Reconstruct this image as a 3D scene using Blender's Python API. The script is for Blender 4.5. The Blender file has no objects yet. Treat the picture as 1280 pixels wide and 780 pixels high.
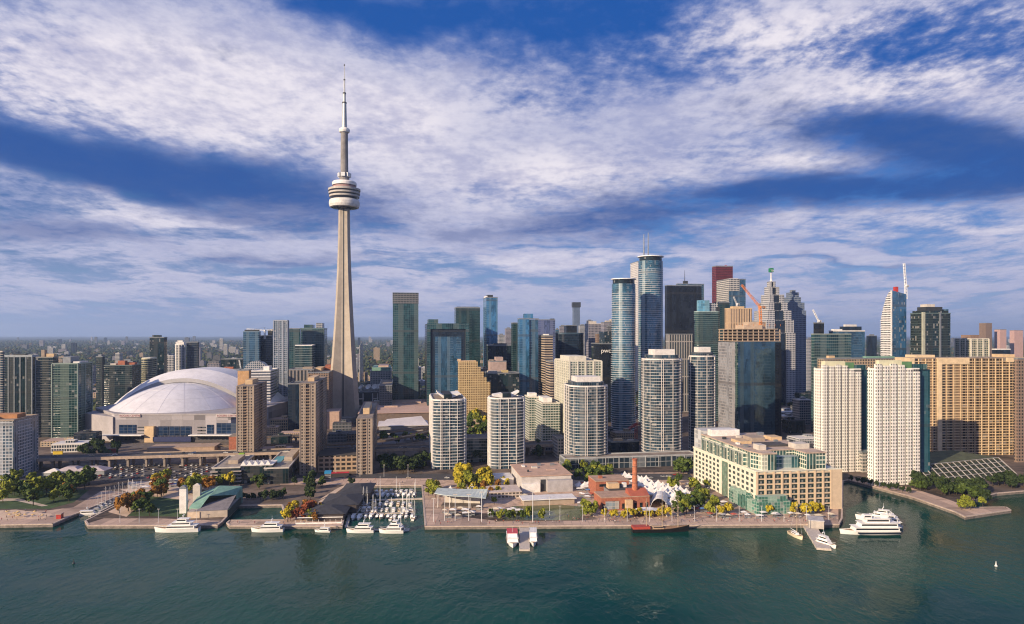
import bpy, bmesh, math, random
from mathutils import Vector, Matrix
R = math.radians
random.seed(7)
sc = bpy.context.scene
COL = sc.collection
# ---------------------------------------------------------------- camera
F, HY, H = 830.0, 418.0, 133.0          # focal length and horizon row in photo pixels, eye height above the quay
cd = bpy.data.cameras.new('camera'); cam = bpy.data.objects.new('camera', cd); COL.objects.link(cam)
cd.sensor_fit = 'HORIZONTAL'; cd.sensor_width = 36.0; cd.lens = F/1280*36.0
cd.shift_y = (HY-390)/1280.0
cd.clip_start = 1.0; cd.clip_end = 120000.0
cam.location = (0, 0, H); cam.rotation_euler = (R(90), 0, 0)
sc.camera = cam
# ---------------------------------------------------------------- sun, sky, exposure
SUN_EL = 20.0
sx, sy = -0.72, -0.69
_l = math.hypot(sx, sy); sx /= _l; sy /= _l
sd = bpy.data.lights.new('sun', 'SUN'); sun = bpy.data.objects.new('sun', sd); COL.objects.link(sun)
sd.energy = 5.0; sd.angle = R(0.5); sd.color = (1.0, 0.78, 0.54)
_dir = Vector((sx*math.cos(R(SUN_EL)), sy*math.cos(R(SUN_EL)), math.sin(R(SUN_EL))))
sun.rotation_euler = _dir.to_track_quat('Z', 'Y').to_euler()
sc.view_settings.view_transform = 'Standard'; sc.view_settings.look = 'None'
sc.view_settings.gamma = 1.0; sc.view_settings.use_curve_mapping = False
sc.view_settings.exposure = 0.56
HAZE = 0.000042                          # density of the air, per metre
try:
    sc.cycles.use_denoising = True
    sc.cycles.denoising_prefilter = 'ACCURATE'
    sc.cycles.filter_width = 1.15
    sc.cycles.max_bounces = 6; sc.cycles.volume_bounces = 1; sc.cycles.transparent_max_bounces = 6
    sc.cycles.sample_clamp_indirect = 6.0
except Exception:
    pass

class NT:
    """Small node-tree writer."""
    def __init__(s, tree): s.t = tree; s.n = tree.nodes; s.l = tree.links
    def new(s, typ, **kw):
        n = s.n.new(typ)
        for k, v in kw.items(): setattr(n, k, v)
        return n
    def put(s, sock, v):
        if v is None: return
        if hasattr(v, 'is_output'): s.l.new(v, sock)
        else:
            if isinstance(v, (tuple, list)) and len(v) == 3 and sock.type == 'RGBA': v = (*v, 1)
            sock.default_value = v
    def m(s, op, a, b=None, c=None, clamp=False):
        n = s.new('ShaderNodeMath', operation=op, use_clamp=clamp)
        for i, v in enumerate((a, b, c)): s.put(n.inputs[i], v)
        return n.outputs[0]
    def mix(s, f, a, b):
        n = s.new('ShaderNodeMix', data_type='RGBA')
        s.put(n.inputs[0], f); s.put(n.inputs[6], a); s.put(n.inputs[7], b)
        return n.outputs[2]
    def mixf(s, f, a, b):
        n = s.new('ShaderNodeMix', data_type='FLOAT')
        s.put(n.inputs[0], f); s.put(n.inputs[2], a); s.put(n.inputs[3], b)
        return n.outputs[0]
    def noise(s, vec, scale, detail=3.0, rough=0.5, dist=0.0, dim='3D'):
        n = s.new('ShaderNodeTexNoise', noise_dimensions=dim)
        s.put(n.inputs['Vector'], vec); n.inputs['Scale'].default_value = scale
        n.inputs['Detail'].default_value = detail; n.inputs['Roughness'].default_value = rough
        n.inputs['Distortion'].default_value = dist
        return n.outputs['Fac']
    def ss(s, v, a, b):
        n = s.new('ShaderNodeMapRange', interpolation_type='SMOOTHSTEP')
        s.put(n.inputs[0], v); n.inputs[1].default_value = a; n.inputs[2].default_value = b
        return n.outputs[0]
    def comb(s, x, y, z=0.0):
        n = s.new('ShaderNodeCombineXYZ')
        for i, v in enumerate((x, y, z)): s.put(n.inputs[i], v)
        return n.outputs[0]

CL_LOW, CL_MID, CL_HI, SK_LOW, SK_TINT = (2.6, 3.6, 7.4), (7.6, 7.4, 9.6), (12.4, 11.6, 12.4), (5.0, 6.4, 10.2), (0.30, 0.62, 1.10, 1)   # cloud and low-sky radiance before the strength
W = bpy.data.worlds.new('World'); sc.world = W; W.use_nodes = True
w = NT(W.node_tree)
for n in list(w.n): w.n.remove(n)
sky = w.new('ShaderNodeTexSky', sky_type='NISHITA'); sky.sun_disc = False
sky.sun_elevation = R(SUN_EL); sky.sun_rotation = math.atan2(sx, sy); sky.altitude = 100; sky.air_density = 1.0; sky.dust_density = 0.6; sky.ozone_density = 2.5
hs = w.new('ShaderNodeHueSaturation'); hs.inputs['Saturation'].default_value = 1.15; hs.inputs['Value'].default_value = 1.0; hs.inputs['Hue'].default_value = 0.5
w.l.new(sky.outputs[0], hs.inputs['Color'])
tc = w.new('ShaderNodeTexCoord'); sp = w.new('ShaderNodeSeparateXYZ'); w.l.new(tc.outputs['Generated'], sp.inputs[0])
dx, dy, dz = sp.outputs
ay = w.m('MAXIMUM', w.m('ABSOLUTE', dy), 0.08)
U = w.m('DIVIDE', dx, ay); V = w.m('DIVIDE', w.m('MAXIMUM', dz, 0.0), ay)
# the cloud layer: a sheet far above, seen in perspective, so puffs overhead and streaks towards the horizon
iv = w.m('DIVIDE', 1.0, w.m('ADD', V, 0.16))
q = w.comb(w.m('MULTIPLY', U, iv), iv)
warp = w.noise(q, 1.1, 3.0); warp2 = w.noise(w.comb(w.m('MULTIPLY', U, iv), iv, 7.3), 1.1, 3.0)
Uw = w.m('ADD', U, w.m('MULTIPLY', w.m('SUBTRACT', warp, 0.5), 0.34))
Vw = w.m('ADD', V, w.m('MULTIPLY', w.m('SUBTRACT', warp2, 0.5), 0.10))
def blobs(lst):
    tot = None
    for (x, y, rx, ry, amp, tilt) in lst:
        c, s_ = math.cos(R(tilt)), math.sin(R(tilt))
        du = w.m('SUBTRACT', Uw, (x-640)/F); dv = w.m('SUBTRACT', Vw, (HY-y)/F)
        a = w.m('MULTIPLY', w.m('ADD', w.m('MULTIPLY', du, c), w.m('MULTIPLY', dv, s_)), F/rx)
        b = w.m('MULTIPLY', w.m('SUBTRACT', w.m('MULTIPLY', dv, c), w.m('MULTIPLY', du, s_)), F/ry)
        e = w.m('EXPONENT', w.m('MULTIPLY', w.m('ADD', w.m('MULTIPLY', a, a), w.m('MULTIPLY', b, b)), -1.0))
        e = w.m('MULTIPLY', e, amp)
        tot = e if tot is None else w.m('ADD', tot, e)
    return tot
# (column, row, half-width, half-height, amount, tilt) of the large masses and gaps
cover = blobs([
    (110, 70, 300, 80, .42, -6), (330, 110, 240, 80, .36, -14), (560, 170, 260, 90, .30, -10), (480, 290, 220, 30, .12, 0),
    (20, 186, 230, 34, -.45, -9), (280, 226, 210, 36, -.40, -10), (60, 284, 150, 16, -.30, -3), (320, 322, 110, 12, -.25, 0),
    (230, 264, 170, 18, .26, -5), (60, 225, 120, 14, .30, -8), (300, 300, 220, 12, .20, 0),
    (450, 20, 120, 30, -.66, -14), (620, 14, 130, 36, -.60, 0), (770, 12, 100, 36, -.46, 18), (650, 100, 70, 36, -.20, 0), (380, 6, 60, 12, -.4, 0),
    (760, 170, 240, 60, .16, 8), (700, 215, 220, 40, .26, 0), (930, 130, 260, 45, .22, 8), (1150, 125, 240, 40, .36, 2),
    (980, 20, 140, 40, .20, 0), (1080, 52, 70, 26, -.35, 0), (1230, 20, 120, 40, .14, 0),
    (1190, 184, 220, 36, -.45, -8), (1150, 236, 280, 26, -.40, 2), (1010, 203, 110, 14, .30, -6), (960, 236, 170, 14, -.35, 4),
    (730, 278, 200, 24, -.40, 2), (930, 300, 130, 8, -.34, 0), (760, 315, 260, 18, .20, 0), (1120, 285, 200, 12, .26, 0),
    (540, 262, 120, 16, .2, 0), (1080, 326, 120, 6, -.35, 0)])
dark = blobs([(10, 186, 240, 30, .95, -9), (270, 224, 190, 32, .80, -10), (70, 286, 170, 16, .8, -3), (320, 322, 120, 12, .6, 0), (420, 250, 90, 26, .35, 0),
    (1190, 180, 220, 32, 1.0, -8), (1130, 236, 280, 22, .9, 2), (960, 232, 150, 14, .5, 4), (730, 278, 210, 18, .9, 2), (930, 300, 130, 8, .3, 0), (1080, 326, 120, 6, .4, 0), (480, 318, 160, 8, .3, 0)])
n1 = w.noise(q, 2.1, 8.0, 0.60, 0.25)
n2 = w.noise(q, 7.5, 8.0, 0.68, 0.2)
puff = w.noise(q, 19.0, 5.0, 0.60)
pm = blobs([(1060, 50, 380, 90, 1.0, 0), (90, 75, 200, 70, .7, 0), (650, 190, 260, 60, .35, 0)])
pf = w.m('MULTIPLY', w.m('SUBTRACT', puff, 0.5), w.m('ADD', 0.30, w.m('MULTIPLY', pm, 1.35)))
dens = w.m('ADD', w.m('ADD', w.m('ADD', cover, 0.69), w.m('MULTIPLY', w.m('SUBTRACT', n1, 0.5), 1.9)),
           w.m('ADD', w.m('MULTIPLY', w.m('SUBTRACT', n2, 0.5), 0.95), pf))
streak = w.noise(w.comb(w.m('MULTIPLY', Uw, 1.5), w.m('MULTIPLY', Vw, 17.0), 3.1), 1.6, 7.0, 0.62, 0.3)
lowf = w.m('SUBTRACT', 1.0, w.ss(V, 0.10, 0.30))
dens = w.m('ADD', dens, w.m('MULTIPLY', w.m('MULTIPLY', w.m('SUBTRACT', streak, 0.44), lowf), 2.6))
alpha = w.ss(dens, 0.05, 1.05)
lit = blobs([(90, 90, 260, 70, .9, -6), (300, 130, 200, 60, .7, -14), (480, 150, 130, 60, .5, 0), (700, 225, 160, 34, .8, 0), (640, 120, 40, 40, .3, 0), (1140, 120, 250, 36, .7, 4), (960, 40, 200, 50, .7, 0), (1200, 40, 160, 50, .8, 0),
    (200, 262, 180, 16, .7, -5), (60, 225, 120, 14, .6, -8), (960, 270, 160, 14, .6, 0), (1180, 285, 140, 12, .6, 0), (330, 345, 300, 30, .35, 0), (800, 325, 220, 14, .5, 0), (600, 330, 200, 16, .4, 0), (1010, 203, 110, 12, .8, -6)])
core = w.m('MULTIPLY', w.ss(dens, 0.30, 1.20), w.m('MINIMUM', w.m('ADD', 0.45, w.m('MULTIPLY', lit, 0.75)), 1.0))
shade = w.ss(w.m('ADD', w.m('MULTIPLY', w.noise(q, 3.3, 6.0, .6), .6), w.m('MULTIPLY', puff, .4)), 0.36, 0.62)
cl = w.mix(core, CL_LOW, w.mix(shade, CL_MID, CL_HI))
tn = w.new('ShaderNodeMix', data_type='RGBA', blend_type='MULTIPLY'); tn.inputs[0].default_value = 1.0
w.l.new(hs.outputs[0], tn.inputs[6]); tn.inputs[7].default_value = SK_TINT
skyc = w.mix(w.ss(V, -0.02, 0.17), SK_LOW, tn.outputs[2])
low = w.ss(V, -0.01, 0.05)
skyc = w.mix(w.m('MULTIPLY', w.ss(V, 0.14, 0.44), 0.80), skyc, (0.08, 1.30, 5.6))
dkf = w.ss(w.m('ADD', dark, w.m('ADD', w.m('MULTIPLY', w.m('SUBTRACT', n2, 0.5), 1.5), w.m('MULTIPLY', w.m('SUBTRACT', n1, 0.5), 1.2))), 0.10, 0.95)
cl = w.mix(w.m('MULTIPLY', dkf, 0.92), cl, (0.28, 1.20, 4.3)); skyc = w.mix(w.m('MULTIPLY', dkf, 0.9), skyc, (0.10, 1.05, 4.5))
cl = w.mix(w.m('MULTIPLY', w.m('SUBTRACT', 1.0, w.ss(V, 0.10, 0.26)), w.m('MULTIPLY', w.ss(dens, 0.30, 1.0), 0.42)), cl, (9.0, 8.7, 10.9))
col = w.mix(w.m('MULTIPLY', alpha, w.mixf(low, 0.45, 0.97)), skyc, cl)
W.cycles.sampling_method = 'MANUAL'; W.cycles.sample_map_resolution = 512
bg = w.new('ShaderNodeBackground'); bg.inputs['Strength'].default_value = 0.050
w.l.new(col, bg.inputs['Color'])
out = w.new('ShaderNodeOutputWorld'); w.l.new(bg.outputs[0], out.inputs['Surface'])

# ---------------------------------------------------------------- materials
MATS = {}
def mat(name, color, rough=0.7, metal=0.0, var=0.15, scale=0.25, spec=0.5, tint=None):
    """Plain surface with mottling and dirt; object coordinates in metres."""
    if name in MATS: return MATS[name]
    M = bpy.data.materials.new(name); M.use_nodes = True; t = NT(M.node_tree)
    b = t.n['Principled BSDF']
    g = t.new('ShaderNodeTexCoord')
    n1 = t.noise(g.outputs['Object'], scale, 4.0, 0.6)
    n2 = t.noise(g.outputs['Object'], scale*6.3, 3.0, 0.6)
    f = t.m('ADD', t.m('MULTIPLY', n1, 0.65), t.m('MULTIPLY', n2, 0.35))
    f = t.ss(f, 0.30, 0.70)
    d = tuple(c*(1-var*1.4) for c in color); e = tint or tuple(min(1, c*(1+var*0.9)) for c in color)
    t.put(b.inputs['Base Color'], t.mix(f, d, e))
    b.inputs['Roughness'].default_value = rough; b.inputs['Metallic'].default_value = metal
    b.inputs['Specular IOR Level'].default_value = spec
    MATS[name] = M; return M
def facade(name, wall, glass, fh=3.2, bw=3.0, fu=0.12, fv=0.25, rough=0.10, var=0.6, spec=0.45, wrough=0.6, glass2=None, metal=0.0, big=0.0):
    """Wall with glazing set in it: UVs are metres along the wall and metres up it."""
    if name in MATS: return MATS[name]
    M = bpy.data.materials.new(name); M.use_nodes = True; t = NT(M.node_tree)
    b = t.n['Principled BSDF']
    uv = t.new('ShaderNodeUVMap'); s = t.new('ShaderNodeSeparateXYZ'); t.l.new(uv.outputs[0], s.inputs[0])
    a = t.m('DIVIDE', s.outputs[0], bw); c = t.m('DIVIDE', s.outputs[1], fh)
    mu = t.m('GREATER_THAN', t.m('FRACT', a), fu); mv = t.m('GREATER_THAN', t.m('FRACT', c), fv)
    mask = t.m('MULTIPLY', mu, mv)
    wn = t.new('ShaderNodeTexWhiteNoise', noise_dimensions='2D')
    t.l.new(t.comb(t.m('FLOOR', a), t.m('FLOOR', c)), wn.inputs['Vector'])
    rnd = wn.outputs['Value']
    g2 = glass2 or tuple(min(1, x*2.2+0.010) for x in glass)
    if fu <= .22 and bw < 20:                        # runs of columns glazed differently
        cw_ = t.new('ShaderNodeTexWhiteNoise', noise_dimensions='1D'); t.l.new(t.m('FLOOR', t.m('DIVIDE', a, 3.0)), cw_.inputs['W'])
        csel = t.m('GREATER_THAN', cw_.outputs['Value'], .68); csel2 = t.m('LESS_THAN', cw_.outputs['Value'], .16)
        mask = t.m('MAXIMUM', mask, t.m('MULTIPLY', csel, mu)); mask = t.m('MULTIPLY', mask, t.m('SUBTRACT', 1.0, t.m('MULTIPLY', csel2, .55)))
    if fh < 5 and fu < .25:                                       # plant floors
        mech = t.m('LESS_THAN', t.m('FRACT', t.m('ADD', t.m('DIVIDE', t.m('FLOOR', c), 19.0), .12)), .045)
    else: mech = None
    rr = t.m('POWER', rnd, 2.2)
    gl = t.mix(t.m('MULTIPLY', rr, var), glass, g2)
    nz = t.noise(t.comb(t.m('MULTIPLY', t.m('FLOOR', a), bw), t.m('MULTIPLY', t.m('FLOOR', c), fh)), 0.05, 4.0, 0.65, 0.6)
    # patches painted into the glass colour imitate broken reflections
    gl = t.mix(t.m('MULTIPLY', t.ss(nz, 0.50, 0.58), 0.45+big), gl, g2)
    if fh < 3.3 and bw < 6:                          # drawn blinds and curtains in some flats
        gl = t.mix(t.m('MULTIPLY', t.m('GREATER_THAN', rnd, .91), .65), gl, (.28, .27, .26))
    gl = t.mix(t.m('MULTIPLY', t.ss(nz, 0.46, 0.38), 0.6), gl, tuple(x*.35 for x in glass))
    n2 = t.noise(uv.outputs[0], 0.35, 4.0, 0.65)
    wl = t.mix(t.ss(n2, 0.3, 0.7), tuple(x*0.80 for x in wall), wall)
    cc = t.mix(mask, wl, gl)
    if mech is not None: cc = t.mix(t.m('MULTIPLY', mech, .75), cc, tuple(x*.4+.02 for x in wall))
    t.put(b.inputs['Base Color'], cc)
    t.put(b.inputs['Roughness'], t.mixf(mask, wrough, rough))
    t.put(b.inputs['Specular IOR Level'], t.mixf(mask, 0.3, min(spec, .5)))
    b.inputs['IOR'].default_value = 1.7 if spec >= .8 else 1.5
    if metal: t.put(b.inputs['Metallic'], t.m('MULTIPLY', mask, metal))
    bp = t.new('ShaderNodeBump'); bp.inputs['Strength'].default_value = 0.5; bp.inputs['Distance'].default_value = 0.25
    t.put(bp.inputs['Height'], t.m('ADD', t.m('MULTIPLY', mask, -0.5), t.m('MULTIPLY', t.noise(uv.outputs[0], 0.22, 2.0), 0.9)))
    t.l.new(bp.outputs[0], b.inputs['Normal'])
    MATS[name] = M; return M
def leafmat(name, c1, c2):
    if name in MATS: return MATS[name]
    M = bpy.data.materials.new(name); M.use_nodes = True; t = NT(M.node_tree); b = t.n['Principled BSDF']
    g = t.new('ShaderNodeTexCoord'); oi = t.new('ShaderNodeObjectInfo')
    n = t.noise(g.outputs['Object'], 0.55, 3.0, 0.7)
    f = t.m('ADD', t.m('MULTIPLY', t.ss(n, 0.32, 0.68), 0.7), t.m('MULTIPLY', oi.outputs['Random'], 0.3))
    t.put(b.inputs['Base Color'], t.mix(f, c1, c2)); b.inputs['Roughness'].default_value = 0.75
    b.inputs['Specular IOR Level'].default_value = 0.15
    MATS[name] = M; return M

# ---------------------------------------------------------------- mesh building
class MB:
    def __init__(s): s.v = []; s.f = []; s.uv = []; s.mi = []
    def face(s, pts, uv=None, mi=0):
        i = len(s.v); s.v += [tuple(p) for p in pts]; s.f.append(tuple(range(i, i+len(pts))))
        s.uv.append(uv or [(p[0]+p[1]*0.37, p[2]) for p in pts]); s.mi.append(mi)
    def prism(s, poly, z0, z1, cap=True, bottom=False, mi=0, poly1=None, u0=0.0):
        """poly counter-clockwise; poly1 the (same-length) outline at the top when it tapers."""
        p1 = poly1 or poly; n = len(poly); u = u0
        for i in range(n):
            a, b = poly[i], poly[(i+1) % n]; c, d = p1[(i+1) % n], p1[i]
            L = math.hypot(b[0]-a[0], b[1]-a[1])
            s.face([(*a, z0), (*b, z0), (*c, z1), (*d, z1)], [(u, z0), (u+L, z0), (u+L, z1), (u, z1)], mi); u += L
        if cap: s.face([(*p, z1) for p in p1], [(p[0]*0.01, 0.01) for p in p1], mi)
        if bottom: s.face([(*p, z0) for p in reversed(poly)], None, mi)
        return s
    def box(s, x0, x1, y0, y1, z0, z1, mi=0, bottom=True):
        return s.prism([(x0, y0), (x1, y0), (x1, y1), (x0, y1)], z0, z1, True, bottom, mi)
    def obox(s, c, ux, wx, wy, z0, z1, mi=0):
        """box turned by angle ux about its centre c"""
        ca, sa = math.cos(ux), math.sin(ux)
        P = [(c[0]+ca*a-sa*b, c[1]+sa*a+ca*b) for a, b in ((-wx/2, -wy/2), (wx/2, -wy/2), (wx/2, wy/2), (-wx/2, wy/2))]
        return s.prism(P, z0, z1, True, True, mi)
    def beam(s, p, q, r, r2=None, n=6, mi=0):
        p, q = Vector(p), Vector(q); r2 = r if r2 is None else r2
        d = (q-p); 
        if d.length < 1e-6: return s
        d.normalize(); a = d.orthogonal().normalized(); b = d.cross(a)
        A = [p+(a*math.cos(2*math.pi*k/n)+b*math.sin(2*math.pi*k/n))*r for k in range(n)]
        B = [q+(a*math.cos(2*math.pi*k/n)+b*math.sin(2*math.pi*k/n))*r2 for k in range(n)]
        for k in range(n): s.face([A[k], A[(k+1) % n], B[(k+1) % n], B[k]], None, mi)
        s.face(list(reversed(A)), None, mi); s.face(B, None, mi)
        return s
    def lathe(s, prof, n=24, c=(0, 0), mi=0):
        """prof: list of (radius, z) from bottom to top"""
        for (r0, z0), (r1, z1) in zip(prof, prof[1:]):
            for k in range(n):
                a0, a1 = 2*math.pi*k/n, 2*math.pi*(k+1)/n
                P = [(c[0]+r*math.cos(a), c[1]+r*math.sin(a), z) for r, a, z in ((r0, a0, z0), (r0, a1, z0), (r1, a1, z1), (r1, a0, z1))]
                if r0 < 1e-6: P = P[1:]
                elif r1 < 1e-6: P = P[:3]
                rm = max(r0, r1)
                U = [(rm*a, z) for a, z in ((a0, z0), (a1, z0), (a1, z1), (a0, z1))]
                if r0 < 1e-6: U = U[1:]
                elif r1 < 1e-6: U = U[:3]
                s.face(P, U, mi)
        return s
    def mesh(s, name, mats, smooth=False):
        me = bpy.data.meshes.new(name); me.from_pydata(s.v, [], s.f)
        uvl = me.uv_layers.new(name='UVMap')
        flat = [c for fu in s.uv for p in fu for c in p]
        uvl.data.foreach_set('uv', flat)
        me.polygons.foreach_set('material_index', s.mi)
        if smooth: me.polygons.foreach_set('use_smooth', [True]*len(s.f))
        for m in (mats if isinstance(mats, (list, tuple)) else [mats]): me.materials.append(m)
        me.update(); return me
    def weld(s, name, mats, smooth=True):
        me = s.mesh(name, mats, smooth); bm = bmesh.new(); bm.from_mesh(me)
        bmesh.ops.remove_doubles(bm, verts=bm.verts, dist=0.001); bm.to_mesh(me); bm.free(); return me
    def obj(s, name, mats, parent=None, smooth=False, weld=False):
        me = s.weld(name, mats, smooth) if weld else s.mesh(name, mats, smooth)
        o = bpy.data.objects.new(name, me); COL.objects.link(o)
        if parent is not None: o.parent = parent
        return o
LABELS = {}
def tag(o, label, cat, group=None, kind=None):
    o['label'] = label; o['category'] = cat
    if group: o['group'] = group
    if kind: o['kind'] = kind
    return o
def thing(name, label, cat, loc=(0, 0, 0), rz=0.0, group=None):
    o = bpy.data.objects.new(name, None); COL.objects.link(o); o.location = loc; o.rotation_euler = (0, 0, rz)
    o.empty_display_size = 1.0
    return tag(o, label, cat, group)
def struct(o): o['kind'] = 'structure'; return o
def dup(o, loc, rz=0.0, label=None, group=None, scale=None, parent=None):
    c = o.copy(); COL.objects.link(c)
    if parent is None:
        c.location = loc; c.rotation_euler = (0, 0, rz)
        if scale is not None: c.scale = scale if isinstance(scale, tuple) else (scale,)*3
        if label: c['label'] = label
        if group: c['group'] = group
    else: c.parent = parent
    for ch in list(o.children): dup(ch, None, parent=c)
    return c
def px(x, Y): return (x-640)/F*Y                    # metres to the right at distance Y
def gy(y): return F*H/(y-HY)                        # distance of a ground point seen on row y
def G(x, y): Y = gy(y); return (px(x, Y), Y)        # ground point under a photo pixel
def zt(y, Y): return H+(HY-y)/F*Y                   # height of something seen on row y at distance Y
GRID = R(9.6); VPX = 500.0                          # the street grid's turn
def fit(x0, xs, x1, Y, rot=GRID, dflt=28.0):
    """Footprint from silhouette edges and the near corner: returns centre, rotation, width, depth, sides."""
    ux, uy = math.cos(rot), math.sin(rot); vx, vy = -uy, ux
    Cx, Cy = px(xs, Y), Y
    def solve(xt, dx_, dy_):
        k = (xt-640)/F; return (k*Cy-Cx)/(dx_-k*dy_)
    vp = 640-F*math.tan(rot)
    if xs > vp or xs-x0 < 0.5:                                     # west side shows on the left, front on the right
        wd = solve(x1, ux, uy); dp = solve(x0, vx, vy) if x0 < xs-0.3 else dflt
        o = (Cx, Cy)
    else:
        wd = -solve(x0, ux, uy); dp = solve(x1, vx, vy) if x1 > xs+0.3 else dflt
        o = (Cx-ux*wd, Cy-uy*wd)
    wd = max(abs(wd), 2.0); dp = max(min(abs(dp), 140.0), 4.0)
    c = (o[0]+ux*wd/2+vx*dp/2, o[1]+uy*wd/2+vy*dp/2)
    return c, rot, wd, dp
SIL = []                                            # silhouettes of the main towers, to skip far things nobody could see
def rect(w_, d, ins=0.0): a, b = w_/2-ins, d/2-ins; return [(-a, -b), (a, -b), (a, b), (-a, b)]
def rrect(w_, d, r, n=6, grow=0.0):
    a, b = w_/2+grow, d/2+grow; r = min(r+grow, a-0.01, b-0.01); P = []
    for cx, cy, s in ((a-r, -b+r, -90), (a-r, b-r, 0), (-a+r, b-r, 90), (-a+r, -b+r, 180)):
        for k in range(n+1):
            t = R(s+90*k/n); P.append((cx+r*math.cos(t), cy+r*math.sin(t)))
    return P
def ellipse(a, b, n=32, grow=0.0):
    return [((a+grow)*math.cos(2*math.pi*k/n), (b+grow)*math.sin(2*math.pi*k/n)) for k in range(n)]
# ---------------------------------------------------------------- palette
concrete = mat('concrete', (0.40, 0.37, 0.33), 0.8)
pale_conc = mat('pale_concrete', (0.52, 0.48, 0.43), 0.8)
brown_conc = mat('brown_concrete', (0.32, 0.26, 0.205), 0.85)
white_p = mat('white_paint', (0.74, 0.72, 0.69), 0.5)
cream_p = mat('cream_render', (0.58, 0.56, 0.48), 0.7)
tan_p = mat('tan_stone', (0.55, 0.40, 0.24), 0.75)
dark_m = mat('dark_metal', (0.035, 0.04, 0.045), 0.5)
grey_m = mat('grey_metal', (0.25, 0.27, 0.29), 0.45, 0.4)
roof_g = mat('roof_gravel', (0.24, 0.20, 0.17), 0.95, 0, 0.3, 0.12)
roof_d = mat('dark_roof', (0.055, 0.053, 0.055), 0.9, 0, 0.3, 0.12)
roof_p = mat('pink_roof', (0.46, 0.33, 0.27), 0.9, 0, 0.2, 0.06)
roof_w = mat('white_roof', (0.62, 0.60, 0.58), 0.7, 0, 0.12, 0.08)
brick = mat('red_brick', (0.34, 0.12, 0.07), 0.85, 0, 0.25, 0.5)
copper = mat('green_copper', (0.16, 0.30, 0.24), 0.7, 0, 0.2, 0.2)
steel_w = mat('white_steel', (0.72, 0.73, 0.74), 0.4)
red_m = mat('red_paint', (0.40, 0.04, 0.03), 0.5)
orange_m = mat('orange_paint', (0.62, 0.20, 0.04), 0.5)
dglass = facade('dark_pane', (0.02, 0.02, 0.02), (0.008, 0.016, 0.02), 3, 2, 0.04, 0.04, 0.06)
tealwin = facade('teal_pane', (0.12, 0.2, 0.2), (0.01, 0.05, 0.055), 3.2, 1.6, 0.10, 0.10, 0.06)

def tower(name, label, sil, ytop, Y, m, cat='building', shape='rect', r=6.0, slab=None, fins=None, rot=GRID, roofm=None,
          plant=(), parapet=1.2, dflt=28.0, base=0.0, group=None, pm=None, cornice=None, wmat=None, hide=True):
    """A building standing at its measured place: walls (glazing in the material), an optional frame of slabs and piers proud of the glass,
    a roof with parapet, and rooftop boxes.  plant: (cx, cy, w, d, h[, mat]) in fractions of the footprint, heights in metres."""
    x0, xs, x1 = sil
    c, a, wd, dp = fit(x0, xs, x1, Y, rot, dflt)
    h = zt(ytop, Y)
    if hide: SIL.append((min(x0, xs), max(x1, xs), ytop, Y))
    t = thing(name, label, cat, (c[0], c[1], base), a, group); h -= base
    if shape == 'rect': O = lambda g=0.0: rect(wd, dp, -g)
    elif shape == 'round': O = lambda g=0.0: rrect(wd, dp, min(r, wd/2-0.1, dp/2-0.1), 6, g)
    else: O = lambda g=0.0: ellipse(wd/2, dp/2, 40, g)
    MB().prism(O(), -1.0, h, cap=True).obj('wall', m, t)
    if slab or fins:
        b = MB()
        if slab:
            sm, fh, pr, sh = slab; sh *= .62; pr *= .8; z = fh
            while z < h-1.0:
                b.prism(O(pr), z-sh*0.35, z+sh*0.65, True, True); z += fh
        if fins:
            fm, spc, fp, fw = fins; sm = fm
            P = O(); n = len(P); acc = 0.0
            for i in range(n):
                p, q_ = P[i], P[(i+1) % n]; L = math.hypot(q_[0]-p[0], q_[1]-p[1])
                if L < 0.01: continue
                dxn, dyn = (q_[0]-p[0])/L, (q_[1]-p[1])/L; ang = math.atan2(dyn, dxn)
                k = max(1, round(L/spc)) if L > spc*0.8 else 0
                if k == 0:
                    acc += L
                    if acc < spc: continue
                    acc = 0.0; pos = [0.5*L]
                else: pos = [L*j/k for j in range(k+1)]
                for u in pos:
                    cx, cy = p[0]+dxn*u, p[1]+dyn*u
                    b.obox((cx+dyn*fp*0.4, cy-dxn*fp*0.4), ang, fw, fp*1.4, 0, h+0.3)
        b.obj('facade_frame', slab[0] if slab else fins[0], t)
    rb = MB(); rm = roofm or roof_g
    P1, P2 = O(0.25), O(-0.6); n = len(P1)
    for i in range(n):
        j = (i+1) % n
        rb.face([(*P1[i], h-0.3), (*P1[j], h-0.3), (*P1[j], h+parapet), (*P1[i], h+parapet)])
        rb.face([(*P1[i], h+parapet), (*P1[j], h+parapet), (*P2[j], h+parapet), (*P2[i], h+parapet)])
        rb.face([(*P2[j], h+0.1), (*P2[i], h+0.1), (*P2[i], h+parapet), (*P2[j], h+parapet)])
    rb.face([(*p, h+0.12) for p in P2], None, 1)
    rb.obj('roof', [wmat or (slab[0] if slab else (fins[0] if fins else grey_m)), rm], t)
    for k, pl in enumerate(plant):
        cx, cy, pw, pd, ph = pl[:5]; mm = pl[5] if len(pl) > 5 else (pm or m)
        nm = pl[6] if len(pl) > 6 else 'rooftop_plant'
        b = MB(); X, Yc = cx*wd, cy*dp; ww, dd = pw*wd, pd*dp
        b.prism([(X-ww/2, Yc-dd/2), (X+ww/2, Yc-dd/2), (X+ww/2, Yc+dd/2), (X-ww/2, Yc+dd/2)], h+0.13, h+ph)
        b.obj(nm, mm, t)
    t['_w'] = wd; t['_d'] = dp; t['_h'] = h
    return t
def dims(t): 
    v = (t['_w'], t['_d'], t['_h']); return v

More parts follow.
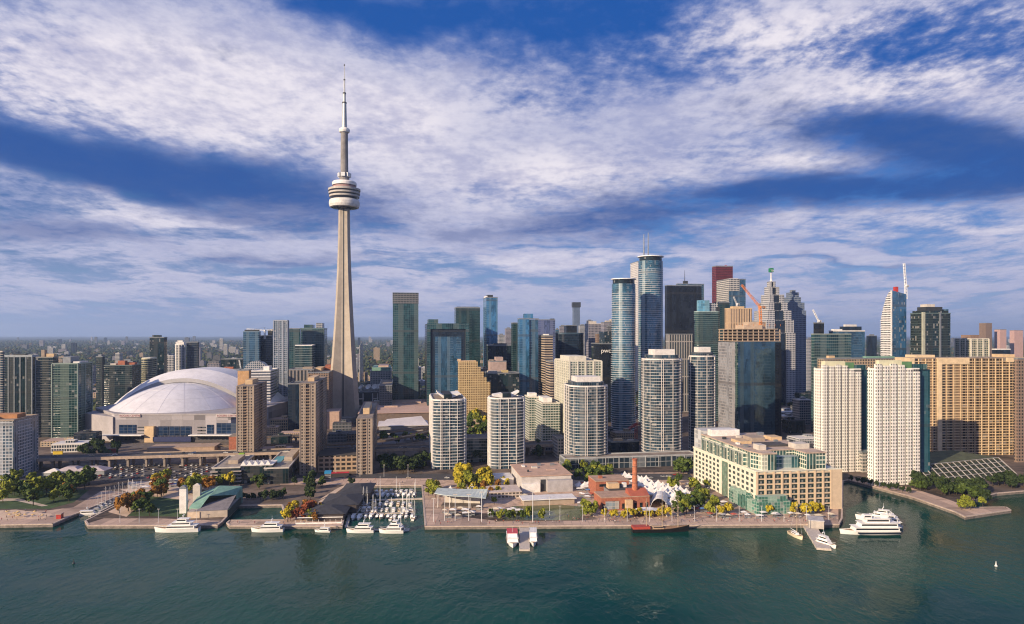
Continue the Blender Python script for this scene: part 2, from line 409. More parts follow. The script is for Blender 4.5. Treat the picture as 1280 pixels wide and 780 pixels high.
# facade families
F_teal = facade('teal_curtain_wall', (0.05, 0.075, 0.075), (0.006, 0.026, 0.030), 3.3, 1.8, 0.10, 0.20, 0.12)
F_teal2 = facade('green_curtain_wall', (0.10, 0.15, 0.13), (0.005, 0.026, 0.025), 3.0, 3.2, 0.10, 0.22, 0.12)
F_tealg = facade('teal_grid_wall', (0.10, 0.14, 0.15), (0.008, 0.035, 0.042), 3.8, 3.0, 0.10, 0.16, 0.12, big=0.2)
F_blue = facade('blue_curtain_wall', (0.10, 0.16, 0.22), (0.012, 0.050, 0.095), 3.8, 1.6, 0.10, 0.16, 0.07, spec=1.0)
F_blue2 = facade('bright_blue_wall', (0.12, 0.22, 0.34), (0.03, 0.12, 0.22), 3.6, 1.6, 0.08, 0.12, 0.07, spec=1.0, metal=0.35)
F_navy = facade('navy_curtain_wall', (0.015, 0.022, 0.035), (0.006, 0.014, 0.026), 3.8, 1.6, 0.12, 0.25, 0.10)
F_black = facade('black_steel_wall', (0.008, 0.010, 0.014), (0.006, 0.010, 0.016), 3.8, 1.5, 0.2, 0.3, 0.14)
F_dkteal = facade('dark_teal_wall', (0.03, 0.04, 0.045), (0.005, 0.016, 0.020), 3.2, 2.4, 0.10, 0.22, 0.12)
F_strip = facade('white_band_wall', (0.62, 0.61, 0.62), (0.02, 0.03, 0.05), 4.0, 40, 0.0, 0.52, 0.12)
F_whitegrid = facade('white_grid_wall', (0.60, 0.58, 0.55), (0.02, 0.03, 0.04), 3.9, 3.2, 0.25, 0.30, 0.12)
F_beige = facade('beige_wall', (0.44, 0.34, 0.23), (0.03, 0.035, 0.04), 3.2, 3.6, 0.42, 0.40, 0.15)
F_brown = facade('brown_wall', (0.27, 0.19, 0.14), (0.03, 0.03, 0.03), 3.4, 3.4, 0.45, 0.42, 0.15)
F_pale = facade('pale_grid_wall', (0.44, 0.44, 0.46), (0.03, 0.05, 0.07), 3.3, 3.0, 0.30, 0.34, 0.12)
F_lilac = facade('lilac_stone_wall', (0.32, 0.30, 0.33), (0.03, 0.04, 0.06), 3.5, 3.0, 0.30, 0.34, 0.12)
F_cond = facade('condo_glass', (0.20, 0.24, 0.25), (0.014, 0.034, 0.042), 3.1, 2.2, 0.10, 0.10, 0.10, var=0.8)
F_condw = facade('condo_pale_glass', (0.13, 0.15, 0.17), (0.010, 0.028, 0.045), 3.1, 2.4, 0.14, 0.10, 0.08, var=0.9, big=0.1)
F_gold = facade('yellow_stone_wall', (0.55, 0.42, 0.23), (0.13, 0.085, 0.035), 3.3, 2.6, 0.38, 0.34, 0.2)
F_red = facade('red_granite_wall', (0.16, 0.025, 0.03), (0.035, 0.012, 0.016), 3.8, 2.0, 0.3, 0.3, 0.15)
F_grey = facade('grey_concrete_wall', (0.17, 0.17, 0.18), (0.02, 0.03, 0.035), 3.6, 2.6, 0.34, 0.38, 0.15)
F_rib = facade('ribbed_concrete_wall', (0.26, 0.23, 0.21), (0.025, 0.03, 0.035), 40, 5.0, 0.45, 0.05, 0.2)
F_stripe = facade('beige_band_wall', (0.46, 0.37, 0.28), (0.03, 0.03, 0.035), 3.6, 40, 0.0, 0.45, 0.15)

# ================================================================= left of the needle tower
T = tower
t = T('apartment_slab', 'brown slab block with white gridded side wall, cut by the left picture edge', (-60, 17, 48), 526, 607,
      facade('white_tile_grid', (0.50, 0.52, 0.55), (0.05, 0.075, 0.10), 2.9, 2.7, 0.22, 0.26, 0.12, var=0.9), 'apartment block',
      plant=((0.1, .1, .55, .35, 4, mat('rust_deck', (0.42, 0.20, 0.09), 0.9), 'roof_deck'), (-.2, -.2, .2, .2, 6, brown_conc)), fins=(brown_conc, 200, .4, 3))
T('condo_tower', 'thin pale condo tower half cut off at the left picture edge', (-40, 3, 4), 440, 830, F_condw, 'tower', slab=(pale_conc, 3, .8, .8))
T('condo_tower', 'dark flat-topped condo tower with white vertical strips, behind the gridded slab block', (3, 40, 48), 446, 890, F_dkteal, 'tower',
  fins=(mat('grey_strip', (0.30, 0.34, 0.37), .5), 7.5, .5, .9), parapet=2.5, plant=((0, 0, .4, .4, 4, dark_m),))
T('condo_tower', 'beige-topped condo tower with a rooftop box, between two darker glass towers', (45, 66, 73), 447, 860, F_dkteal, 'tower',
  slab=(mat('beige_slab', (0.20, 0.20, 0.19), .7), 3.1, .8, 0.6), plant=((-.2, 0, .2, .4, 10, brown_conc), (.25, 0, .45, .5, 5, tan_p)))
T('condo_tower', 'green glass condo tower with pale floor edges beside the stadium roof', (65, 97, 115), 455, 840, F_teal2, 'tower',
  slab=(mat('green_slab', (0.22, 0.29, 0.26), .6), 3.1, .5, 0.4), fins=(steel_w, 26, .7, .9), plant=((-.05, 0, .30, .6, 9, grey_m), (.33, 0, .25, .6, 3, roof_w)))
T('condo_tower', 'low broad dark condo block with a rusty rooftop, left behind the stadium', (130, 165, 176), 457, 1000, F_dkteal, 'tower',
  slab=(mat('slate_slab', (.12, .15, .15), .5), 3.1, .4, .45), plant=((0, 0, .25, .3, 7, brick), (.3, .1, .3, .3, 4, brick), (-.3, 0, .2, .3, 3, pale_conc)))
T('condo_tower', 'dark condo tower with a yellowish drum corner, behind the stadium roof', (175, 188, 198), 449, 1060, F_dkteal, 'tower', 'round', 12,
  slab=(mat('straw_slab', (0.50, 0.47, 0.30), .6), 3.1, .3, 1.2), plant=((0, 0, .8, .8, 2.5, cream_p),))
t = T('condo_tower', 'black-green stepped tower standing alone behind the stadium left of the drum-topped pale one', (187, 205, 209), 422, 1300, F_dkteal, 'tower',
      plant=((-.1, 0, .5, .7, 5, F_dkteal), (.42, 0, .16, .9, -8, dark_m)))
T('condo_tower', 'pale ribbed tower with a white drum top above the stadium roof', (218, 231, 233), 431, 1350, F_pale, 'tower', 'ellipse', fins=(white_p, 5, .6, 1.4),
  plant=((0, 0, .8, .8, 6, white_p), (0, 0, .5, .5, 9, white_p)), dflt=22)
T('condo_tower', 'dark flat-topped tower joined beside the white drum-topped one', (233, 247, 249), 428, 1340, F_navy, 'tower', slab=(grey_m, 3.4, .3, .5))
T('office_block', 'wide low dark glass block between the stadium and the blue glass towers', (276, 303, 306), 449, 1330, F_dkteal, 'office', roofm=roof_d)
T('office_block', 'low buff block with cluttered roof just behind the stadium arch', (262, 300, 303), 462, 1010, F_beige, 'office', plant=((.1, 0, .3, .4, 4, brick),))
T('office_tower', 'blue glass tower with a dark crown beneath the white tower crane', (304, 324, 326), 415, 1150, F_blue, 'tower', slab=(mat('blue_slab', (.16, .24, .32), .4), 3.7, .25, .7),
  plant=((0, 0, .86, .8, 4, dark_m),))
T('office_tower', 'dark blue tower with pale floor lines between the crane and the grey slender tower', (325, 340, 343), 420, 1180, F_navy, 'tower', slab=(grey_m, 3.7, .25, .5), plant=((.3, .0, .36, .7, 11, dark_m),))
T('condo_tower', 'tallest grey slender tower with a vertical window strip, left of the needle tower', (342, 359, 361), 401, 1050,
  facade('grey_blue_wall', (0.33, 0.36, 0.42), (0.02, 0.045, 0.07), 3.1, 3.0, .32, .3, .1), 'tower', fins=(mat('blue_grey_pier', (.33, .37, .44), .6), 8, .5, 1.2), plant=((0, 0, .9, .8, 1.5, dark_m),))
T('office_tower', 'teal tower with square top just behind the slender grey tower', (360, 375, 377), 411, 1160, F_tealg, 'tower')
T('office_tower', 'broad teal tower with two rooftop boxes, nearest the needle tower on its left', (376, 405, 409), 411, 1100, F_tealg, 'tower', slab=(mat('teal_slab', (.12, .18, .19), .4), 3.8, .25, .6),
  plant=((-.22, 0, .36, .6, 7, F_tealg), (.26, 0, .28, .6, 10, F_pale)))
T('office_tower', 'lower teal tower with white roof edge in front of the broad teal one', (369, 390, 394), 432, 1040, F_teal, 'tower', wmat=white_p, slab=(mat('pale_teal_slab', (.3, .36, .36), .4), 3.7, .25, .7), roofm=roof_w)
t = T('office_block', 'white office block with dark window bands behind the stadium', (313, 338, 348), 464, 950, F_strip, 'office', wmat=white_p, roofm=roof_w,
      plant=((.15, 0, .3, .35, 6, white_p), (.0, .2, .5, .3, 3, grey_m)))
T('office_block', 'plain orange-beige block wedged between stadium and white banded office', (297, 311, 314), 463, 900, mat('orange_stone', (0.48, 0.29, 0.14), .8), 'office', roofm=roof_g)
# glazed barrel-roof hall
c, a, wd, dp = fit(304, 335, 338, 1040)
t = thing('glass_hall', 'glass hall with an arched barrel roof behind the white banded office', 'hall', (*c, 0), a); hh = zt(466, 1040)
MB().prism(rect(wd, dp), 0, hh, cap=True).obj('wall', F_pale, t)
b = MB(); N = 12; rise = zt(451, 1040)-hh
for k in range(N):
    a0, a1 = math.pi*k/N, math.pi*(k+1)/N
    X0, X1 = -wd/2*math.cos(a0), -wd/2*math.cos(a1); Z0, Z1 = hh+rise*math.sin(a0), hh+rise*math.sin(a1)
    b.face([(X0, -dp/2, Z0), (X1, -dp/2, Z1), (X1, dp/2, Z1), (X0, dp/2, Z0)], [(0, k*3), (0, k*3+3), (dp, k*3+3), (dp, k*3)])
    b.face([(X0, -dp/2, hh), (X1, -dp/2, hh), (X1, -dp/2, Z1), (X0, -dp/2, Z0)])
b.obj('barrel_roof', F_pale, t)
T('office_block', 'grey concrete block with tall vertical ribs behind the white banded office', (361, 392, 397), 462, 980, F_rib, 'office', roofm=roof_g, plant=((.2, 0, .4, .4, 3, brown_conc),))
T('office_block', 'brown brick stepped block just left of the needle tower shaft', (385, 411, 422), 466, 960, F_brown, 'office', plant=((-.2, 0, .35, .4, 5, tan_p), (.2, .2, .3, .3, 8, brick)))
T('office_block', 'dark blue-black low block behind the middle concrete apartment tower', (360, 374, 380), 480, 900, F_navy, 'office', roofm=roof_d)

# three brown concrete apartment towers near the quay
def brown_tower(label, x0, xs, x1, ytop, yplant, Y):
    c, a, wd, dp = fit(x0, xs, x1, Y); h = zt(ytop, Y)
    t = thing('apartment_tower', label, 'tower', (*c, 0), a, 'brown concrete apartment towers'); SIL.append((x0, x1, ytop, Y))
    fm = facade('brown_punched_wall', (0.35, 0.285, 0.23), (0.025, 0.022, 0.02), 2.9, 2.6, .50, .46, .2, var=.9)
    # plan with a notch down the middle of each face
    n = 1.6; k1, k2 = -.16*wd, .16*wd
    P = [(-wd/2, -dp/2), (k1, -dp/2), (k1, -dp/2+n), (k2, -dp/2+n), (k2, -dp/2), (wd/2, -dp/2),
         (wd/2, -.16*dp), (wd/2-n, -.16*dp), (wd/2-n, .16*dp), (wd/2, .16*dp), (wd/2, dp/2), (-wd/2, dp/2)]
    MB().prism(P, 0, h).obj('wall', fm, t)
    b = MB(); b2 = MB()
    z = 3.0
    while z < h-2:                                   # balconies in the notch
        b.box(k1+.2, k2-.2, -dp/2-.2, -dp/2+n, z, z+1.0); b2.box(wd/2-n, wd/2+.2, -.16*dp+.2, .16*dp-.2, z, z+1.0); z += 2.9
    b.obj('balcony_cladding', mat('brown_balcony', (.29, .21, .15), .8), t); b2.obj('balcony_cladding', mat('brown_balcony', (.29, .21, .15), .8), t)
    for X in (-wd/2, -wd*.16, wd*.16, wd/2): MB().box(X-.45, X+.45, -dp/2-.35, -dp/2+.5, 0, h+.8).obj('pier', brown_conc, t)
    for Yv in (-dp*.16, dp*.16, dp/2): MB().box(wd/2-.5, wd/2+.35, Yv-.45, Yv+.45, 0, h+.8).obj('pier', brown_conc, t)
    b = MB(); b.prism(rect(wd, dp, -.2), h, h+.9); b.obj('roof', roof_g, t)
    b = MB(); b.box(-wd*.22, wd*.22, -dp*.25, dp*.2, h+.92, zt(yplant, Y)); b.box(-wd*.35, -wd*.22, -dp*.1, dp*.2, h+.92, h+3.5); b.obj('rooftop_plant', tan_p, t)
    return t
brown_tower('brown concrete apartment tower standing in front of the stadium', 296, 317, 333, 483, 476, 690)
brown_tower('tallest brown concrete apartment tower, between the stadium and the needle tower', 375, 394, 408, 480, 474, 630)
brown_tower('shortest brown concrete apartment tower, at the back of the boat basin', 446, 465, 476, 524, 515, 632)

# ================================================================= middle
t = T('office_tower', 'tall flat-topped dark teal tower standing alone right of the needle tower', (491, 491, 523), 367, 1150, F_tealg, 'tower', dflt=40, slab=(mat('teal_line', (.09, .13, .14), .4), 3.8, .15, .35),
      parapet=2, plant=((0, 0, 1.0, .06, .9, grey_m),))
b = MB(); wd, dp, h = dims(t); b.prism(rect(wd, dp, -.35), h-17, h+1.8, cap=True); b.obj('crown_band', F_grey, t)
c, a, wd, dp = fit(531, 534, 586, 1050); h = zt(405, 1050)
t = thing('office_tower', 'dark blue office tower with a deep picture-frame front beside the teal tower', 'tower', (*c, 0), a); SIL.append((533, 586, 405, 1050))
MB().prism(rect(wd, dp), 0, h).obj('wall', F_navy, t)
b = MB(); fwid = .14*wd
for (x0, x1, z0, z1) in ((-wd/2-.4, -wd/2+fwid*.55, 0, h+1), (wd/2-fwid*.55, wd/2+.4, 0, h+1), (-wd/2+fwid*.55, wd/2-fwid*.55, h-8, h+1)):
    b.box(x0, x1, -dp/2-2.2, -dp/2+.4, z0, z1)
b.obj('front_frame', F_tealg, t)
b = MB(); b.box(-wd/2+fwid*1.3, wd/2-fwid*1.3, -dp/2-1.2, -dp/2+.3, 0, h-20); b.obj('bay_glazing', F_blue, t)
b = MB(); b.prism(rect(wd, dp, 0.5), h, h+.8); b.obj('roof', roof_d, t)
b = MB(); b.box(-wd*.46, -wd*.22, -dp*.3, dp*.2, h+.82, h+8); b.obj('rooftop_plant', F_tealg, t)
T('office_tower', 'plain teal tower with square top behind the picture-frame office tower', (568, 570, 600), 385, 1350, F_teal, 'tower', dflt=35, parapet=2, plant=((0, 0, .9, .8, 3, dark_m),))
t = T('condo_tower', 'slim bright blue tower with a pale left edge and notched white top', (604, 608, 622), 372, 1300, F_blue2, 'tower', plant=((-.1, 0, .5, .6, 6, dark_m), (-.42, 0, .16, .6, 4, white_p)))
# yellow stepped hotel
c, a, wd, dp = fit(565, 566, 613, 930, dflt=32)
t = thing('hotel', 'yellow stone hotel stepping down to the right in front of the blue towers', 'hotel', (*c, 0), a); SIL.append((570, 601, 452, 930))
for k, (f0, f1, yt, dd) in enumerate(((-.34, .16, 452, 1.0), (.16, .24, 459, .96), (.24, .32, 465, .92), (.32, .40, 472, .88), (.40, .5, 478, .84), (-.42, -.34, 489, .9), (-.5, -.42, 494, .86))):
    MB().box(f0*wd, f1*wd, -dp/2*dd, dp/2*dd, 0, zt(yt, 930)).obj('wall', F_gold, t)
b = MB(); b.box(-.30*wd, .12*wd, -dp*.44, dp*.44, zt(452, 930)+.01, zt(452, 930)+1.2); b.obj('roof', tan_p, t)
b = MB(); b.box(-.36*wd, -.28*wd, -dp*.3, dp*.2, zt(452, 930)+.01, zt(449, 930)); b.obj('rooftop_plant', tan_p, t)
T('office_tower', 'dark green-black broad tower behind the yellow hotel', (608, 610, 642), 432, 1250, F_dkteal, 'tower', parapet=2, plant=((0, 0, .5, .5, 4, dark_m),))
T('office_block', 'pinkish stepped stone block between yellow hotel and the bright blue split tower', (610, 613, 633), 452, 1060, mat('pink_stone', (.38, .29, .27), .8), 'office', plant=((.1, 0, .45, .6, 7, mat('pink_stone', (.38, .29, .27), .8)), (-.35, 0, .25, .5, 3, roof_g)))
T('office_block', 'low dark glass block right of the yellow hotel', (606, 610, 649), 467, 960, F_dkteal, 'office', roofm=roof_d, plant=((.1, 0, .2, .2, 4, mat('yellow_box', (.45, .36, .18), .7)), (-.3, .1, .3, .3, 3, pale_conc)))
T('condo_tower', 'thin greenish tower hugging the left side of the bright blue split tower', (639, 641, 650), 404, 1060, F_teal, 'tower')
c, a, wd, dp = fit(647, 649, 673, 1000); h = zt(399, 1000)
t = thing('condo_tower', 'bright blue glass tower split into a light and a dark half', 'tower', (*c, 0), a); SIL.append((648, 673, 399, 1000))
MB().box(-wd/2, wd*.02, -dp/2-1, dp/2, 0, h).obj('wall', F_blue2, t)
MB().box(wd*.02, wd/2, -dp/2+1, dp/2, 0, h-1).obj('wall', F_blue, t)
MB().box(-wd/2-.3, wd/2+.3, -dp/2-1.2, dp/2+.2, h+.01, h+1.4).obj('roof', grey_m, t)
MB().box(-.22*wd, .24*wd, -dp*.3, dp*.3, h+1.42, zt(392, 1000)).obj('rooftop_plant', F_blue2, t)
T('office_tower', 'blue-violet slab tower with tall end column behind the split blue tower', (669, 672, 694), 400, 1250, facade('violet_wall', (.14, .17, .30), (.05, .07, .15), 3.6, 2, .2, .3, .1), 'tower', plant=((.4, 0, .2, .5, 3, dark_m),))
T('condo_tower', 'beige banded tower right of the split blue tower, lit on its left', (673, 681, 691), 420, 985, F_stripe, 'tower', plant=((0, 0, .5, .5, 3, white_p),))
T('office_block', 'small cream banded block beneath the beige banded tower', (682, 688, 692), 452, 930, F_stripe, 'office')
c, a, wd, dp = fit(692, 697, 732, 1030)
t = T('office_tower', 'dark blue curved-front office tower behind the cream apartment tower', (692, 697, 732), 417, 1030, F_navy, 'tower', 'round', 14, slab=(mat('navy_line', (.05, .09, .13), .4), 3.9, .15, .35), parapet=1.5)
T('office_tower', 'small black tower rising just behind the dark curved-front tower', (705, 708, 721), 407, 1330, F_black, 'tower')
t = T('office_tower', 'lone distant grey-blue tower with an overhanging top above the beige roofs', (715.5, 717, 725), 384, 2650, facade('haze_wall', (.16, .2, .28), (.04, .07, .12), 4, 4, .3, .3, .2), 'tower', plant=((0, 0, 1.2, 1.2, 20, dark_m, 'crown'),))
T('office_tower', 'cream and lilac tower with a lit narrow side, right of the dark curved-front tower', (731, 736, 751), 405, 1400, F_lilac, 'tower', wmat=pale_conc, plant=((-.1, 0, .6, .6, 6, pale_conc),))
T('office_block', 'brown-red office block left of the black lettered tower', (744, 746, 753), 417, 1200, F_brown, 'office')
T('office_tower', 'pale lilac distant slab tower just left of the curved glass tower', (751, 755, 768), 403, 1700, F_lilac, 'tower', plant=((0, 0, .4, .5, 5, concrete), (.35, 0, .2, .5, 9, concrete)))
t = T('office_tower', 'black glass tower carrying white lettering near its top', (739, 752, 769), 430, 1000, F_black, 'tower', dflt=40, plant=((.25, .1, .5, .5, 19, F_dkteal),))
wd, dp, h = dims(t)
def lettering(txt, size, loc, rot, m, parent, depth=.15, align='CENTER'):
    cu = bpy.data.curves.new('lettering', 'FONT'); cu.body = txt; cu.size = size; cu.extrude = depth; cu.align_x = align
    tmp = bpy.data.objects.new('lettering_curve', cu); COL.objects.link(tmp); dg = bpy.context.evaluated_depsgraph_get()
    me = bpy.data.meshes.new_from_object(tmp.evaluated_get(dg)); bpy.data.objects.remove(tmp); me.materials.clear(); me.materials.append(m)
    o = bpy.data.objects.new('lettering', me); COL.objects.link(o); o.parent = parent; o.location = loc; o.rotation_euler = rot
    return o
lettering('pwc', 9.5, (-wd*.18, -dp/2-.3, h-13), (R(90), 0, 0), white_p, t)
T('office_tower', 'dark rounded low tower left of the lettered black tower', (738, 741, 756), 434, 1040, F_dkteal, 'tower', 'ellipse')
t = T('apartment_tower', 'cream apartment tower with stepped roof behind the rounded glass condo', (694, 712, 752), 452, 770, facade('cream_wall', (.49, .50, .44), (.05, .075, .065), 3.0, 3.4, .34, .30, .12, var=.9), 'tower',
      slab=(cream_p, 3.0, .5, .5), fins=(cream_p, 9, .9, 1.4), plant=((-.15, 0, .55, .6, 6, cream_p), (.3, .1, .2, .4, 3, cream_p)))
T('apartment_tower', 'pale green-glass twin block with a lit left flank, left one of the low pair', (656, 661, 677), 497, 830, facade('greenish_wall', (.41, .43, .40), (.03, .06, .05), 3.0, 3.2, .25, .30, .12), 'tower', slab=(cream_p, 3, .6, .5), plant=((-.1, 0, .6, .5, 5, white_p),), group=None)
T('apartment_tower', 'pale green-glass twin block with dark glazed corner, right one of the low pair', (666, 678, 700), 505, 790, facade('greenish_wall', (.41, .43, .40), (.03, .06, .05), 3.0, 3.2, .25, .30, .12), 'tower', slab=(cream_p, 3, .6, .5), plant=((-.05, 0, .5, .5, 6, white_p),))
T('office_block', 'small white low-rise at the foot of the low green-glass pair', (690, 697, 708), 549, 712, facade('white_low', (.55, .49, .43), (.04, .05, .05), 3.4, 3, .35, .4, .15), 'office')

# white balconied twins with winged roofs
def winged_twin(label, x0, xs, x1, ytop, Y, flip):
    t = T('condo_tower', label, (x0, xs, x1), ytop, Y, F_condw, 'tower', 'round', 9, slab=(white_p, 3.0, 1.0, .62), fins=(white_p, 8.0, .9, .4), group='white balconied twin condo towers', parapet=1.2,
          dflt=26)
    wd, dp, h = dims(t)
    MB().box(-wd*.14, wd*.10, -dp*.30, dp*.3, h+.2, h+5).obj('rooftop_plant', dglass, t)
    b = MB(); s = flip                               # raked roof wings
    b.v = []
    for (xa, xb, za, zb) in ((-.14, -.32, 3.0, 6.5), (.10, .36, 4.4, 5.6)) if s > 0 else ((.12, .36, 3.4, 7.4), (-.12, -.40, 5.0, 3.5)):
        xa *= wd; xb *= wd
        pts = [(xa, h+za), (xb, h+zb), (xb, h+zb-1.6), (xa, h+.2)]
        if xb < xa: pts = pts[::-1]
        n = len(pts)
        b.face([(p[0], -dp*.2, p[1]) for p in pts[::-1]]); b.face([(p[0], dp*.2, p[1]) for p in pts])
        for i in range(n):
            p, q_ = pts[i], pts[(i+1) % n]
            b.face([(p[0], -dp*.2, p[1]), (q_[0], -dp*.2, q_[1]), (q_[0], dp*.2, q_[1]), (p[0], dp*.2, p[1])])
    b.obj('roof_wing', white_p, t)
    return t
winged_twin('white balconied condo tower nearest the boat basin, left one of twins', 537, 541, 583, 501, 652, 1)
winged_twin('white balconied condo tower with a high raked roof wing, right one of twins', 609, 614, 657, 499, 655, -1)
t = T('condo_podium', 'dark glass low block linking the white balconied twins', (580, 583, 614), 549, 690, F_cond, 'building', slab=(pale_conc, 3.2, .3, .6), roofm=roof_g)

# rounded grey-white condos by the market tents
def round_condo(label, x0, xs, x1, ytop, yp, Y, pf):
    t = T('condo_tower', label, (x0, xs, x1), ytop, Y, F_condw, 'tower', 'round', 15, slab=(mat('warm_white', (.66, .63, .60), .6), 3.0, .9, .48), fins=(mat('warm_white', (.66, .63, .60), .6), 8.5, .7, .35),
          group='rounded balconied condo towers', dflt=34)
    wd, dp, h = dims(t); z2 = zt(yp, Y)
    MB().prism(rrect(wd*.80, dp*.8, 8), h+.14, h+(z2-h)*.45).obj('penthouse', F_condw, t)
    b = MB(); b.prism(rect(wd*.62*pf, dp*.5), h+(z2-h)*.45+.01, z2); b.obj('rooftop_plant', mat('warm_white', (.66, .63, .60), .6), t)
    return t
round_condo('shorter rounded grey-white condo tower, left of the gap with the red crane', 702, 716, 764, 484, 472, 665, 1)
round_condo('tallest rounded grey-white condo tower, right of the gap with the red crane', 797, 812, 858, 450, 437, 690, .9)
round_condo('narrow rounded condo tower half hidden behind the terminal building', 857, 868, 899, 446, 434, 715, .8)
t = T('condo_podium', 'long low grey glazed podium under the rounded condo towers', (700, 706, 872), 574, 652, facade('podium_glass', (.22, .24, .26), (.012, .022, .032), 4.5, 5.5, .12, .16, .12), 'building', dflt=24,
      fins=(mat('podium_grey', (.34, .35, .36), .7), 14, .5, .7), slab=(mat('podium_grey', (.34, .35, .36), .7), 5.2, .4, .6), roofm=roof_g)
T('office_block', 'dark square block in the gap between the rounded condo towers', (760, 764, 799), 553, 720, F_navy, 'building', roofm=roof_g, plant=((-.2, 0, .3, .4, 3, tan_p), (.25, 0, .2, .3, 2, pale_conc)))

# curved blue-glass pair with disc roofs
def disc_tower(label, x0, x1, ytop, Y, ycap, low):
    cx = px((x0+x1)/2, Y); w2 = (x1-x0)/2/F*Y; h = zt(ytop, Y)
    t = thing('condo_tower', label, 'tower', (cx, Y+w2, 0), GRID, 'curved blue glass condo towers'); SIL.append((x0, x1, ytop, Y))
    P = ellipse(w2, w2*.9, 40)
    MB().prism(P, 0, h).obj('wall', facade('ice_glass', (.30, .38, .42), (.016, .075, .125), 3.0, 1.7, .06, .06, .06, spec=1.0, var=.6, metal=.2), t)
    b = MB(); z = 3
    while z < h-12:
        g = .9 if z > low else 1.8
        for k in range(40):                          # slab edges widen to balconies on the flanks
            a0, a1 = 2*math.pi*k/40, 2*math.pi*(k+1)/40
            f = lambda a_: w2 + g*(.35+.65*abs(math.cos(a_-.6)))
            p0, p1 = (f(a0)*math.cos(a0), f(a0)*.9*math.sin(a0)), (f(a1)*math.cos(a1), f(a1)*.9*math.sin(a1))
            b.face([(*p0, z-.15), (*p1, z-.15), (*p1, z+.27), (*p0, z+.27)])
            i0, i1 = P[k], P[(k+1) % 40]
            b.face([(*p0, z+.27), (*p1, z+.27), (*i1, z+.27), (*i0, z+.27)]); b.face([(*p1, z-.15), (*p0, z-.15), (*i0, z-.15), (*i1, z-.15)])
        z += 3.0
    b.obj('facade_frame', mat('ice_slab', (.56, .60, .63), .5), t)
    MB().prism(ellipse(w2*.93, w2*.84, 40), h+.02, h+6).obj('penthouse', dglass, t)
    MB().prism(ellipse(w2*1.08, w2*.98, 40), h+6.02, h+7.2, True, True).obj('disc_roof', steel_w, t)
    return t
disc_tower('shorter curved blue glass tower with a disc roof, left of the taller one', 767, 797, 354, 900, 349, zt(446, 900))
t = disc_tower('tallest curved blue glass tower with disc roof, in the skyline centre', 801, 832, 325, 960, 318, -5)
t = T('condo_tower', 'white bank tower with a black shadowed side and two masts, behind the tallest curved tower', (788, 797, 818), 327, 1500, facade('white_slab_wall', (.66, .64, .62), (.2, .2, .21), 4, 4, .3, .4, .3), 'tower', dflt=40)
wd, dp, h = dims(t)
for X, yy in ((.10, 293), (.36, 291)):
    b = MB(); b.beam((X*wd, 0, h), (X*wd, 0, zt(yy, 1530)), 1.9, .9); b.obj('mast', mat('mast_steel', (.25, .27, .30), .5), t)
T('office_tower', 'broad black steel tower right of the tallest curved glass tower', (831, 834, 877), 357, 1250, F_black, 'tower', dflt=40, plant=((.3, 0, .35, .6, 2, F_navy),))
t = T('office_tower', 'second black steel tower with an antenna, behind the broad black one', (845, 847, 880), 355, 1420, F_blue, 'tower')
wd, dp, h = dims(t); b = MB(); b.beam((-wd*.2, 0, h), (-wd*.2, 0, h+30), .9, .3); b.obj('mast', dark_m, t)
b = MB(); b.box(-wd*.25, -wd*.1, -3, 3, h+.2, h+7); b.obj('rooftop_plant', dark_m, t)
T('office_block', 'pale-ribbed lower block at the foot of the broad black tower', (832, 836, 866), 418, 1130, facade('ribbed_low', (.36, .34, .33), (.03, .04, .05), 30, 4.5, .42, .06, .2), 'office')
t = T('condo_tower', 'teal rounded tower with a pale blue stepped top, in front of the black towers', (866, 870, 901), 390, 1010, F_teal, 'tower', 'round', 10, slab=(mat('mint_slab', (.28, .38, .38), .5), 3.0, .6, .55), dflt=26,
      plant=((-.16, -.1, .42, .7, 18, facade('pale_blue_wall', (.2, .36, .45), (.07, .2, .3), 4, 3, .1, .1, .1)), (.22, .1, .32, .6, 14, F_pale), (.42, 0, .14, .5, 8, dark_m)))
T('office_tower', 'dark red granite tower with an angled top in the skyline', (890, 895, 916), 333, 1500, F_red, 'tower', dflt=40, parapet=2, plant=((.2, 0, .1, .1, 4, red_m),))
t = T('office_tower', 'white gridded tower with a blue glass front below the dark red tower', (896, 911, 932), 349, 1350, F_blue, 'tower', dflt=40, plant=((0, 0, .5, .5, 3, white_p),))
wd, dp, h = dims(t); b = MB(); b.box(-wd/2-.6, -wd/2-.02, -dp/2-.3, dp/2, 0, h+.5); b.obj('side_wall', F_whitegrid, t)
b = MB(); b.box(-wd/2+.05, wd*.12, -dp/2-.6, -dp/2-.02, h-24, h+.5); b.obj('upper_wall', F_whitegrid, t)
t = T('office_tower', 'beige fluted tower behind the half-built tower with the orange crane', (906, 912, 940), 386, 1010, facade('fluted_wall', (.58, .42, .27), (.16, .12, .09), 30, 4.2, .55, .03, .3), 'tower', plant=((-.05, 0, .5, .6, 4, tan_p), (.4, 0, .2, .5, -8, tan_p)), wmat=tan_p)
T('office_block', 'teal corner block between the rounded teal tower and the half-built tower', (897, 899, 912), 378, 1080, F_teal, 'office')

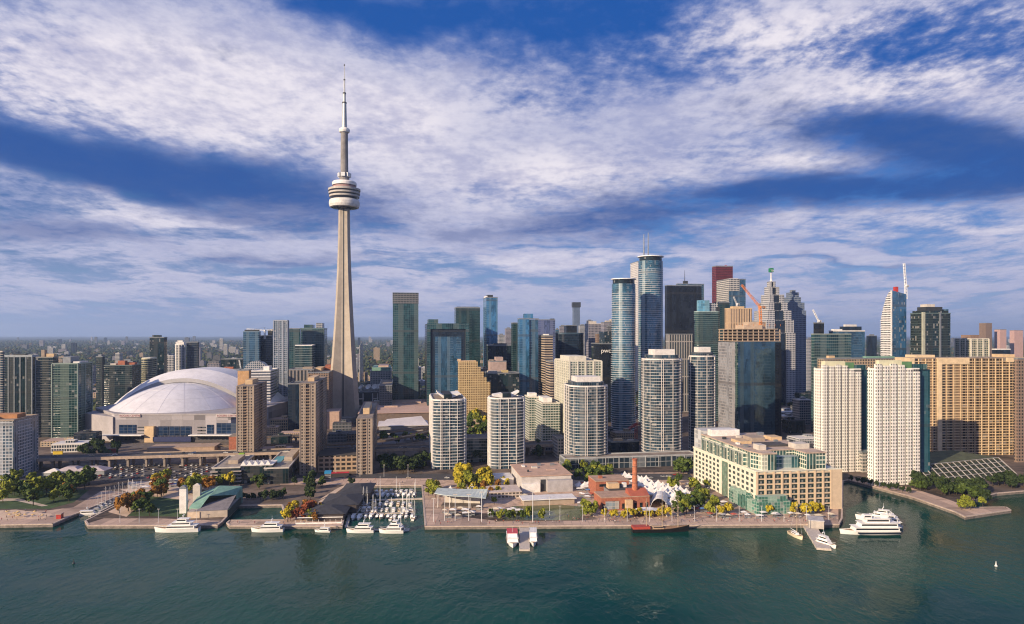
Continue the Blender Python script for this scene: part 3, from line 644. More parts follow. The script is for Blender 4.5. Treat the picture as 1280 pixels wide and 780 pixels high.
# half-built tower
c, a, wd, dp = fit(898, 921, 976, 860); h = zt(427, 860)
t = thing('construction_tower', 'half-built glass tower whose top floors are open raw concrete', 'tower', (*c, 0), a); SIL.append((898, 976, 410, 860))
MB().prism(rect(wd, dp), 0, h).obj('wall', facade('new_glass', (.05, .08, .10), (.035, .085, .13), 3.9, 1.6, .06, .08, .05, spec=1.0, big=.1, metal=.55, glass2=(.06, .13, .19)), t)
MB().box(-wd/2-.5, -wd/2-.02, -dp/2+3, dp/2, 0, h-1).obj('side_wall', facade('new_grey', (.30, .29, .30), (.16, .17, .19), 3.9, 2.4, .2, .28, .25), t)
MB().box(-wd/2-.6, -wd/2+1.6, -dp/2-.5, -dp/2+2.9, 0, h-1).obj('corner_strip', F_teal2, t)
MB().box(wd/2-8, wd/2+.5, -dp/2-.6, dp/2, 0, h-1.2).obj('east_wall', F_black, t)
b = MB()
for k in range(5):
    z = h+.2+k*3.9; b.box(-wd/2, wd/2-(4 if k > 3 else 0), -dp/2, dp/2, z, z+.95)
    if k < 4:
        for i in range(9):
            for j in range(5): b.box(-wd/2+.6+i*(wd-1.8)/8, -wd/2+1.5+i*(wd-1.8)/8, -dp/2+.6+j*(dp-1.8)/4, -dp/2+1.5+j*(dp-1.8)/4, z+.95, z+3.9)
b.obj('open_floor_frame', mat('raw_concrete', (.42, .33, .25), .85), t)
MB().box(-wd/2+6, wd/2-6, -dp/2+6, dp/2-6, h+1.2, h+15.7).obj('floor_shade_box', mat('floor_shade', (.07, .06, .05), .9), t)  # dark box added behind the columns to stand for the shaded interior
b = MB(); b.box(-wd*.2, wd*.22, -dp*.2, dp*.25, h+16.8, h+22); b.box(-wd*.05, wd*.35, -dp*.1, dp*.2, h+16.8, h+26); b.obj('core', mat('raw_concrete', (.42, .33, .25), .85), t)
b = MB()
for i in range(9): b.box(-wd/2+.3+i*(wd-1)/8, -wd/2+.6+i*(wd-1)/8, -dp/2-.1, -dp/2+.1, h+20, h+23)
b.obj('safety_frame', orange_m, t)
def lattice(b, p, q, wdt, n, r=.22):
    p, q = Vector(p), Vector(q); d = (q-p).normalized(); s = d.cross(Vector((0, 0, 1)) if abs(d.z) < .9 else Vector((0, 1, 0))).normalized(); u = s.cross(d)
    cs = [(s*i+u*j)*wdt/2 for i, j in ((-1, -1), (1, -1), (1, 1), (-1, 1))]
    for cc in cs: b.beam(p+cc, q+cc, r, r, 4)
    for k in range(n):
        A, B_ = p+(q-p)*k/n, p+(q-p)*(k+1)/n
        for i in range(4): b.beam(A+cs[i], B_+cs[(i+1) % 4], r*.7, r*.7, 3)
def crane(label, base, top, jib, cj, m, wdt=2.2, jm=None, r=.3):
    t = thing('tower_crane', label, 'crane', base)
    B0 = Vector((0, 0, 0)); TP = Vector(top)-Vector(base); J = Vector(jib)-Vector(base); C = Vector(cj)-Vector(base)
    b = MB(); lattice(b, B0, TP, wdt, max(4, int(TP.length/4)), r); b.obj('mast', m, t)
    b = MB(); lattice(b, TP, J, wdt*.8, max(4, int((J-TP).length/4)), r*.85); b.obj('jib', jm or m, t)
    b = MB(); lattice(b, TP, C, wdt*.8, 3, r); b.obj('counter_jib', m, t)
    b = MB(); b.box(C.x-1.5, C.x+1.5, C.y-1.2, C.y+1.2, C.z-2.2, C.z+.8); b.obj('counterweight', concrete, t)
    b = MB(); b.box(TP.x-1.2, TP.x+1.2, TP.y-2.2, TP.y-.6, TP.z-1.4, TP.z+1.2); b.obj('cab', m, t)
    b = MB(); A = TP+Vector((0, 0, (J-TP).length*.16)); b.beam(TP, A, r*1.2); b.beam(A, TP+(J-TP)*.75, .12, .12, 3); b.beam(A, C, .12, .12, 3); b.obj('stay_cable', dark_m, t)
    return t
def P3(x, y, Y): return (px(x, Y), Y, zt(y, Y))
crane('orange luffing tower crane on the half-built glass tower', P3(951, 408, 885), P3(950, 384, 885), P3(927, 356, 880), P3(956, 384, 889), orange_m, 2.6)
crane('white thin tower crane on the roof left of the orange crane', P3(921, 386, 1020), P3(921, 380, 1020), P3(917, 371, 1015), P3(923, 380, 1022), steel_w, 1.8)
crane('white flat tower crane beside the blue dark-crowned tower', P3(331, 424, 1170), P3(331, 413, 1170), P3(308, 411, 1165), P3(340, 412, 1172), steel_w, 2.2)
crane('tall white luffing crane beside the curved sail-shaped tower', P3(1132.5, 374, 930), P3(1132, 357, 930), P3(1130, 329, 929), P3(1134, 357, 932), steel_w, 2.4)
crane('small white luffing crane on the black core block', P3(1023, 404, 960), P3(1023, 401, 960), P3(1016, 387, 958), P3(1025, 401, 961), steel_w, 1.8)
crane('red tower crane standing in the gap between rounded condos', P3(795, 555, 745), P3(795, 530, 745), P3(786, 536, 741), P3(800, 529, 746), red_m, 2.4)
crane('white luffing crane left of the needle tower among low roofs', P3(302, 470, 1150), P3(302, 465, 1150), P3(299, 450, 1150), P3(303, 465, 1152), steel_w, 1.8)

# stepped granite tower with a spire
Y = 1250; c, a, wd, dp = fit(948, 953, 990, Y); k = F/Y
t = thing('office_tower', 'stepped granite skyscraper narrowing to a white spire with a green sign', 'tower', (px(969, Y), Y+20, 0), GRID); SIL.append((952, 990, 400, Y))
Fg = facade('granite_wall', (.50, .50, .51), (.03, .04, .06), 3.9, 3.0, .36, .36, .12); Fgb = facade('granite_blue_wall', (.20, .24, .30), (.03, .05, .09), 3.9, 3.0, .3, .36, .1)
steps = ((950, 990, 416), (952, 989, 400), (955, 987, 388), (958, 984, 378), (961, 981, 368), (963.5, 976.5, 358), (965.5, 973, 351))
zp = 0
for (xa, xb, yt) in steps:
    w_ = (xb-xa)/k; m_ = ((xa+xb)/2-969)/k; z1 = zt(yt, Y)
    b = MB(); d2 = w_/2
    for s_ in (1,):
        P = [(m_-w_/2, -d2), (m_-w_*.2, -d2), (m_-w_*.2, -d2+3), (m_+w_*.2, -d2+3), (m_+w_*.2, -d2), (m_+w_/2, -d2), (m_+w_/2, d2), (m_-w_/2, d2)]
        b.prism(P, max(0, zp-2), z1)
    b.obj('wall', Fg, t)
    MB().box(m_-w_*.19, m_+w_*.19, -d2+2.2, -d2+2.98, max(0, zp-2), z1-1).obj('recess_glazing', F_navy, t); zp = z1
b = MB(); b.lathe([(2.6, zp), (2.2, zp+3), (1.2, zp+4), (1.0, zt(341, Y)), (.4, zt(337, Y)), (0.05, zt(333, Y))], 8); b.obj('spire', white_p, t)
sg = MB().box(-3.4, 3.4, -3.4, 3.4, zt(339, Y), zt(334, Y)).obj('sign_box', mat('sign_green', (.01, .18, .07), .4), t)
lettering('TD', 4.6, (0, -3.6, zt(338.2, Y)), (R(90), 0, 0), white_p, t)
t = thing('office_tower', 'darker stepped granite tower adjoining the spired skyscraper on its right', 'tower', (px(996, 1330), 1350, 0), GRID); k = F/1330; SIL.append((985, 1005, 380, 1330)); zp = 0
for (xa, xb, yt) in ((983, 1007, 388), (986, 1006, 378), (988.5, 1003, 371), (990.5, 1001.5, 365)):
    w_ = (xb-xa)/k; m_ = ((xa+xb)/2-996)/k; z1 = zt(yt, 1330); MB().box(m_-w_/2, m_+w_/2, -w_/2, w_/2, max(0, zp-2), z1).obj('wall', Fgb, t); zp = z1
MB().box(-4, 4, -4, 4, zp+.02, zp+5).obj('rooftop_plant', grey_m, t)

# right-hand side
t = T('office_block', 'wide green-grey glass office block right of the stepped granite towers', (1014, 1018, 1064), 418, 900, F_tealg, 'office', dflt=40, slab=(mat('sage_line', (.24, .28, .26), .5), 3.9, .2, .7), roofm=roof_d)
t = T('office_tower', 'dark blue block with an overhanging white roof plate behind the wide office block', (1036, 1041, 1081), 414, 980, F_blue, 'office', wmat=white_p, plant=((.12, 0, .6, .7, 7, F_navy), (-.2, 0, .5, .6, 3, white_p), (.1, 0, .35, .5, 10, roof_w)))
T('construction_core', 'black square core block carrying the small white crane', (1017, 1019, 1030), 404, 955, F_black, 'building', dflt=12)
# sail-shaped tower: white balconied flank whose top curves down towards the back, blue glass front
c, a, wd, dp = fit(1101, 1115, 1133, 900); t = thing('condo_tower', 'sail-shaped tower with a curved white striped flank and sloped blue front', 'tower', (*c, 0), a); SIL.append((1103, 1133, 375, 900))
Fsail = facade('sail_white_wall', (.62, .62, .63), (.05, .06, .07), 3.1, 2.6, .25, .48, .15); Fsb = facade('sail_blue_wall', (.05, .11, .20), (.02, .07, .15), 3.1, 1.8, .08, .25, .06, spec=1.0)
N = 12; za, zb = zt(363, 900), zt(367.5, 900); side = []
for k in range(N+1):
    f = k/N; side.append((-dp/2+dp*f, za-(za-zt(400, 920))*f**2.2))
b = MB(); b.face([(-wd/2, y_, z_) for y_, z_ in side]+[(-wd/2, dp/2, 0), (-wd/2, -dp/2, 0)], [(y_, z_) for y_, z_ in side]+[(dp/2, 0), (-dp/2, 0)]); b.obj('flank_wall', Fsail, t)
b = MB()
z = 3.1
while z < za-2:
    ye = max((y_ for y_, z_ in side if z_ > z+1), default=-dp/2+1); b.box(-wd/2-1.3, -wd/2+.1, -dp/2, ye, z-.2, z+.5); z += 3.1
b.box(-wd/2-1.2, -wd/2+.1, -dp/2-.3, -dp/2+1, 0, za); b.obj('balcony_frame', mat('sail_white', (.68, .67, .66), .6), t)
b = MB(); b.face([(-wd/2, -dp/2, 0), (wd/2, -dp/2, 0), (wd/2, -dp/2, zb), (-wd/2, -dp/2, za)], [(0, 0), (wd, 0), (wd, zb), (0, za)])
b.face([(wd/2, -dp/2, 0), (wd/2, dp/2, 0), (wd/2, dp/2, side[-1][1]-5)]+[(wd/2, y_, z_-(za-zb)) for y_, z_ in reversed(side)]); b.face([(wd/2, dp/2, 0), (-wd/2, dp/2, 0), (-wd/2, dp/2, side[-1][1]), (wd/2, dp/2, side[-1][1]-5)]); b.obj('glass_wall', Fsb, t)
b = MB()
for (y0, z0), (y1, z1) in zip(side, side[1:]): b.face([(-wd/2, y0, z0), (wd/2, y0, z0-(za-zb)), (wd/2, y1, z1-(za-zb)), (-wd/2, y1, z1)])
b.obj('curved_roof', grey_m, t)
MB().box(-wd*.1, wd*.1, -dp*.3, -dp*.1, zt(366, 900)-4, zt(358, 900)).obj('rooftop_plant', red_m, t)
# dark tower with set-back crown
t = T('condo_tower', 'dark broad tower with a lit stepped edge and layered crown, right of the sail tower', (1138, 1154, 1188), 392, 860, F_dkteal, 'tower', slab=(mat('crown_line', (.09, .13, .13), .5), 3.2, .4, .45),
      plant=((0, 0, .9, .9, 4, F_dkteal), (-.02, 0, .6, .7, 9, dark_m), (-.1, 0, .3, .5, 12.5, pale_conc), (.44, -.2, .08, .4, 6, F_blue)))
wd, dp, h = dims(t); b = MB(); b.box(-wd/2-.7, -wd/2+2.4, -dp/2-.8, -dp/2+2, 0, h+2); b.obj('corner_pier', mat('sage_pier', (.36, .37, .30), .7), t)
b = MB(); b.box(wd*.08, wd*.14, -dp/2-1, -dp/2+1, 0, h+2); b.obj('front_pier', grey_m, t)
t = T('condo_tower', 'low green and beige condo tower right of the layered-crown tower', (1194, 1214, 1236), 424, 930, facade('sage_wall', (.40, .38, .28), (.03, .05, .045), 3.1, 3, .3, .3, .12), 'tower', slab=(cream_p, 3.1, .5, .5), fins=(cream_p, 9, .8, 1.4), plant=((-.1, 0, .5, .6, 6, mat('brown_box', (.22, .15, .12), .8)),))
T('office_block', 'low dark office block with a white rim right of the low green and beige condo', (1240, 1246, 1263), 437, 1000, F_navy, 'office', wmat=white_p)
T('office_block', 'lilac brick slab on the horizon at far right, tallest there', (1224, 1232, 1240), 404, 2300, F_brown, 'office')
T('office_block', 'pink low slab on the horizon beside the lilac brick slab', (1243, 1250, 1258), 412, 2350, mat('pink_slab', (.42, .28, .26), .8), 'office')
T('office_block', 'pale pink low slab near the right picture edge on the horizon', (1262, 1268, 1279), 413, 2450, mat('pink_slab', (.42, .28, .26), .8), 'office')

# white apartment twins on the slip
def white_twin(label, x0, xs, x1, xe, ytop, Y):
    c, a, wd, dp = fit(x0, xs, x1, Y); h = zt(ytop, Y)
    t = thing('apartment_tower', label, 'tower', (*c, 0), a, 'white apartment twins by the slip'); SIL.append((x0, xe, ytop, Y))
    fm = facade('white_punched_wall', (.80, .77, .72), (.02, .024, .03), 2.9, 2.4, .55, .46, .15, var=.6)
    wh = mat('warm_white_render', (.78, .75, .70), .6)
    MB().prism(rect(wd, dp), 0, h-5).obj('wall', facade('shaded_recess_wall', (.60, .55, .49), (.015, .02, .025), 2.9, 2.2, .2, .3, .12), t)  # recess painted darker than the bays, shade put in to deepen their relief
    n = 6
    for i in range(n):                               # projecting window bays down the front
        w_ = wd/n; xa = -wd/2+w_*i; drop = (0, 1.5, 0, 1, 5, 7)[i]
        MB().prism([(xa+.5, -dp/2), (xa+1.2, -dp/2-2.3), (xa+w_-1.2, -dp/2-2.3), (xa+w_-.5, -dp/2)], 0, h-drop).obj('window_bay', fm, t)
    for i in range(3):
        w_ = dp/3; ya = dp/2-w_*i
        MB().prism([(-wd/2, ya-.5), (-wd/2-1.6, ya-1.2), (-wd/2-1.6, ya-w_+1.2), (-wd/2, ya-w_+.5)], 0, h-3-i).obj('window_bay', fm, t)
    MB().box(-wd/2-.2, wd/2+.2, -dp/2-.2, dp/2+.2, h-5, h-4).obj('roof', wh, t)
    MB().box(-wd*.36, wd*.14, -dp*.3, dp*.3, h-3.98, h+3.2).obj('penthouse', mat('cream_crown', (.62, .60, .42), .6), t)
    MB().box(wd*.14, wd*.36, -dp*.34, dp*.3, h-3.98, h+1.8).obj('rooftop_plant', mat('crown_green', (.10, .22, .10), .6), t)
    # blue-green glass flank on the east
    k = (xe-640)/F; ux, uy = math.cos(a), math.sin(a)
    P0 = (c[0]+ux*wd/2-(-uy)*0, c[1]+uy*wd/2); W2 = abs((k*P0[1]-P0[0])/(ux-k*uy))
    MB().box(wd/2+.02, wd/2+W2, -dp/2+5, dp/2, 0, h-5.5).obj('glass_flank', facade('flank_glass', (.05, .12, .15), (.008, .05, .065), 2.9, 2.2, .1, .14, .08), t)
    MB().box(wd*.22, wd/2+W2*.7, -dp/2+3, dp*.3, h-5.4, h-.5).obj('upper_glazing', tealwin, t)
    return t
white_twin('white apartment tower beside the terminal building, left of the white pair', 1018, 1026, 1076, 1085, 456, 640)
white_twin('white apartment tower rising from the slip edge, right of the white pair', 1085, 1092, 1149, 1164, 455, 585)
T('annex_block', 'small green-roofed white annex between the white apartment towers', (1070, 1078, 1092), 566, 640, facade('annex_wall', (.5, .47, .43), (.04, .06, .06), 3.2, 2.5, .3, .4, .1), 'building', roofm=copper, dflt=20)
# wide sunlit hotel slab
c, a, wd, dp = fit(1128, 1132, 1278, 735, R(4)); h = zt(448, 735)
t = thing('hotel', 'wide tan hotel slab with a golden balcony grid, behind the white towers', 'hotel', (*c, 0), R(4)); SIL.append((1130, 1280, 448, 735)); dp = 24
MB().prism(rect(wd, dp), 0, h).obj('wall', facade('hotel_glass', (.36, .25, .15), (.03, .024, .018), 2.95, 3.9, .22, .22, .15, var=.8), t)
b = MB(); z = 2.9
while z < h-1: b.box(-wd/2, wd/2, -dp/2-1.5, -dp/2+.2, z-.15, z+.5); z += 2.95
n = int(wd/7.8)
for i in range(n+1): b.box(-wd/2+i*wd/n-.13, -wd/2+i*wd/n+.13, -dp/2-1.45, -dp/2+.2, 0, h)
b.obj('balcony_frame', mat('hotel_tan', (.62, .48, .31), .75), t)
b = MB()
for f in (-.5, -.27, .46, .5): b.box(f*wd-2.5, f*wd+2.5, -dp/2-2, dp/2+.3, 0, h+1)
b.box(-wd*.27+2.6, -wd*.02, -dp/2-1.8, -dp/2+.1, h-6, h+1); b.box(wd*.30, wd*.46-2.6, -dp/2-1.8, -dp/2+.1, h-4, h+1)
b.obj('pier', mat('hotel_tan', (.62, .48, .31), .75), t)
MB().prism(rect(wd, dp, .6), h+.02, h+1.2).obj('roof', roof_g, t)
MB().box(-wd*.45, -wd*.28, -8, 8, h+1.22, h+4).obj('rooftop_plant', mat('hotel_tan', (.62, .48, .31), .75), t)
MB().box(wd*.30, wd*.40, -8, 8, h+1.22, h+4.5).obj('rooftop_plant', tan_p, t)
T('hotel_wing', 'brown shaded hotel wing cut by the right picture edge', (1268, 1272, 1330), 449, 690, F_brown, 'hotel')
T('hotel_wing', 'low tan wing with rooftop clutter behind the white apartment pair', (1022, 1030, 1150), 449, 800, F_beige, 'building', plant=((-.4, 0, .06, .4, 4, tan_p), (.1, 0, .3, .5, 3, copper)))
# sloped trellis podium in front of the hotel
p0, p1 = Vector((*G(1166, 606), 0)), Vector((*G(1270, 594), 0)); ang = math.atan2(p1.y-p0.y, p1.x-p0.x); L = (p1-p0).length
t = thing('terrace_podium', 'low podium with sloped white concrete trellis below the tan hotel', 'building', p0, ang)
dpd = 62; b = MB(); b.box(0, L, 16, dpd, 0, 13); b.obj('wall', F_brown, t)
b = MB(); b.box(0, L, 16, dpd, 13.02, 13.8); b.obj('roof', mat('planter_soil', (.07, .085, .04), .95, 0, .4, .15), t)
b = MB(); b.face([(0, 0, .4), (L, 0, .4), (L, 16, 12.6), (0, 16, 12.6)]); b.obj('slope', mat('dark_planting', (.025, .035, .02), .95, 0, .4, .3), t)
b = MB()
for i in range(15): u = L*i/14; b.beam((u, -1, 1), (u, 16, 14), .42, .42, 4)
for j in range(5): v = j/4; b.beam((0, -1+17*v, 1+13*v), (L, -1+17*v, 1+13*v), .34, .34, 4)
b.obj('trellis_frame', mat('trellis_shaded', (.36, .34, .32), .7), t)  # white trellis dimmed to grey, its shadow put into the colour

for sil, yt, Y, m_, lab in (((699, 700, 707), 408, 1750, F_lilac, 'slim lilac slab behind the dark curved-front tower, left of the lone distant one'), ((723, 725, 733), 407, 1900, F_pale, 'pale slim tower just right of the lone distant tower'),
        ((733, 734, 741), 401, 2100, F_grey, 'grey slim distant tower behind the cream and lilac one'), ((758, 760, 766), 408, 1300, F_grey, 'grey narrow slab right beside the shorter curved glass tower'), ((694, 695, 699), 412, 1600, F_blue, 'thin blue tower behind the beige banded tower'),
        ((622, 623, 631), 419, 1650, F_pale, 'pale slender tower right of the slim bright blue tower'), ((631, 632, 640), 411, 1900, F_lilac, 'lilac slender tower left of the bright blue split tower'), ((742, 743, 750), 410, 1500, F_blue, 'small blue tower behind the black lettered tower'),
        ((1008, 1009, 1016), 424, 1500, F_pale, 'pale mid-rise tower in the gap right of the stepped granite pair'), ((1083, 1085, 1096), 420, 1500, F_navy, 'dark mid-rise tower just left of the sail-shaped tower'),
        ((449, 450, 457), 432, 1500, F_pale, 'pale narrow mid-rise right of the needle tower'), ((120, 128, 131), 446, 1150, F_dkteal, 'dark narrow condo tower left of the rusty-roofed condo block'), ((150, 166, 170), 452, 1250, F_navy, 'dark blue condo tower behind the rusty-roofed block'),
        ((28, 44, 50), 452, 1000, F_teal2, 'green glass condo tower peeking between the flat-topped and beige-topped ones'), ((-12, 6, 14), 456, 960, F_dkteal, 'dark condo tower behind the left edge slab')):
    T('city_tower', lab, sil, yt, Y, m_, 'tower', hide=True, plant=((0, 0, .5, .5, 4, grey_m),))
# ================================================================= ground and water
shore_px = [(-700, 656), (0, 656), (66, 655), (88, 645), (122, 631), (160, 614.5), (186, 613.5), (152, 628), (128, 640), (106, 651), (110, 657),
            (272, 656.5), (278, 652), (297, 632), (352, 631), (359, 649.5), (287, 650), (283, 653.5), (287, 657.2), (428, 657.5), (440, 607), (527, 606.5), (531, 658),
            (1049, 655.5), (1053, 648), (1054, 601), (1061, 600), (1140, 621), (1193, 639.5), (1206, 646), (1264, 637.5), (1258, 633.5), (1216, 634), (1204, 629), (1246, 616.5), (1300, 612), (2600, 611)]
shore = [G(*p) for p in shore_px]
def sheet(name, pts, z, m, skirt=None):
    b = MB(); b.face([(*p, z) for p in pts], [(p[0], p[1]) for p in pts])
    return struct(b.obj(name, m))
GM = bpy.data.materials.new('city_ground'); GM.use_nodes = True; t_ = NT(GM.node_tree); b_ = t_.n['Principled BSDF']
g_ = t_.new('ShaderNodeTexCoord'); s_ = t_.new('ShaderNodeSeparateXYZ'); t_.l.new(g_.outputs['Object'], s_.inputs[0])
nA = t_.noise(g_.outputs['Object'], 0.012, 5, .65); nB = t_.noise(g_.outputs['Object'], 0.0016, 5, .6); nC = t_.noise(g_.outputs['Object'], 0.09, 4, .6)
city = t_.mix(t_.ss(nA, .38, .62), (.060, .050, .045), (.22, .17, .135)); city = t_.mix(t_.ss(nC, .45, .62), city, (.13, .10, .08))
wood = t_.mix(t_.ss(nB, .4, .6), (.030, .045, .022), (.075, .075, .05)); wood = t_.mix(t_.ss(nC, .5, .7), wood, (.02, .03, .015))
far_ = t_.ss(s_.outputs[1], 1300, 2000)
t_.put(b_.inputs['Base Color'], t_.mix(far_, city, wood)); b_.inputs['Roughness'].default_value = .95; b_.inputs['Specular IOR Level'].default_value = .1
gpts = shore + [(42000, shore[-1][1]), (42000, 42000), (-42000, 42000), (-42000, shore[0][1])]
sheet('ground', gpts, 0.0, GM)
b = MB()
for p, q_ in zip(shore, shore[1:]): b.face([(*q_, 0), (*p, 0), (*p, -4), (*q_, -4)][::-1])
struct(b.obj('quay_wall_face', mat('quay_concrete', (.20, .17, .15), .9, 0, .35, .3)))
b = MB(); b.box(0, 1, 0, 1, 0, 1); b.v = []; b.f = []; b.uv = []; b.mi = []
for p, q_ in zip(shore[1:-1], shore[2:-1]):           # coping stones along the quay edge
    d = Vector((q_[0]-p[0], q_[1]-p[1], 0)); L = d.length; d.normalize(); n = Vector((-d.y, d.x, 0)); P = Vector((*p, 0)); Q = Vector((*q_, 0))
    A, B_ = P-n*.15, Q-n*.15; C_, D_ = Q+n*1.1, P+n*1.1
    b.prism([(A.x, A.y), (B_.x, B_.y), (C_.x, C_.y), (D_.x, D_.y)], -.5, .22, True, True)
struct(b.obj('kerb', mat('coping_stone', (.50, .40, .33), .85, 0, .2, .4)))
WM = bpy.data.materials.new('lake_water'); WM.use_nodes = True; t_ = NT(WM.node_tree); b_ = t_.n['Principled BSDF']
b_.inputs['Roughness'].default_value = .06; b_.inputs['IOR'].default_value = 1.33; b_.inputs['Specular IOR Level'].default_value = .15
g_ = t_.new('ShaderNodeTexCoord'); mp = t_.new('ShaderNodeMapping'); t_.l.new(g_.outputs['Object'], mp.inputs[0]); mp.inputs['Rotation'].default_value = (0, 0, R(-28)); mp.inputs['Scale'].default_value = (1, .55, 1)
w1 = t_.noise(mp.outputs[0], .30, 4, .6, .4); w2 = t_.noise(mp.outputs[0], .075, 3, .55, .3); w3 = t_.noise(g_.outputs['Object'], .012, 3, .5)
t_.put(b_.inputs['Base Color'], t_.mix(t_.ss(w3, .35, .65), (.002, .038, .028), (.004, .056, .041)))
bp = t_.new('ShaderNodeBump'); bp.inputs['Strength'].default_value = 1.0; bp.inputs['Distance'].default_value = 0.36
gust = t_.mixf(t_.ss(w3, .40, .60), .45, 1.3)
t_.put(b_.inputs['Roughness'], t_.mixf(t_.ss(w3, .40, .60), .03, .16))
t_.put(bp.inputs['Height'], t_.m('MULTIPLY', t_.m('ADD', w1, t_.m('MULTIPLY', w2, .9)), gust)); t_.l.new(bp.outputs[0], b_.inputs['Normal'])
sheet('water', [(-42000, -900), (42000, -900), (42000, 2000), (-42000, 2000)], -2.2, WM)

# ---- pavements, roads, lawns (sheets a few centimetres apart)
paver = facade('pink_pavers', (.34, .25, .20), (.56, .41, .31), 3, 6, .05, .07, .9, spec=.2, var=.9, glass2=(.46, .33, .26), wrough=.9); paver2 = mat('pale_pavers', (.52, .43, .35), .9, 0, .2, .2)
asph = mat('asphalt', (.060, .057, .058), .9, 0, .3, .1); lawn_m = mat('lawn', (.045, .085, .025), .95, 0, .35, .12); sand = mat('beach_sand', (.60, .45, .33), .95, 0, .15, .2)
def gs(name, pts, z, m): return sheet(name, [G(*p) for p in pts], z, m)
gs('promenade', [(-60, 655.5), (64, 654.5), (86, 645), (121, 631), (157, 615), (128, 613), (92, 634), (60, 638), (-60, 641)], .03, paver)
gs('beach', [(-40, 650), (52, 649), (66, 643), (20, 637), (-40, 640)], .06, sand)
gs('lawn', [(-40, 636), (62, 636), (92, 628), (112, 612), (-40, 610)], .03, lawn_m)
gs('path', [(-40, 628), (20, 626), (52, 633), (60, 632), (24, 623), (-40, 624)], .06, paver2)
gs('promenade', [(107, 655), (112, 656.5), (271, 656), (276, 651), (200, 648), (130, 648)], .03, paver)
gs('lawn', [(160, 645), (232, 646), (236, 626), (188, 620)], .05, lawn_m)
gs('path', [(135, 640), (158, 646), (192, 616), (184, 614)], .04, sand)
gs('promenade', [(160, 613), (300, 618), (300, 600), (160, 602)], .03, paver2)
gs('promenade', [(285, 656.8), (427, 657), (438, 630), (362, 640), (356, 650), (289, 650.5)], .03, paver)
gs('promenade', [(350, 606), (540, 606), (540, 598), (350, 598)], .07, paver)
gs('promenade', [(531.5, 657), (1048, 655), (1048, 636), (900, 640), (720, 651), (620, 651), (560, 644), (545, 612), (528, 607)], .05, paver)
gs('plaza', [(545, 640), (740, 645), (760, 655), (900, 645), (905, 610), (860, 590), (540, 595)], .03, mat('plaza_pavers', (.50, .36, .27), .9, 0, .35, .2))
gs('road', [(-80, 600), (1060, 600), (1060, 592), (-80, 592)], .04, asph)
gs('parking_lot', [(100, 600), (275, 600), (275, 579), (100, 579)], .03, mat('lot_asphalt', (.10, .085, .075), .9, 0, .3, .2))
gs('road', [(862, 592), (905, 640), (940, 640), (890, 592)], .08, mat('warm_paving', (.30, .21, .16), .9, 0, .2, .2))
gs('promenade', [(1062, 600.5), (1140, 621.5), (1194, 639.5), (1206, 645), (1262, 637.2), (1256, 634.2), (1214, 635), (1190, 626), (1140, 610), (1070, 597)], .03, paver)
gs('rail_yard', [(150, 560), (320, 560), (430, 560), (430, 545), (350, 535), (120, 556)], .03, mat('ballast', (.13, .11, .10), .95, 0, .35, .2))
gs('road', [(400, 560), (540, 552), (540, 540), (480, 546), (400, 551)], .06, mat('light_road', (.16, .15, .15), .9, 0, .2, .2))
gs('pond', [(628, 650), (722, 650.5), (738, 634), (700, 631), (640, 633)], .09, facade('pond_water', (.10, .12, .05), (.07, .09, .035), 900, 900, 0, 0, .12, var=.3))

def blk(name, label, cat, xL, xR, Yf, dep, z1, m, roofm=None, z0=0, rot=GRID, plant=(), ov=.3, group=None, rt=.6):
    """Low building: front-left and front-right photo columns at distance Yf."""
    A = Vector((px(xL, Yf), Yf, 0)); ux = Vector((math.cos(rot), math.sin(rot), 0)); k = (xR-640)/F
    wd = (k*A.y-A.x)/(ux.x-k*ux.y); vx = Vector((-ux.y, ux.x, 0)); c = A+ux*wd/2+vx*dep/2
    t = thing(name, label, cat, (c.x, c.y, z0), rot, group); h = z1-z0
    MB().prism(rect(wd, dep), -.5 if z0 == 0 else 0, h).obj('wall', m, t)
    b = MB(); b.prism(rect(wd, dep, -ov), h+.02, h+rt, True, True); b.obj('roof', roofm or roof_g, t)
    for (cx, cy, w_, d_, hh, mm) in plant:
        MB().box(cx*wd-w_/2, cx*wd+w_/2, cy*dep-d_/2, cy*dep+d_/2, h+rt+.02, h+rt+hh).obj('rooftop_plant', mm, t)
    t['_w'], t['_d'], t['_h'] = wd, dep, h
    return t

# ================================================================= needle tower
TY, KX = 1031.0, 1031.0/F
t = thing('observation_tower', 'tall concrete needle tower with a round pod and white antenna', 'tower', (px(430.5, TY), TY, 0)); SIL.append((418, 446, 262, TY))
zz = lambda y: zt(y, TY)
CT = mat('tower_concrete', (.37, .325, .27), .85, 0, .14, .035)
levels = []
for i in range(25):
    z = zz(262)*i/24; f = i/24
    r = 8.3+19.0*(1-f)**1.75; th = 3.0+2.6*(1-f); core = 6.6+4.5*(1-f)
    P = []
    for k in range(3):
        a = R(213+120*k); ca, sa = math.cos(a), math.sin(a)
        P += [(r*ca+th*sa, r*sa-th*ca), (r*ca-th*sa, r*sa+th*ca)]
        am = a+R(60); P += [(core*math.cos(am-.32), core*math.sin(am-.32)), (core*math.cos(am+.32), core*math.sin(am+.32))]
    levels.append((z, P))
b = MB()
for (z0, P), (z1, Q) in zip(levels, levels[1:]): b.prism(P, z0, z1, cap=False, poly1=Q)
b.obj('shaft', CT, t)
b = MB()                                             # dark lift-glazing strips in the hollows between the legs
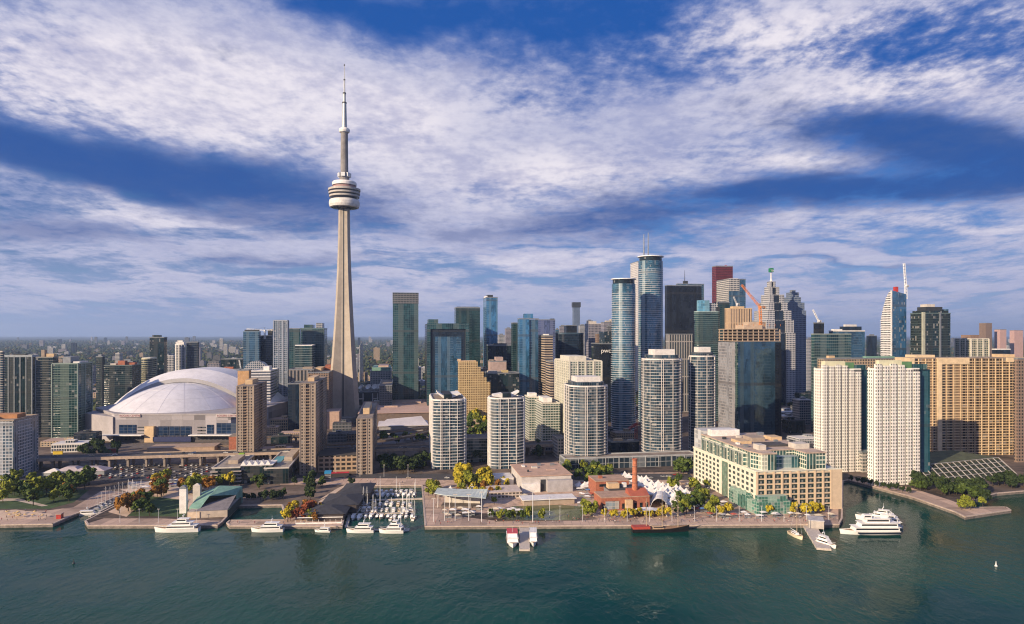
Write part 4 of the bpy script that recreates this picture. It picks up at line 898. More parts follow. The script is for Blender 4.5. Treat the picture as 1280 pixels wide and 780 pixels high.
for k in range(3):
    am = R(213+120*k+60)
    for (z0, P), (z1, Q) in zip(levels, levels[1:]):
        f0, f1 = z0/zz(262), z1/zz(262); c0, c1 = 6.6+4.5*(1-f0)+.15, 6.6+4.5*(1-f1)+.15
        for s in (-1,):
            A = [((c0-.2)*math.cos(am+d), (c0-.2)*math.sin(am+d), z0) for d in (-.10, .10)]; B_ = [((c1-.2)*math.cos(am+d), (c1-.2)*math.sin(am+d), z1) for d in (.10, -.10)]
            b.face(A+B_)
b.obj('lift_glazing', dark_m, t)
px_ = lambda lst: [(r*KX, zz(y)) for r, y in lst]
pod = MB().lathe(px_([(7, 262), (10, 260.5), (15.5, 260), (16.5, 249.8), (17.0, 247), (17.9, 241), (18.4, 237), (18.2, 236.6), (13, 236.4), (13.2, 228)]), 48).obj('main_pod', mat('pod_glass', (.018, .018, .024), .2, 0, .2, .3), t)
MB().lathe(px_([(15.6, 260.05), (17.6, 259.4), (18.6, 256.5), (18.7, 253.2), (18.0, 250.6), (16.6, 249.9)]), 48).obj('radome_ring', mat('radome_white', (.62, .60, .57), .6), pod, smooth=True)
MB().lathe(px_([(17.0, 247.2), (18.4, 247.0), (18.5, 245.0), (17.2, 244.8)]), 48).obj('deck_ring', mat('ring_grey', (.42, .39, .36), .7), pod)
MB().lathe(px_([(17.5, 243.2), (19.1, 243.0), (19.2, 241.0), (17.8, 240.8)]), 48).obj('deck_ring', mat('ring_grey', (.42, .39, .36), .7), pod)
MB().lathe(px_([(18.0, 239.2), (19.6, 239.0), (19.7, 236.6), (18.0, 236.4)]), 48).obj('deck_ring', mat('ring_grey', (.42, .39, .36), .7), pod)
MB().lathe(px_([(13.3, 236.3), (14.2, 236), (14.3, 233.4), (13.3, 233.3)]), 48).obj('deck_ring', mat('pod_pink', (.36, .22, .20), .7), pod)
MB().lathe(px_([(13.4, 232.6), (14.8, 232.2), (15.0, 229), (14, 227.6), (6, 227.3)]), 48).obj('upper_ring', white_p, pod)
MB().lathe(px_([(6.0, 227.3), (6.0, 216.5), (4.8, 216.4), (4.5, 190), (4.3, 165.5)]), 16).obj('upper_shaft', mat('shaft_grey', (.20, .19, .19), .8, 0, .25, .1), t)
for k in range(6):
    a = R(30+60*k); b = MB(); b.obox((6.9*KX*math.cos(a), 6.9*KX*math.sin(a)), a, 2.6, 6.2, zz(221.5), zz(216.8)); b.obj('equipment_box', mat('box_white', (.62, .64, .66), .5), t)
MB().lathe(px_([(4.7, 166.3), (6.2, 165.4), (6.7, 163.4), (6.4, 161.4), (4.4, 160), (3.6, 159.8)]), 24).obj('sky_pod', white_p, t, smooth=True)
ant = MB().lathe(px_([(3.2, 160), (2.5, 128.8), (1.7, 128.4), (1.6, 116.8), (1.0, 116.4), (.9, 100), (.55, 99.6), (.4, 81), (.05, 79.4)]), 12).obj('antenna', mat('antenna_grey', (.33, .36, .39), .4), t)
for y_, r in ((128.6, 2.9), (116.6, 2.1), (99.8, 1.2), (81.5, .8)):
    MB().lathe(px_([(r*.6, y_+.8), (r, y_+.7), (r, y_-.7), (r*.6, y_-.8)]), 10).obj('antenna_collar', dark_m, ant)
MB().prism([(32*math.cos(R(60*k)), 32*math.sin(R(60*k))) for k in range(6)], 0, 7).obj('base_building', concrete, t)

# ================================================================= domed stadium
t = thing('stadium', 'domed stadium with a big white arched roof and blue windows', 'stadium', (-452, 938, 0)); SIL.append((128, 330, 500, 938))
DM = mat('dome_membrane', (.66, .65, .67), .42, 0, .12, .03); DG = mat('dome_grey', (.30, .30, .32), .6, 0, .1, .05)
SC = mat('stadium_concrete', (.32, .30, .31), .85, 0, .14, .05)
body = [(-40, -116), (104, -116), (122, -60), (122, 70), (96, 122), (-45, 122), (-106, 72), (-106, -48)]
MB().prism(body, 0, 33).obj('wall', facade('stadium_wall', (.30, .285, .30), (.24, .225, .24), 9, 14, .05, .07, .8, spec=.2, wrough=.8, var=.4), t)
MB().prism([(p[0]*1.004, p[1]*1.004) for p in body], 33.02, 35).obj('roof', SC, t)
# front quarter dome
b = MB(); cy = -14; RX, RYf, HZ, Z0 = 86, 100, 31.0, 35.1; NA, NE = 72, 16
P = lambda i, j: (-4+RX*math.cos(R(180+180*i/NA))*(1-j/NE), cy+RYf*math.sin(R(180+180*i/NA))*(1-j/NE), Z0+HZ*(1-(1-j/NE)**2.1))
for i in range(NA):
    for j in range(NE): b.face([P(i, j), P(i+1, j), P(i+1, j+1), P(i, j+1)])
b.obj('front_dome', DM, t, smooth=True, weld=True)
b = MB()
for i in range(0, NA+1, 8):
    pts = [P(i, j) for j in range(NE)]
    for p, q_ in zip(pts, pts[1:]): b.beam((p[0], p[1], p[2]+.1), (q_[0], q_[1], q_[2]+.1), .10, .10, 4)
for j in (4, 8, 12):
    for i in range(NA): p, q_ = P(i, j), P(i+1, j); b.beam((p[0], p[1], p[2]+.05), (q_[0], q_[1], q_[2]+.05), .10, .10, 4)
b.obj('seam_frame', mat('seam', (.60, .58, .58), .6), t)
# sliding arched panels
def arch(y0, w0, z0, y1, w1, z1, m, nm, N=72, base=32):
    b = MB()
    pt = lambda k, w_, zt_, yy: (-4+w_*math.cos(R(180-180*k/N)), yy, base+(zt_-base)*(1-abs(math.cos(R(180*k/N)))**2.1))
    for k in range(N): b.face([pt(k, w0, z0, y0), pt(k+1, w0, z0, y0), pt(k+1, w1, z1, y1), pt(k, w1, z1, y1)])
    return b.obj(nm, m, t, smooth=True, weld=True)
arch(cy-1, 86.5, 66.4, cy-1.0, 96, 72.0, DG, 'arch_face'); arch(cy-1, 96, 72.0, 16, 117, 83.5, DM, 'arch_panel'); arch(16, 117, 83.5, 70, 117, 83.5, DM, 'arch_panel'); arch(70, 117, 83.5, 118, 60, 40, DM, 'rear_panel')
arch(cy-1.5, 85.8, 65.4, cy-1.5, 87.2, 66.9, dark_m, 'arch_rim')
blue_w = facade('stadium_glass', (.06, .08, .12), (.008, .022, .055), 3.5, 6, .08, .1, .1)
sx_ = lambda x, Y=820: px(x, Y)+452
for x0, x1, y0, y1 in ((148, 158, 531, 546), (158.6, 169, 531, 546), (197, 210, 533, 551), (211, 224, 533, 551), (225, 238, 533, 551), (258, 266, 531, 547), (270, 296, 529, 547)):
    MB().box(sx_(x0), sx_(x1), -117, -115.5, zt(y1, 821), zt(y0, 821)).obj('window', blue_w, t)
for x0 in (171, 246, 250):
    for j in range(4):
        MB().box(sx_(x0), sx_(x0+8 if x0 == 171 else x0+6), -116.6, -115.5, zt(547-j*4, 821), zt(545.6-j*4, 821)).obj('louvre', dark_m, t)
MB().box(-38, 102, -117.6, -116.1, 0, 8).obj('base_wall', facade('stadium_base', (.09, .08, .085), (.02, .022, .03), 8, 5, .3, .3, .3), t)
MB().box(sx_(182), sx_(193.5), -121, -115, 0, zt(533, 818)).obj('pylon', mat('sunlit_pylon', (.55, .40, .24), .8), t)  # orange sunlight on the pylon is put into its colour
MB().box(sx_(192.5), sx_(240), -121, -116.1, zt(552, 818), zt(546, 818)).obj('awning', mat('royal_blue', (.005, .014, .085), .5), t)
b = MB(); b.box(sx_(120), sx_(182), -128, -116.2, 9, 10); b.box(sx_(240), sx_(296), -128, -116.2, 9, 10); b.obj('canopy', white_p, t)
b = MB(); b.prism([(-106, -75), (-41, -118), (-41, -100), (-106, -48)], 0, 31); b.obj('corner_wall', SC, t)
for xa, sz in ((149, 4.6), (271, 4.6)):
    bd = MB().box(sx_(xa-1), sx_(xa+26), -117.4, -116.15, zt(521.3, 821), zt(517.3, 821)).obj('sign_board', mat('sign_pale', (.46, .42, .42), .8), t)
    lettering('ROGERS CENTRE', 3.35, (sx_(xa), -117.5, zt(520.7, 821)), (R(90), 0, 0), mat('sign_red', (.22, .012, .03), .5), bd, .05, 'LEFT')

# ================================================================= terminal building
C0 = Vector((px(945, 497), 497, 0)); a = R(8.5)
ux = Vector((math.cos(a), math.sin(a), 0)); vx = Vector((-ux.y, ux.x, 0))
k = (1051-640)/F; WD = (k*C0.y-C0.x)/(ux.x-k*ux.y); k = (867-640)/F; DP = (k*C0.y-C0.x)/(vx.x-k*vx.y)
t = thing('terminal_building', 'cream converted terminal warehouse with tan piers and a glazed terraced top', 'building', C0, a)
HT = zt(591, 497); SIL.append((870, 1050, 585, 497))
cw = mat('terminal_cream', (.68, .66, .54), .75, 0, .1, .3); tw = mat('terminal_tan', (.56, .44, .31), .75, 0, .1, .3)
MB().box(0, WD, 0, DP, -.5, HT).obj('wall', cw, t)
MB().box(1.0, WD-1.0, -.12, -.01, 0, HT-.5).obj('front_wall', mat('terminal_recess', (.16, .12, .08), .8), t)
b = MB(); nb = 9; bw = (WD-9)/nb
for i in range(nb+1): b.box(i*bw-.2, i*bw+1.3, -1.1, -.13, 0, HT+.6)
b.box(WD-8, WD+.4, -1.1, -.13, 0, HT+.8)
for j in range(8): b.box(1.3, WD-8, -.75, -.14, .2+j*HT/7.4, 1.2+j*HT/7.4)
b.obj('pier_frame', tw, t)
wg = facade('terminal_glass', (.10, .12, .11), (.012, .026, .026), 1.8, 1.5, .08, .08, .08)
wm_ = MB().box(0, bw-1.7, -.02, .2, 0, HT/7.4-1.15).mesh('window', wg)
fl = HT/7.4
for i in range(nb):
    for j in range(7):
        o = bpy.data.objects.new('window', wm_); COL.objects.link(o); o.parent = t; o.location = (i*bw+1.5, -.30, 1.25+j*fl)
wm2 = MB().box(-.12, .06, 0, 3.6, 0, 2.3).mesh('window', wg); rest = MB(); cnt = 0
nw = 15
for j in range(7):
    for i in range(nw):
        y0 = 4+(DP-8)*i/(nw-.4)
        if i in (6, 7): continue
        if cnt < 37:
            o = bpy.data.objects.new('window', wm2); COL.objects.link(o); o.parent = t; o.location = (-.02, y0, 1.6+j*fl); cnt += 1
        else: rest.box(-.14, .04, y0, y0+3.6, 1.6+j*fl, 3.9+j*fl)
o = rest.obj('window', wg, t); o['kind'] = 'stuff'
MB().box(-.5, -.01, DP*.40, DP*.49, 0, HT-1).obj('green_glazing', facade('terminal_green', (.35, .40, .30), (.10, .16, .12), 1.9, 1.8, .14, .14, .1), t)
b = MB(); b.box(-.6, WD+.5, -1.2, -.14, HT+.82, HT+1.5); b.box(-.6, -.02, -.13, DP+.4, HT+.02, HT+1.3); b.box(0, WD, 0, DP, HT+.01, HT+.3); b.obj('cornice', cw, t)
tg = facade('terrace_glass', (.68, .68, .56), (.03, .07, .065), 3.3, 2.6, .20, .24, .08, var=.9)
H2 = HT+12.5
MB().prism([(4, 16), (8, 5), (WD*.28, 5), (WD*.28, 20), (WD*.62, 20), (WD*.62, 4), (WD*.86, 4), (WD*.86, DP-6), (5, DP-6)], HT+.32, H2).obj('terrace_storey', tg, t)
MB().prism([(WD*.29, 12), (WD*.61, 12), (WD*.61, 19.8), (WD*.29, 19.8)], HT+.32, H2-3.5).obj('terrace_storey', facade('terrace_blue', (.35, .42, .42), (.03, .085, .10), 3.3, 2.6, .12, .2, .08), t)
for i in range(6):
    y0 = 22+i*(DP-34)/6; MB().prism([(1.2, y0+1), (4, y0), (4, y0+(DP-34)/6-1.2), (1.2, y0+(DP-34)/6-2)], HT+.32, H2-2.5).obj('terrace_bay', tg, t)
b = MB(); P = [(3.6, 16), (7.7, 4.6), (WD*.285, 4.6), (WD*.285, 19.6), (WD*.615, 19.6), (WD*.615, 3.6), (WD*.865, 3.6), (WD*.865, DP-5.6), (4.6, DP-5.6)]
b.prism(P, H2+.02, H2+.9, True, True); b.obj('terrace_roof', mat('terrace_deck', (.44, .34, .27), .9, 0, .2, .15), t)
for (fx, fy, w_, d_, h_, m_) in ((.14, .3, 3, 3, 2, grey_m), (.14, .42, 2, 4, 1.5, white_p), (.65, .45, 3, 2, 2.5, grey_m), (.4, .72, 4, 3, 2, pale_conc), (.8, .4, 2, 2, 3, dark_m), (.78, .82, 5, 4, 2.5, grey_m), (.16, .66, 3, 2, 2, dark_m), (.22, .2, 6, 9, 4, pale_conc), (.5, .35, 22, 14, 1.5, roof_d), (.5, .6, 12, 16, 3, brown_conc), (.72, .22, 12, 10, 4, pale_conc), (.3, .85, 26, 9, 5.5, white_p), (.25, .5, 10, 16, 2.2, tan_p), (.75, .6, 10, 12, 3, tan_p)):
    X, Y_ = fx*WD, fy*DP; MB().box(X-w_/2, X+w_/2, Y_-d_/2, Y_+d_/2, H2+.92, H2+.9+h_).obj('rooftop_plant', m_, t)
MB().box(WD*.1, WD*.6, DP-5, DP+14, 0, HT+16).obj('rear_block', facade('rear_wall', (.55, .55, .54), (.30, .32, .34), 4, 6, .1, .2, .4), t)
# green glass corner pavilion
t = thing('glass_pavilion', 'green glass pavilion at the corner of the cream terminal', 'pavilion', C0-vx*9-ux*3, a)
GP = facade('pavilion_glass', (.38, .50, .42), (.04, .12, .095), 2.2, 2.4, .10, .12, .08)
b = MB(); b.prism([(-1, 44), (-1, 8), (1, 1), (26, 1), (26, 7.4), (2.2, 7.4), (2.2, 44)], 0, 9.5); b.obj('wall', GP, t)
b = MB()
for i in range(4):
    y0 = 12+i*8; b.face([(-1.2, y0, 9.5), (-1.2, y0+8, 9.5), (-1.2, y0+4, 13)]); b.face([(-1.2, y0, 9.5), (-1.2, y0+4, 13), (2.6, y0+4, 13), (2.6, y0, 9.5)]); b.face([(-1.2, y0+8, 9.5), (2.6, y0+8, 9.5), (2.6, y0+4, 13), (-1.2, y0+4, 13)])
b.obj('gable_roof', GP, t)
MB().box(1, 24, 1.5, 7.2, 9.52, 13.2).obj('upper_glazing', GP, t)
MB().box(27, 50, 2, 7.4, 4.2, 4.8).obj('canopy', copper, t)
for X in (28, 35, 42, 49): MB().box(X-.2, X+.2, 2.2, 2.6, 0, 4.2).obj('post', grey_m, t)

# ================================================================= left waterfront buildings
# black twin condo blocks and the low block between them
def black_condo(label, x0, xs, x1, ytop, Y, rot=GRID):
    t = T('condo_block', label, (x0, xs, x1), ytop, Y, facade('black_condo_glass', (.05, .05, .05), (.008, .018, .022), 3.0, 2.6, .10, .16, .08), 'condo', rot=rot, roofm=mat('deck_beige', (.30, .26, .22), .9, 0, .3, .2), wmat=pale_conc, parapet=.9)
    return t
t = black_condo('black glass mid-rise condo with pale corner balconies, left by the red-leaved trees', 265, 300, 318, 584.5, 588)
wd, dp, h = dims(t)
for xa, xb, ya, yb in [(-wd/2-1.4, -wd/2+5, -dp/2-1.4, -dp/2+2.5), (wd/2-7, wd/2+1.2, -dp/2-1.4, -dp/2+2.5)]+[(wd/2-.2, wd/2+1.2, -dp/2+6+k_*dp/4.4, -dp/2+11+k_*dp/4.4) for k_ in range(4)]:
    b = MB(); z = 2.6
    while z < h-1: b.box(xa, xb, ya, yb, z, z+1.0); z += 3
    b.obj('balcony_cladding', mat('balcony_grey', (.34, .30, .28), .7), t)
MB().box(-wd*.1, wd*.25, -dp*.2, dp*.3, h+.2, h+3.5).obj('rooftop_plant', mat('deck_tan', (.40, .33, .26), .9), t)
MB().box(-wd*.02, wd*.18, dp*.32, dp*.4, h+.2, h+4.2).obj('roof_awning', mat('lime', (.25, .42, .03), .6), t)
t = black_condo('black glass mid-rise condo with a turquoise rooftop pool, right of the pair', 330, 361, 378, 585, 592)
wd, dp, h = dims(t); MB().box(-wd*.45, -wd*.05, -dp*.2, dp*.2, h+.15, h+.5).obj('pool', mat('pool_water', (.05, .35, .42), .1), t)
MB().box(wd*.05, wd*.4, -dp*.1, dp*.4, h+.15, h+4).obj('rooftop_plant', mat('deck_tan', (.40, .33, .26), .9), t)
blk('condo_link', 'low dark link with white gabled skylights between the black glass condos', 'building', 301, 341, 590, 22, 16, facade('black_condo_glass', (.05, .05, .05), (.008, .018, .022), 3.0, 2.6, .10, .16, .08), white_p)
for k in range(5):
    A = (px(304+k*7.2, 592), 592+k*1.0, 16.62); w2 = 2.1
    b = MB(); b.face([(-w2, 0, 0), (w2, 0, 0), (0, 0, 3.4)]); b.face([(w2, 0, 0), (w2, 8, 0), (0, 8, 3.4), (0, 0, 3.4)]); b.face([(-w2, 8, 0), (-w2, 0, 0), (0, 0, 3.4), (0, 8, 3.4)])
    o = b.obj('skylight', white_p); o.location = A; o.rotation_euler.z = GRID; tag(o, 'white gabled skylight on the low link between black glass condos', 'skylight', 'gabled skylights')
# brown low-rise between brown towers
blk('apartment_block', 'low brown apartment row with dark roof between the brown towers', 'building', 397, 448, 640, 34, zt(568, 650), facade('row_wall', (.40, .29, .20), (.025, .022, .02), 4.2, 5.2, .30, .42, .2), roof_d)
o = blk('shop_row', 'long red awning strip below the low brown apartment row', 'shop', 409, 436, 618, 4, 3.4, mat('shop_front', (.04, .035, .035), .6), mat('awning_red', (.45, .02, .04), .6))
blk('kiosk', 'small dark kiosk with bright blue sign at the restaurant corner', 'kiosk', 406, 413.5, 600, 5, 7, facade('kiosk_wall', (.30, .30, .31), (.05, .05, .06), 1.6, 5, .05, .4, .3), mat('sign_blue', (.02, .22, .45), .5), rt=2.2)
# green copper-roofed building with white tower
Cg = Vector((*G(234, 648), 0)); t = thing('ferry_hall', 'green copper-roofed waterside hall with grey ramped roof', 'building', Cg, R(9)); L = 30; t.scale = (.86, .86, .8)
b = MB(); b.box(0, 32, 0, 46, -.4, 6); b.obj('wall', mat('hall_wall', (.42, .36, .30), .8), t)
b = MB(); b.face([(-2, 46, 12), (-2, 12, 7), (12, 20, 14.5), (14, 46, 18)]); b.face([(12, 20, 14.5), (30, 38, 10.5), (33, 48, 16), (14, 46, 18)]); b.face([(-2, 12, 7), (8, 6, 6.2), (12, 20, 14.5)])
b.face([(-2, 46, 12), (14, 46, 18), (14, 50, 4), (-2, 50, 4)]); b.face([(14, 46, 18), (33, 48, 16), (33, 50, 4), (14, 50, 4)]); b.face([(-2, 12, 7), (-2, 46, 12), (-2, 46, 0), (-2, 12, 0)]); b.face([(33, 48, 16), (30, 38, 10.5), (30, 38, 0), (33, 48, 0)][::-1]); b.face([(8, 6, 6.2), (-2, 12, 7), (-2, 12, 0), (8, 6, 0)])
b.obj('copper_roof', copper, t)
b = MB(); b.face([(5, 0, 6.2), (32, 0, 6.2), (30, 38, 10.4), (12, 20, 8)]); b.obj('ramp_roof', mat('slate_grey', (.22, .20, .20), .85, 0, .2, .2), t)
b = MB(); b.box(32.02, 33.2, 1, 44, -.4, 6.5); b.obj('side_wall', mat('dark_cladding', (.03, .05, .045), .7), t)
b = MB(); b.box(1, 10, -.6, -.02, -.2, 5.4); b.obj('front_wall', mat('hall_cream', (.60, .48, .36), .8), t)
t = thing('vent_tower', 'white slab tower with a rounded dark top beside the green-roofed hall', 'tower', (*G(229.5, 641), 0), R(9))
b = MB(); Hh = zt(605, 495)-1; b.box(-2.4, 2.4, -2, 2, 0, Hh-2.4); b.obj('wall', white_p, t)
b = MB()
for k in range(10):
    a0, a1 = R(180*k/10), R(180*(k+1)/10); A = [(2.4*math.cos(a_), Hh-2.4+2.4*math.sin(a_)) for a_ in (a0, a1)]
    b.face([(A[0][0], -2, A[0][1]), (A[0][0], 2, A[0][1]), (A[1][0], 2, A[1][1]), (A[1][0], -2, A[1][1])]); b.face([(0, -2, Hh-2.4), (A[0][0], -2, A[0][1]), (A[1][0], -2, A[1][1])])
b.obj('rounded_cap', grey_m, t)
t = thing('chimney_block', 'small square white shaft on the green roof ridge', 'tower', (*G(246.5, 634), 0), R(9)); MB().box(-2.6, 2.6, -2, 2, 0, 17).obj('wall', pale_conc, t); MB().prism([(-2.6, -2), (2.6, -2), (2.6, 2), (-2.6, 2)], 17, 18.5, poly1=[(-.3, -.2), (.3, -.2), (.3, .2), (-.3, .2)]).obj('cap', pale_conc, t)
o = sheet('plaza', [G(150, 612), G(232, 640), G(252, 620), G(200, 606)], .045, sand)
# dark-roofed restaurant on the pier
t = thing('restaurant', 'dark-roofed quayside restaurant with stepped hipped roofs and terrace', 'restaurant', (*G(412, 655), 0), R(4))
rd = mat('restaurant_roof', (.040, .042, .050), .85, 0, .25, .3)
def hip(b, x0, x1, y0, y1, z0, z1, f=.35):
    xm0, xm1 = x0+(x1-x0)*f, x1-(x1-x0)*f; ym0, ym1 = y0+(y1-y0)*f, y1-(y1-y0)*f
    b.prism([(x0, y0), (x1, y0), (x1, y1), (x0, y1)], z0, z1, True, True, 0, [(xm0, ym0), (xm1, ym0), (xm1, ym1), (xm0, ym1)])
b = MB(); b.box(-18, 8, 8, 30, 0, 5); b.box(-10, 14, 28, 62, 0, 6); b.box(-2, 18, 60, 92, 0, 7); b.obj('wall', mat('rest_wall', (.05, .04, .04), .7), t)
b = MB(); hip(b, -21, 10, 7, 32, 5.02, 8.2, .4); hip(b, -13, 16, 27, 64, 6.4, 9.4, .42); hip(b, -5, 20, 58, 95, 7.4, 10.6, .4); b.obj('hip_roof', rd, t)
b = MB(); b.face([(-24, 20, 2.5), (-14, 20, 6), (-8, 62, 7), (-18, 58, 3)]); b.face([(-20, 58, 3), (-8, 60, 7), (-2, 96, 8), (-12, 92, 4)]); b.obj('side_canopy', mat('canopy_beige', (.42, .33, .26), .8), t)
b = MB(); b.box(-24, 8, 1, 1.3, 0, 1); b.box(-24, 8, 6.8, 7, 2.6, 3.2)
for i in range(9): b.box(-24+i*4, -23.8+i*4, 1, 1.2, 0, 3); 
b.obj('terrace_rail', white_p, t)

# ================================================================= middle waterfront buildings
t = blk('gallery_hall', 'low white gallery with a broad pinkish flat roof', 'building', 652, 714, 560, 52, 13, mat('gallery_wall', (.50, .47, .45), .8), mat('gallery_roof', (.50, .33, .24), .9, 0, .15, .15), ov=1.0, plant=((-.1, .1, 5, 4, 1.4, pale_conc), (.2, -.1, 8, 3, .8, roof_p), (.05, .3, 3, 3, 2, grey_m), (-.3, .25, 2.5, 5, 1.2, white_p), (.33, .28, 4, 2.5, 1.6, grey_m), (-.3, -.2, 1.5, 1.5, 1.8, dark_m)))
wd, dp, h = dims(t); MB().box(-wd*.12, -wd*.02, -dp/2-.4, -dp/2-.02, 0, h-3).obj('door_recess', dark_m, t); MB().box(-wd*.5, -wd*.14, -dp/2-3, -dp/2-.02, 0, h-5.5).obj('front_wall', white_p, t); MB().box(0, wd*.5, -dp/2-5, -dp/2-.02, 0, h-3).obj('front_bay', mat('gallery_grey', (.38, .37, .38), .7), t)
blk('white_shed', 'small white flat-roofed shed left of the gallery', 'shed', 615, 642, 580, 22, 6.5, white_p, roof_w)
blk('pavilion', 'white curved terrace pavilion in front of the gallery', 'pavilion', 612, 652, 535, 24, 5, facade('pav_wall', (.55, .47, .40), (.10, .09, .08), 2.5, 3, .3, .4, .2), mat('terrace_pale', (.55, .46, .40), .9))
blk('market_canopy', 'long white market canopy by the pond', 'canopy', 655, 718, 515, 12, 4.2, mat('stall_front', (.35, .28, .22), .8), white_p, ov=1.5)
# open-air stage with a tilted teal canopy
t = thing('concert_stage', 'open-air stage under a pale blue swept canopy', 'stage', (*G(574, 636), 0), R(-6))
b = MB(); N = 14
for k in range(N):
    u0, u1 = -20+40*k/N, -20+40*(k+1)/N; f0, f1 = (u0/20)**2, (u1/20)**2
    q0, q1 = [(u0, -1+4*f0, 10-2.2*f0+3*(u0 < 0)*f0), (u0, 18-3*f0, 11+1.2*f0)], [(u1, -1+4*f1, 10-2.2*f1+3*(u1 < 0)*f1), (u1, 18-3*f1, 11+1.2*f1)]
    b.face([q0[0], q1[0], q1[1], q0[1]]); b.face([(*q0[1][:2], q0[1][2]-.5), (*q1[1][:2], q1[1][2]-.5), (*q1[0][:2], q1[0][2]-.5), (*q0[0][:2], q0[0][2]-.5)]); b.face([(*q0[0][:2], q0[0][2]-.5), (*q1[0][:2], q1[0][2]-.5), q1[0], q0[0]])
b.obj('canopy', mat('ice_canopy', (.44, .50, .49), .9, spec=.1), t)
b = MB(); b.box(-15, 15, 4, 14, 0, 1.2); b.obj('stage_deck', mat('stage_deck', (.12, .10, .09), .8), t)
b = MB(); b.box(-14, 14, 13, 14, 1.22, 7); b.obj('back_wall', pale_conc, t)
for X in (-17, -8, 8, 17):
    b = MB(); b.beam((X, 2, 0), (X, 3, 10), .3, .2); b.obj('post', white_p, t)
# brick power plant with its chimney
t = blk('power_station', 'low red brick former power station with white gable windows', 'building', 752, 812, 500, 20, 9.5, brick, mat('plant_roof', (.42, .28, .20), .9, 0, .2, .2), ov=.1)
wd, dp, h = dims(t)
MB().box(-wd*.42, -wd*.14, -dp/2-.3, -dp/2-.02, 1, 7).obj('window', facade('plant_win', (.5, .47, .42), (.2, .25, .28), 3, 2.5, .1, .1, .2), t)
MB().box(-wd*.02, wd*.12, -dp/2-3, -dp/2-.02, 0, 8).obj('porch', tan_p, t)
b = MB(); b.prism([(wd*.1, -dp/2), (wd/2, -dp/2), (wd/2, dp*.1), (wd*.1, dp*.1)], h+.65, h+4.5, True, False, 0, [(wd*.1, -dp*.05), (wd/2, -dp*.05), (wd/2, dp*.05), (wd*.1, dp*.05)]); b.obj('pitched_roof', mat('tile_red', (.36, .10, .06), .8), t)
for X in (-.46, -.05, .2, .32, .44):
    MB().box(wd*X-1, wd*X+1, -dp/2-.25, -dp/2-.02, 1, 5).obj('window', dglass, t)
t = blk('power_station', 'taller brick hall with a flat tan roof behind the low brick front', 'building', 745, 786, 540, 22, 13, brick, mat('plant_roof', (.42, .28, .20), .9, 0, .2, .2), plant=((-.25, 0, 3, 3, 2, brick),))
wd, dp, h = dims(t); MB().box(-wd*.4, wd*.4, -dp/2-.2, -dp/2-.02, h-4, h-2).obj('window', dglass, t)
blk('power_station', 'dark-roofed middle hall beside the brick chimney', 'building', 762, 800, 522, 15, 10, mat('grey_hall', (.20, .19, .20), .8), roof_d, plant=((-.3, 0, 9, 6, 4, tan_p), (.1, .1, 3, 3, 3.5, white_p)))
t = thing('brick_chimney', 'tall tapering red brick chimney above the tents', 'chimney', (px(793.5, 513), 513, 0)); zc = zt(573, 513)
MB().lathe([(2.6, 0), (1.75, zc-1.4)], 16).obj('shaft', mat('chimney_brick', (.42, .15, .08), .85, 0, .25, .8), t)
MB().lathe([(2.05, zc-1.4), (2.15, zc-.2), (1.9, zc), (1.3, zc), (1.3, zc-1.5)], 16).obj('rim', mat('chimney_rim', (.30, .10, .06), .85), t)
for k in range(5): MB().lathe([(2.66-.85*(k+1)/6, zc*(k+1)/6-.2), (2.72-.85*(k+1)/6, zc*(k+1)/6), (2.66-.85*(k+1)/6, zc*(k+1)/6+.2)], 16).obj('iron_band', dark_m, t)

# ================================================================= elevated expressway, low blocks behind
A0, A1 = Vector((-560, 640, 0)), Vector((60, 745, 0)); d = (A1-A0); L = d.length; ang = math.atan2(d.y, d.x); ang_ex, L_ex = ang, L
t = thing('expressway', 'long elevated expressway on concrete columns behind the parking lots', 'viaduct', A0, ang)
dk = MB().box(0, L, -11, 11, 9.3, 11).obj('deck', mat('deck_concrete', (.40, .31, .24), .85, 0, .2, .3), t)
MB().box(0, L, -10.3, 10.3, 11.02, 11.06).obj('roadway', asph, t)
for s in (-10.9, 10.4): MB().box(0, L, s, s+.5, 11.02, 12.1).obj('parapet', mat('deck_concrete', (.40, .31, .24), .85, 0, .2, .3), t)
pm_ = MB(); pm_.prism([(-1.2, -10.5), (1.2, -10.5), (1.2, 10.5), (-1.2, 10.5)], 8.2, 9.28)
for _a in (-8, 5): pm_.box(-1, 1, _a, _a+3, 0, 8.3)
pm_ = pm_.mesh('pier', mat('pier_concrete', (.26, .22, .19), .9, 0, .3, .4))
for i in range(int(L/17)):
    o = bpy.data.objects.new('pier', pm_); COL.objects.link(o); o.parent = t; o.location = (8+17*i, 0, 0)
lm = MB(); 
blk('rail_shed', 'long low tan-roofed shed behind the elevated expressway', 'shed', 184, 268, 720, 26, 9, mat('shed_tan', (.42, .30, .21), .8), mat('shed_roof', (.36, .26, .19), .9))
blk('brick_block', 'small square red brick block beside the left brown tower', 'building', 286, 299, 700, 20, zt(546, 700), brick, roof_g)
t = blk('convention_hall', 'huge flat pinkish roof of the convention hall right of the needle tower', 'hall', 449, 545, 945, 190, 20, mat('hall_brown', (.16, .12, .10), .8), mat('hall_pink', (.48, .33, .27), .9, 0, .12, .04), ov=2, plant=((-.1, -.1, 20, 8, 2, roof_p), (.2, .2, 30, 12, 2, roof_p), (-.3, .3, 14, 14, 3, pale_conc)))
t = blk('aquarium', 'low white angular roof below the convention hall', 'building', 474, 534, 880, 50, 11, mat('aq_wall', (.35, .34, .34), .7), mat('aq_roof', (.62, .58, .57), .6, 0, .1, .05), ov=2)
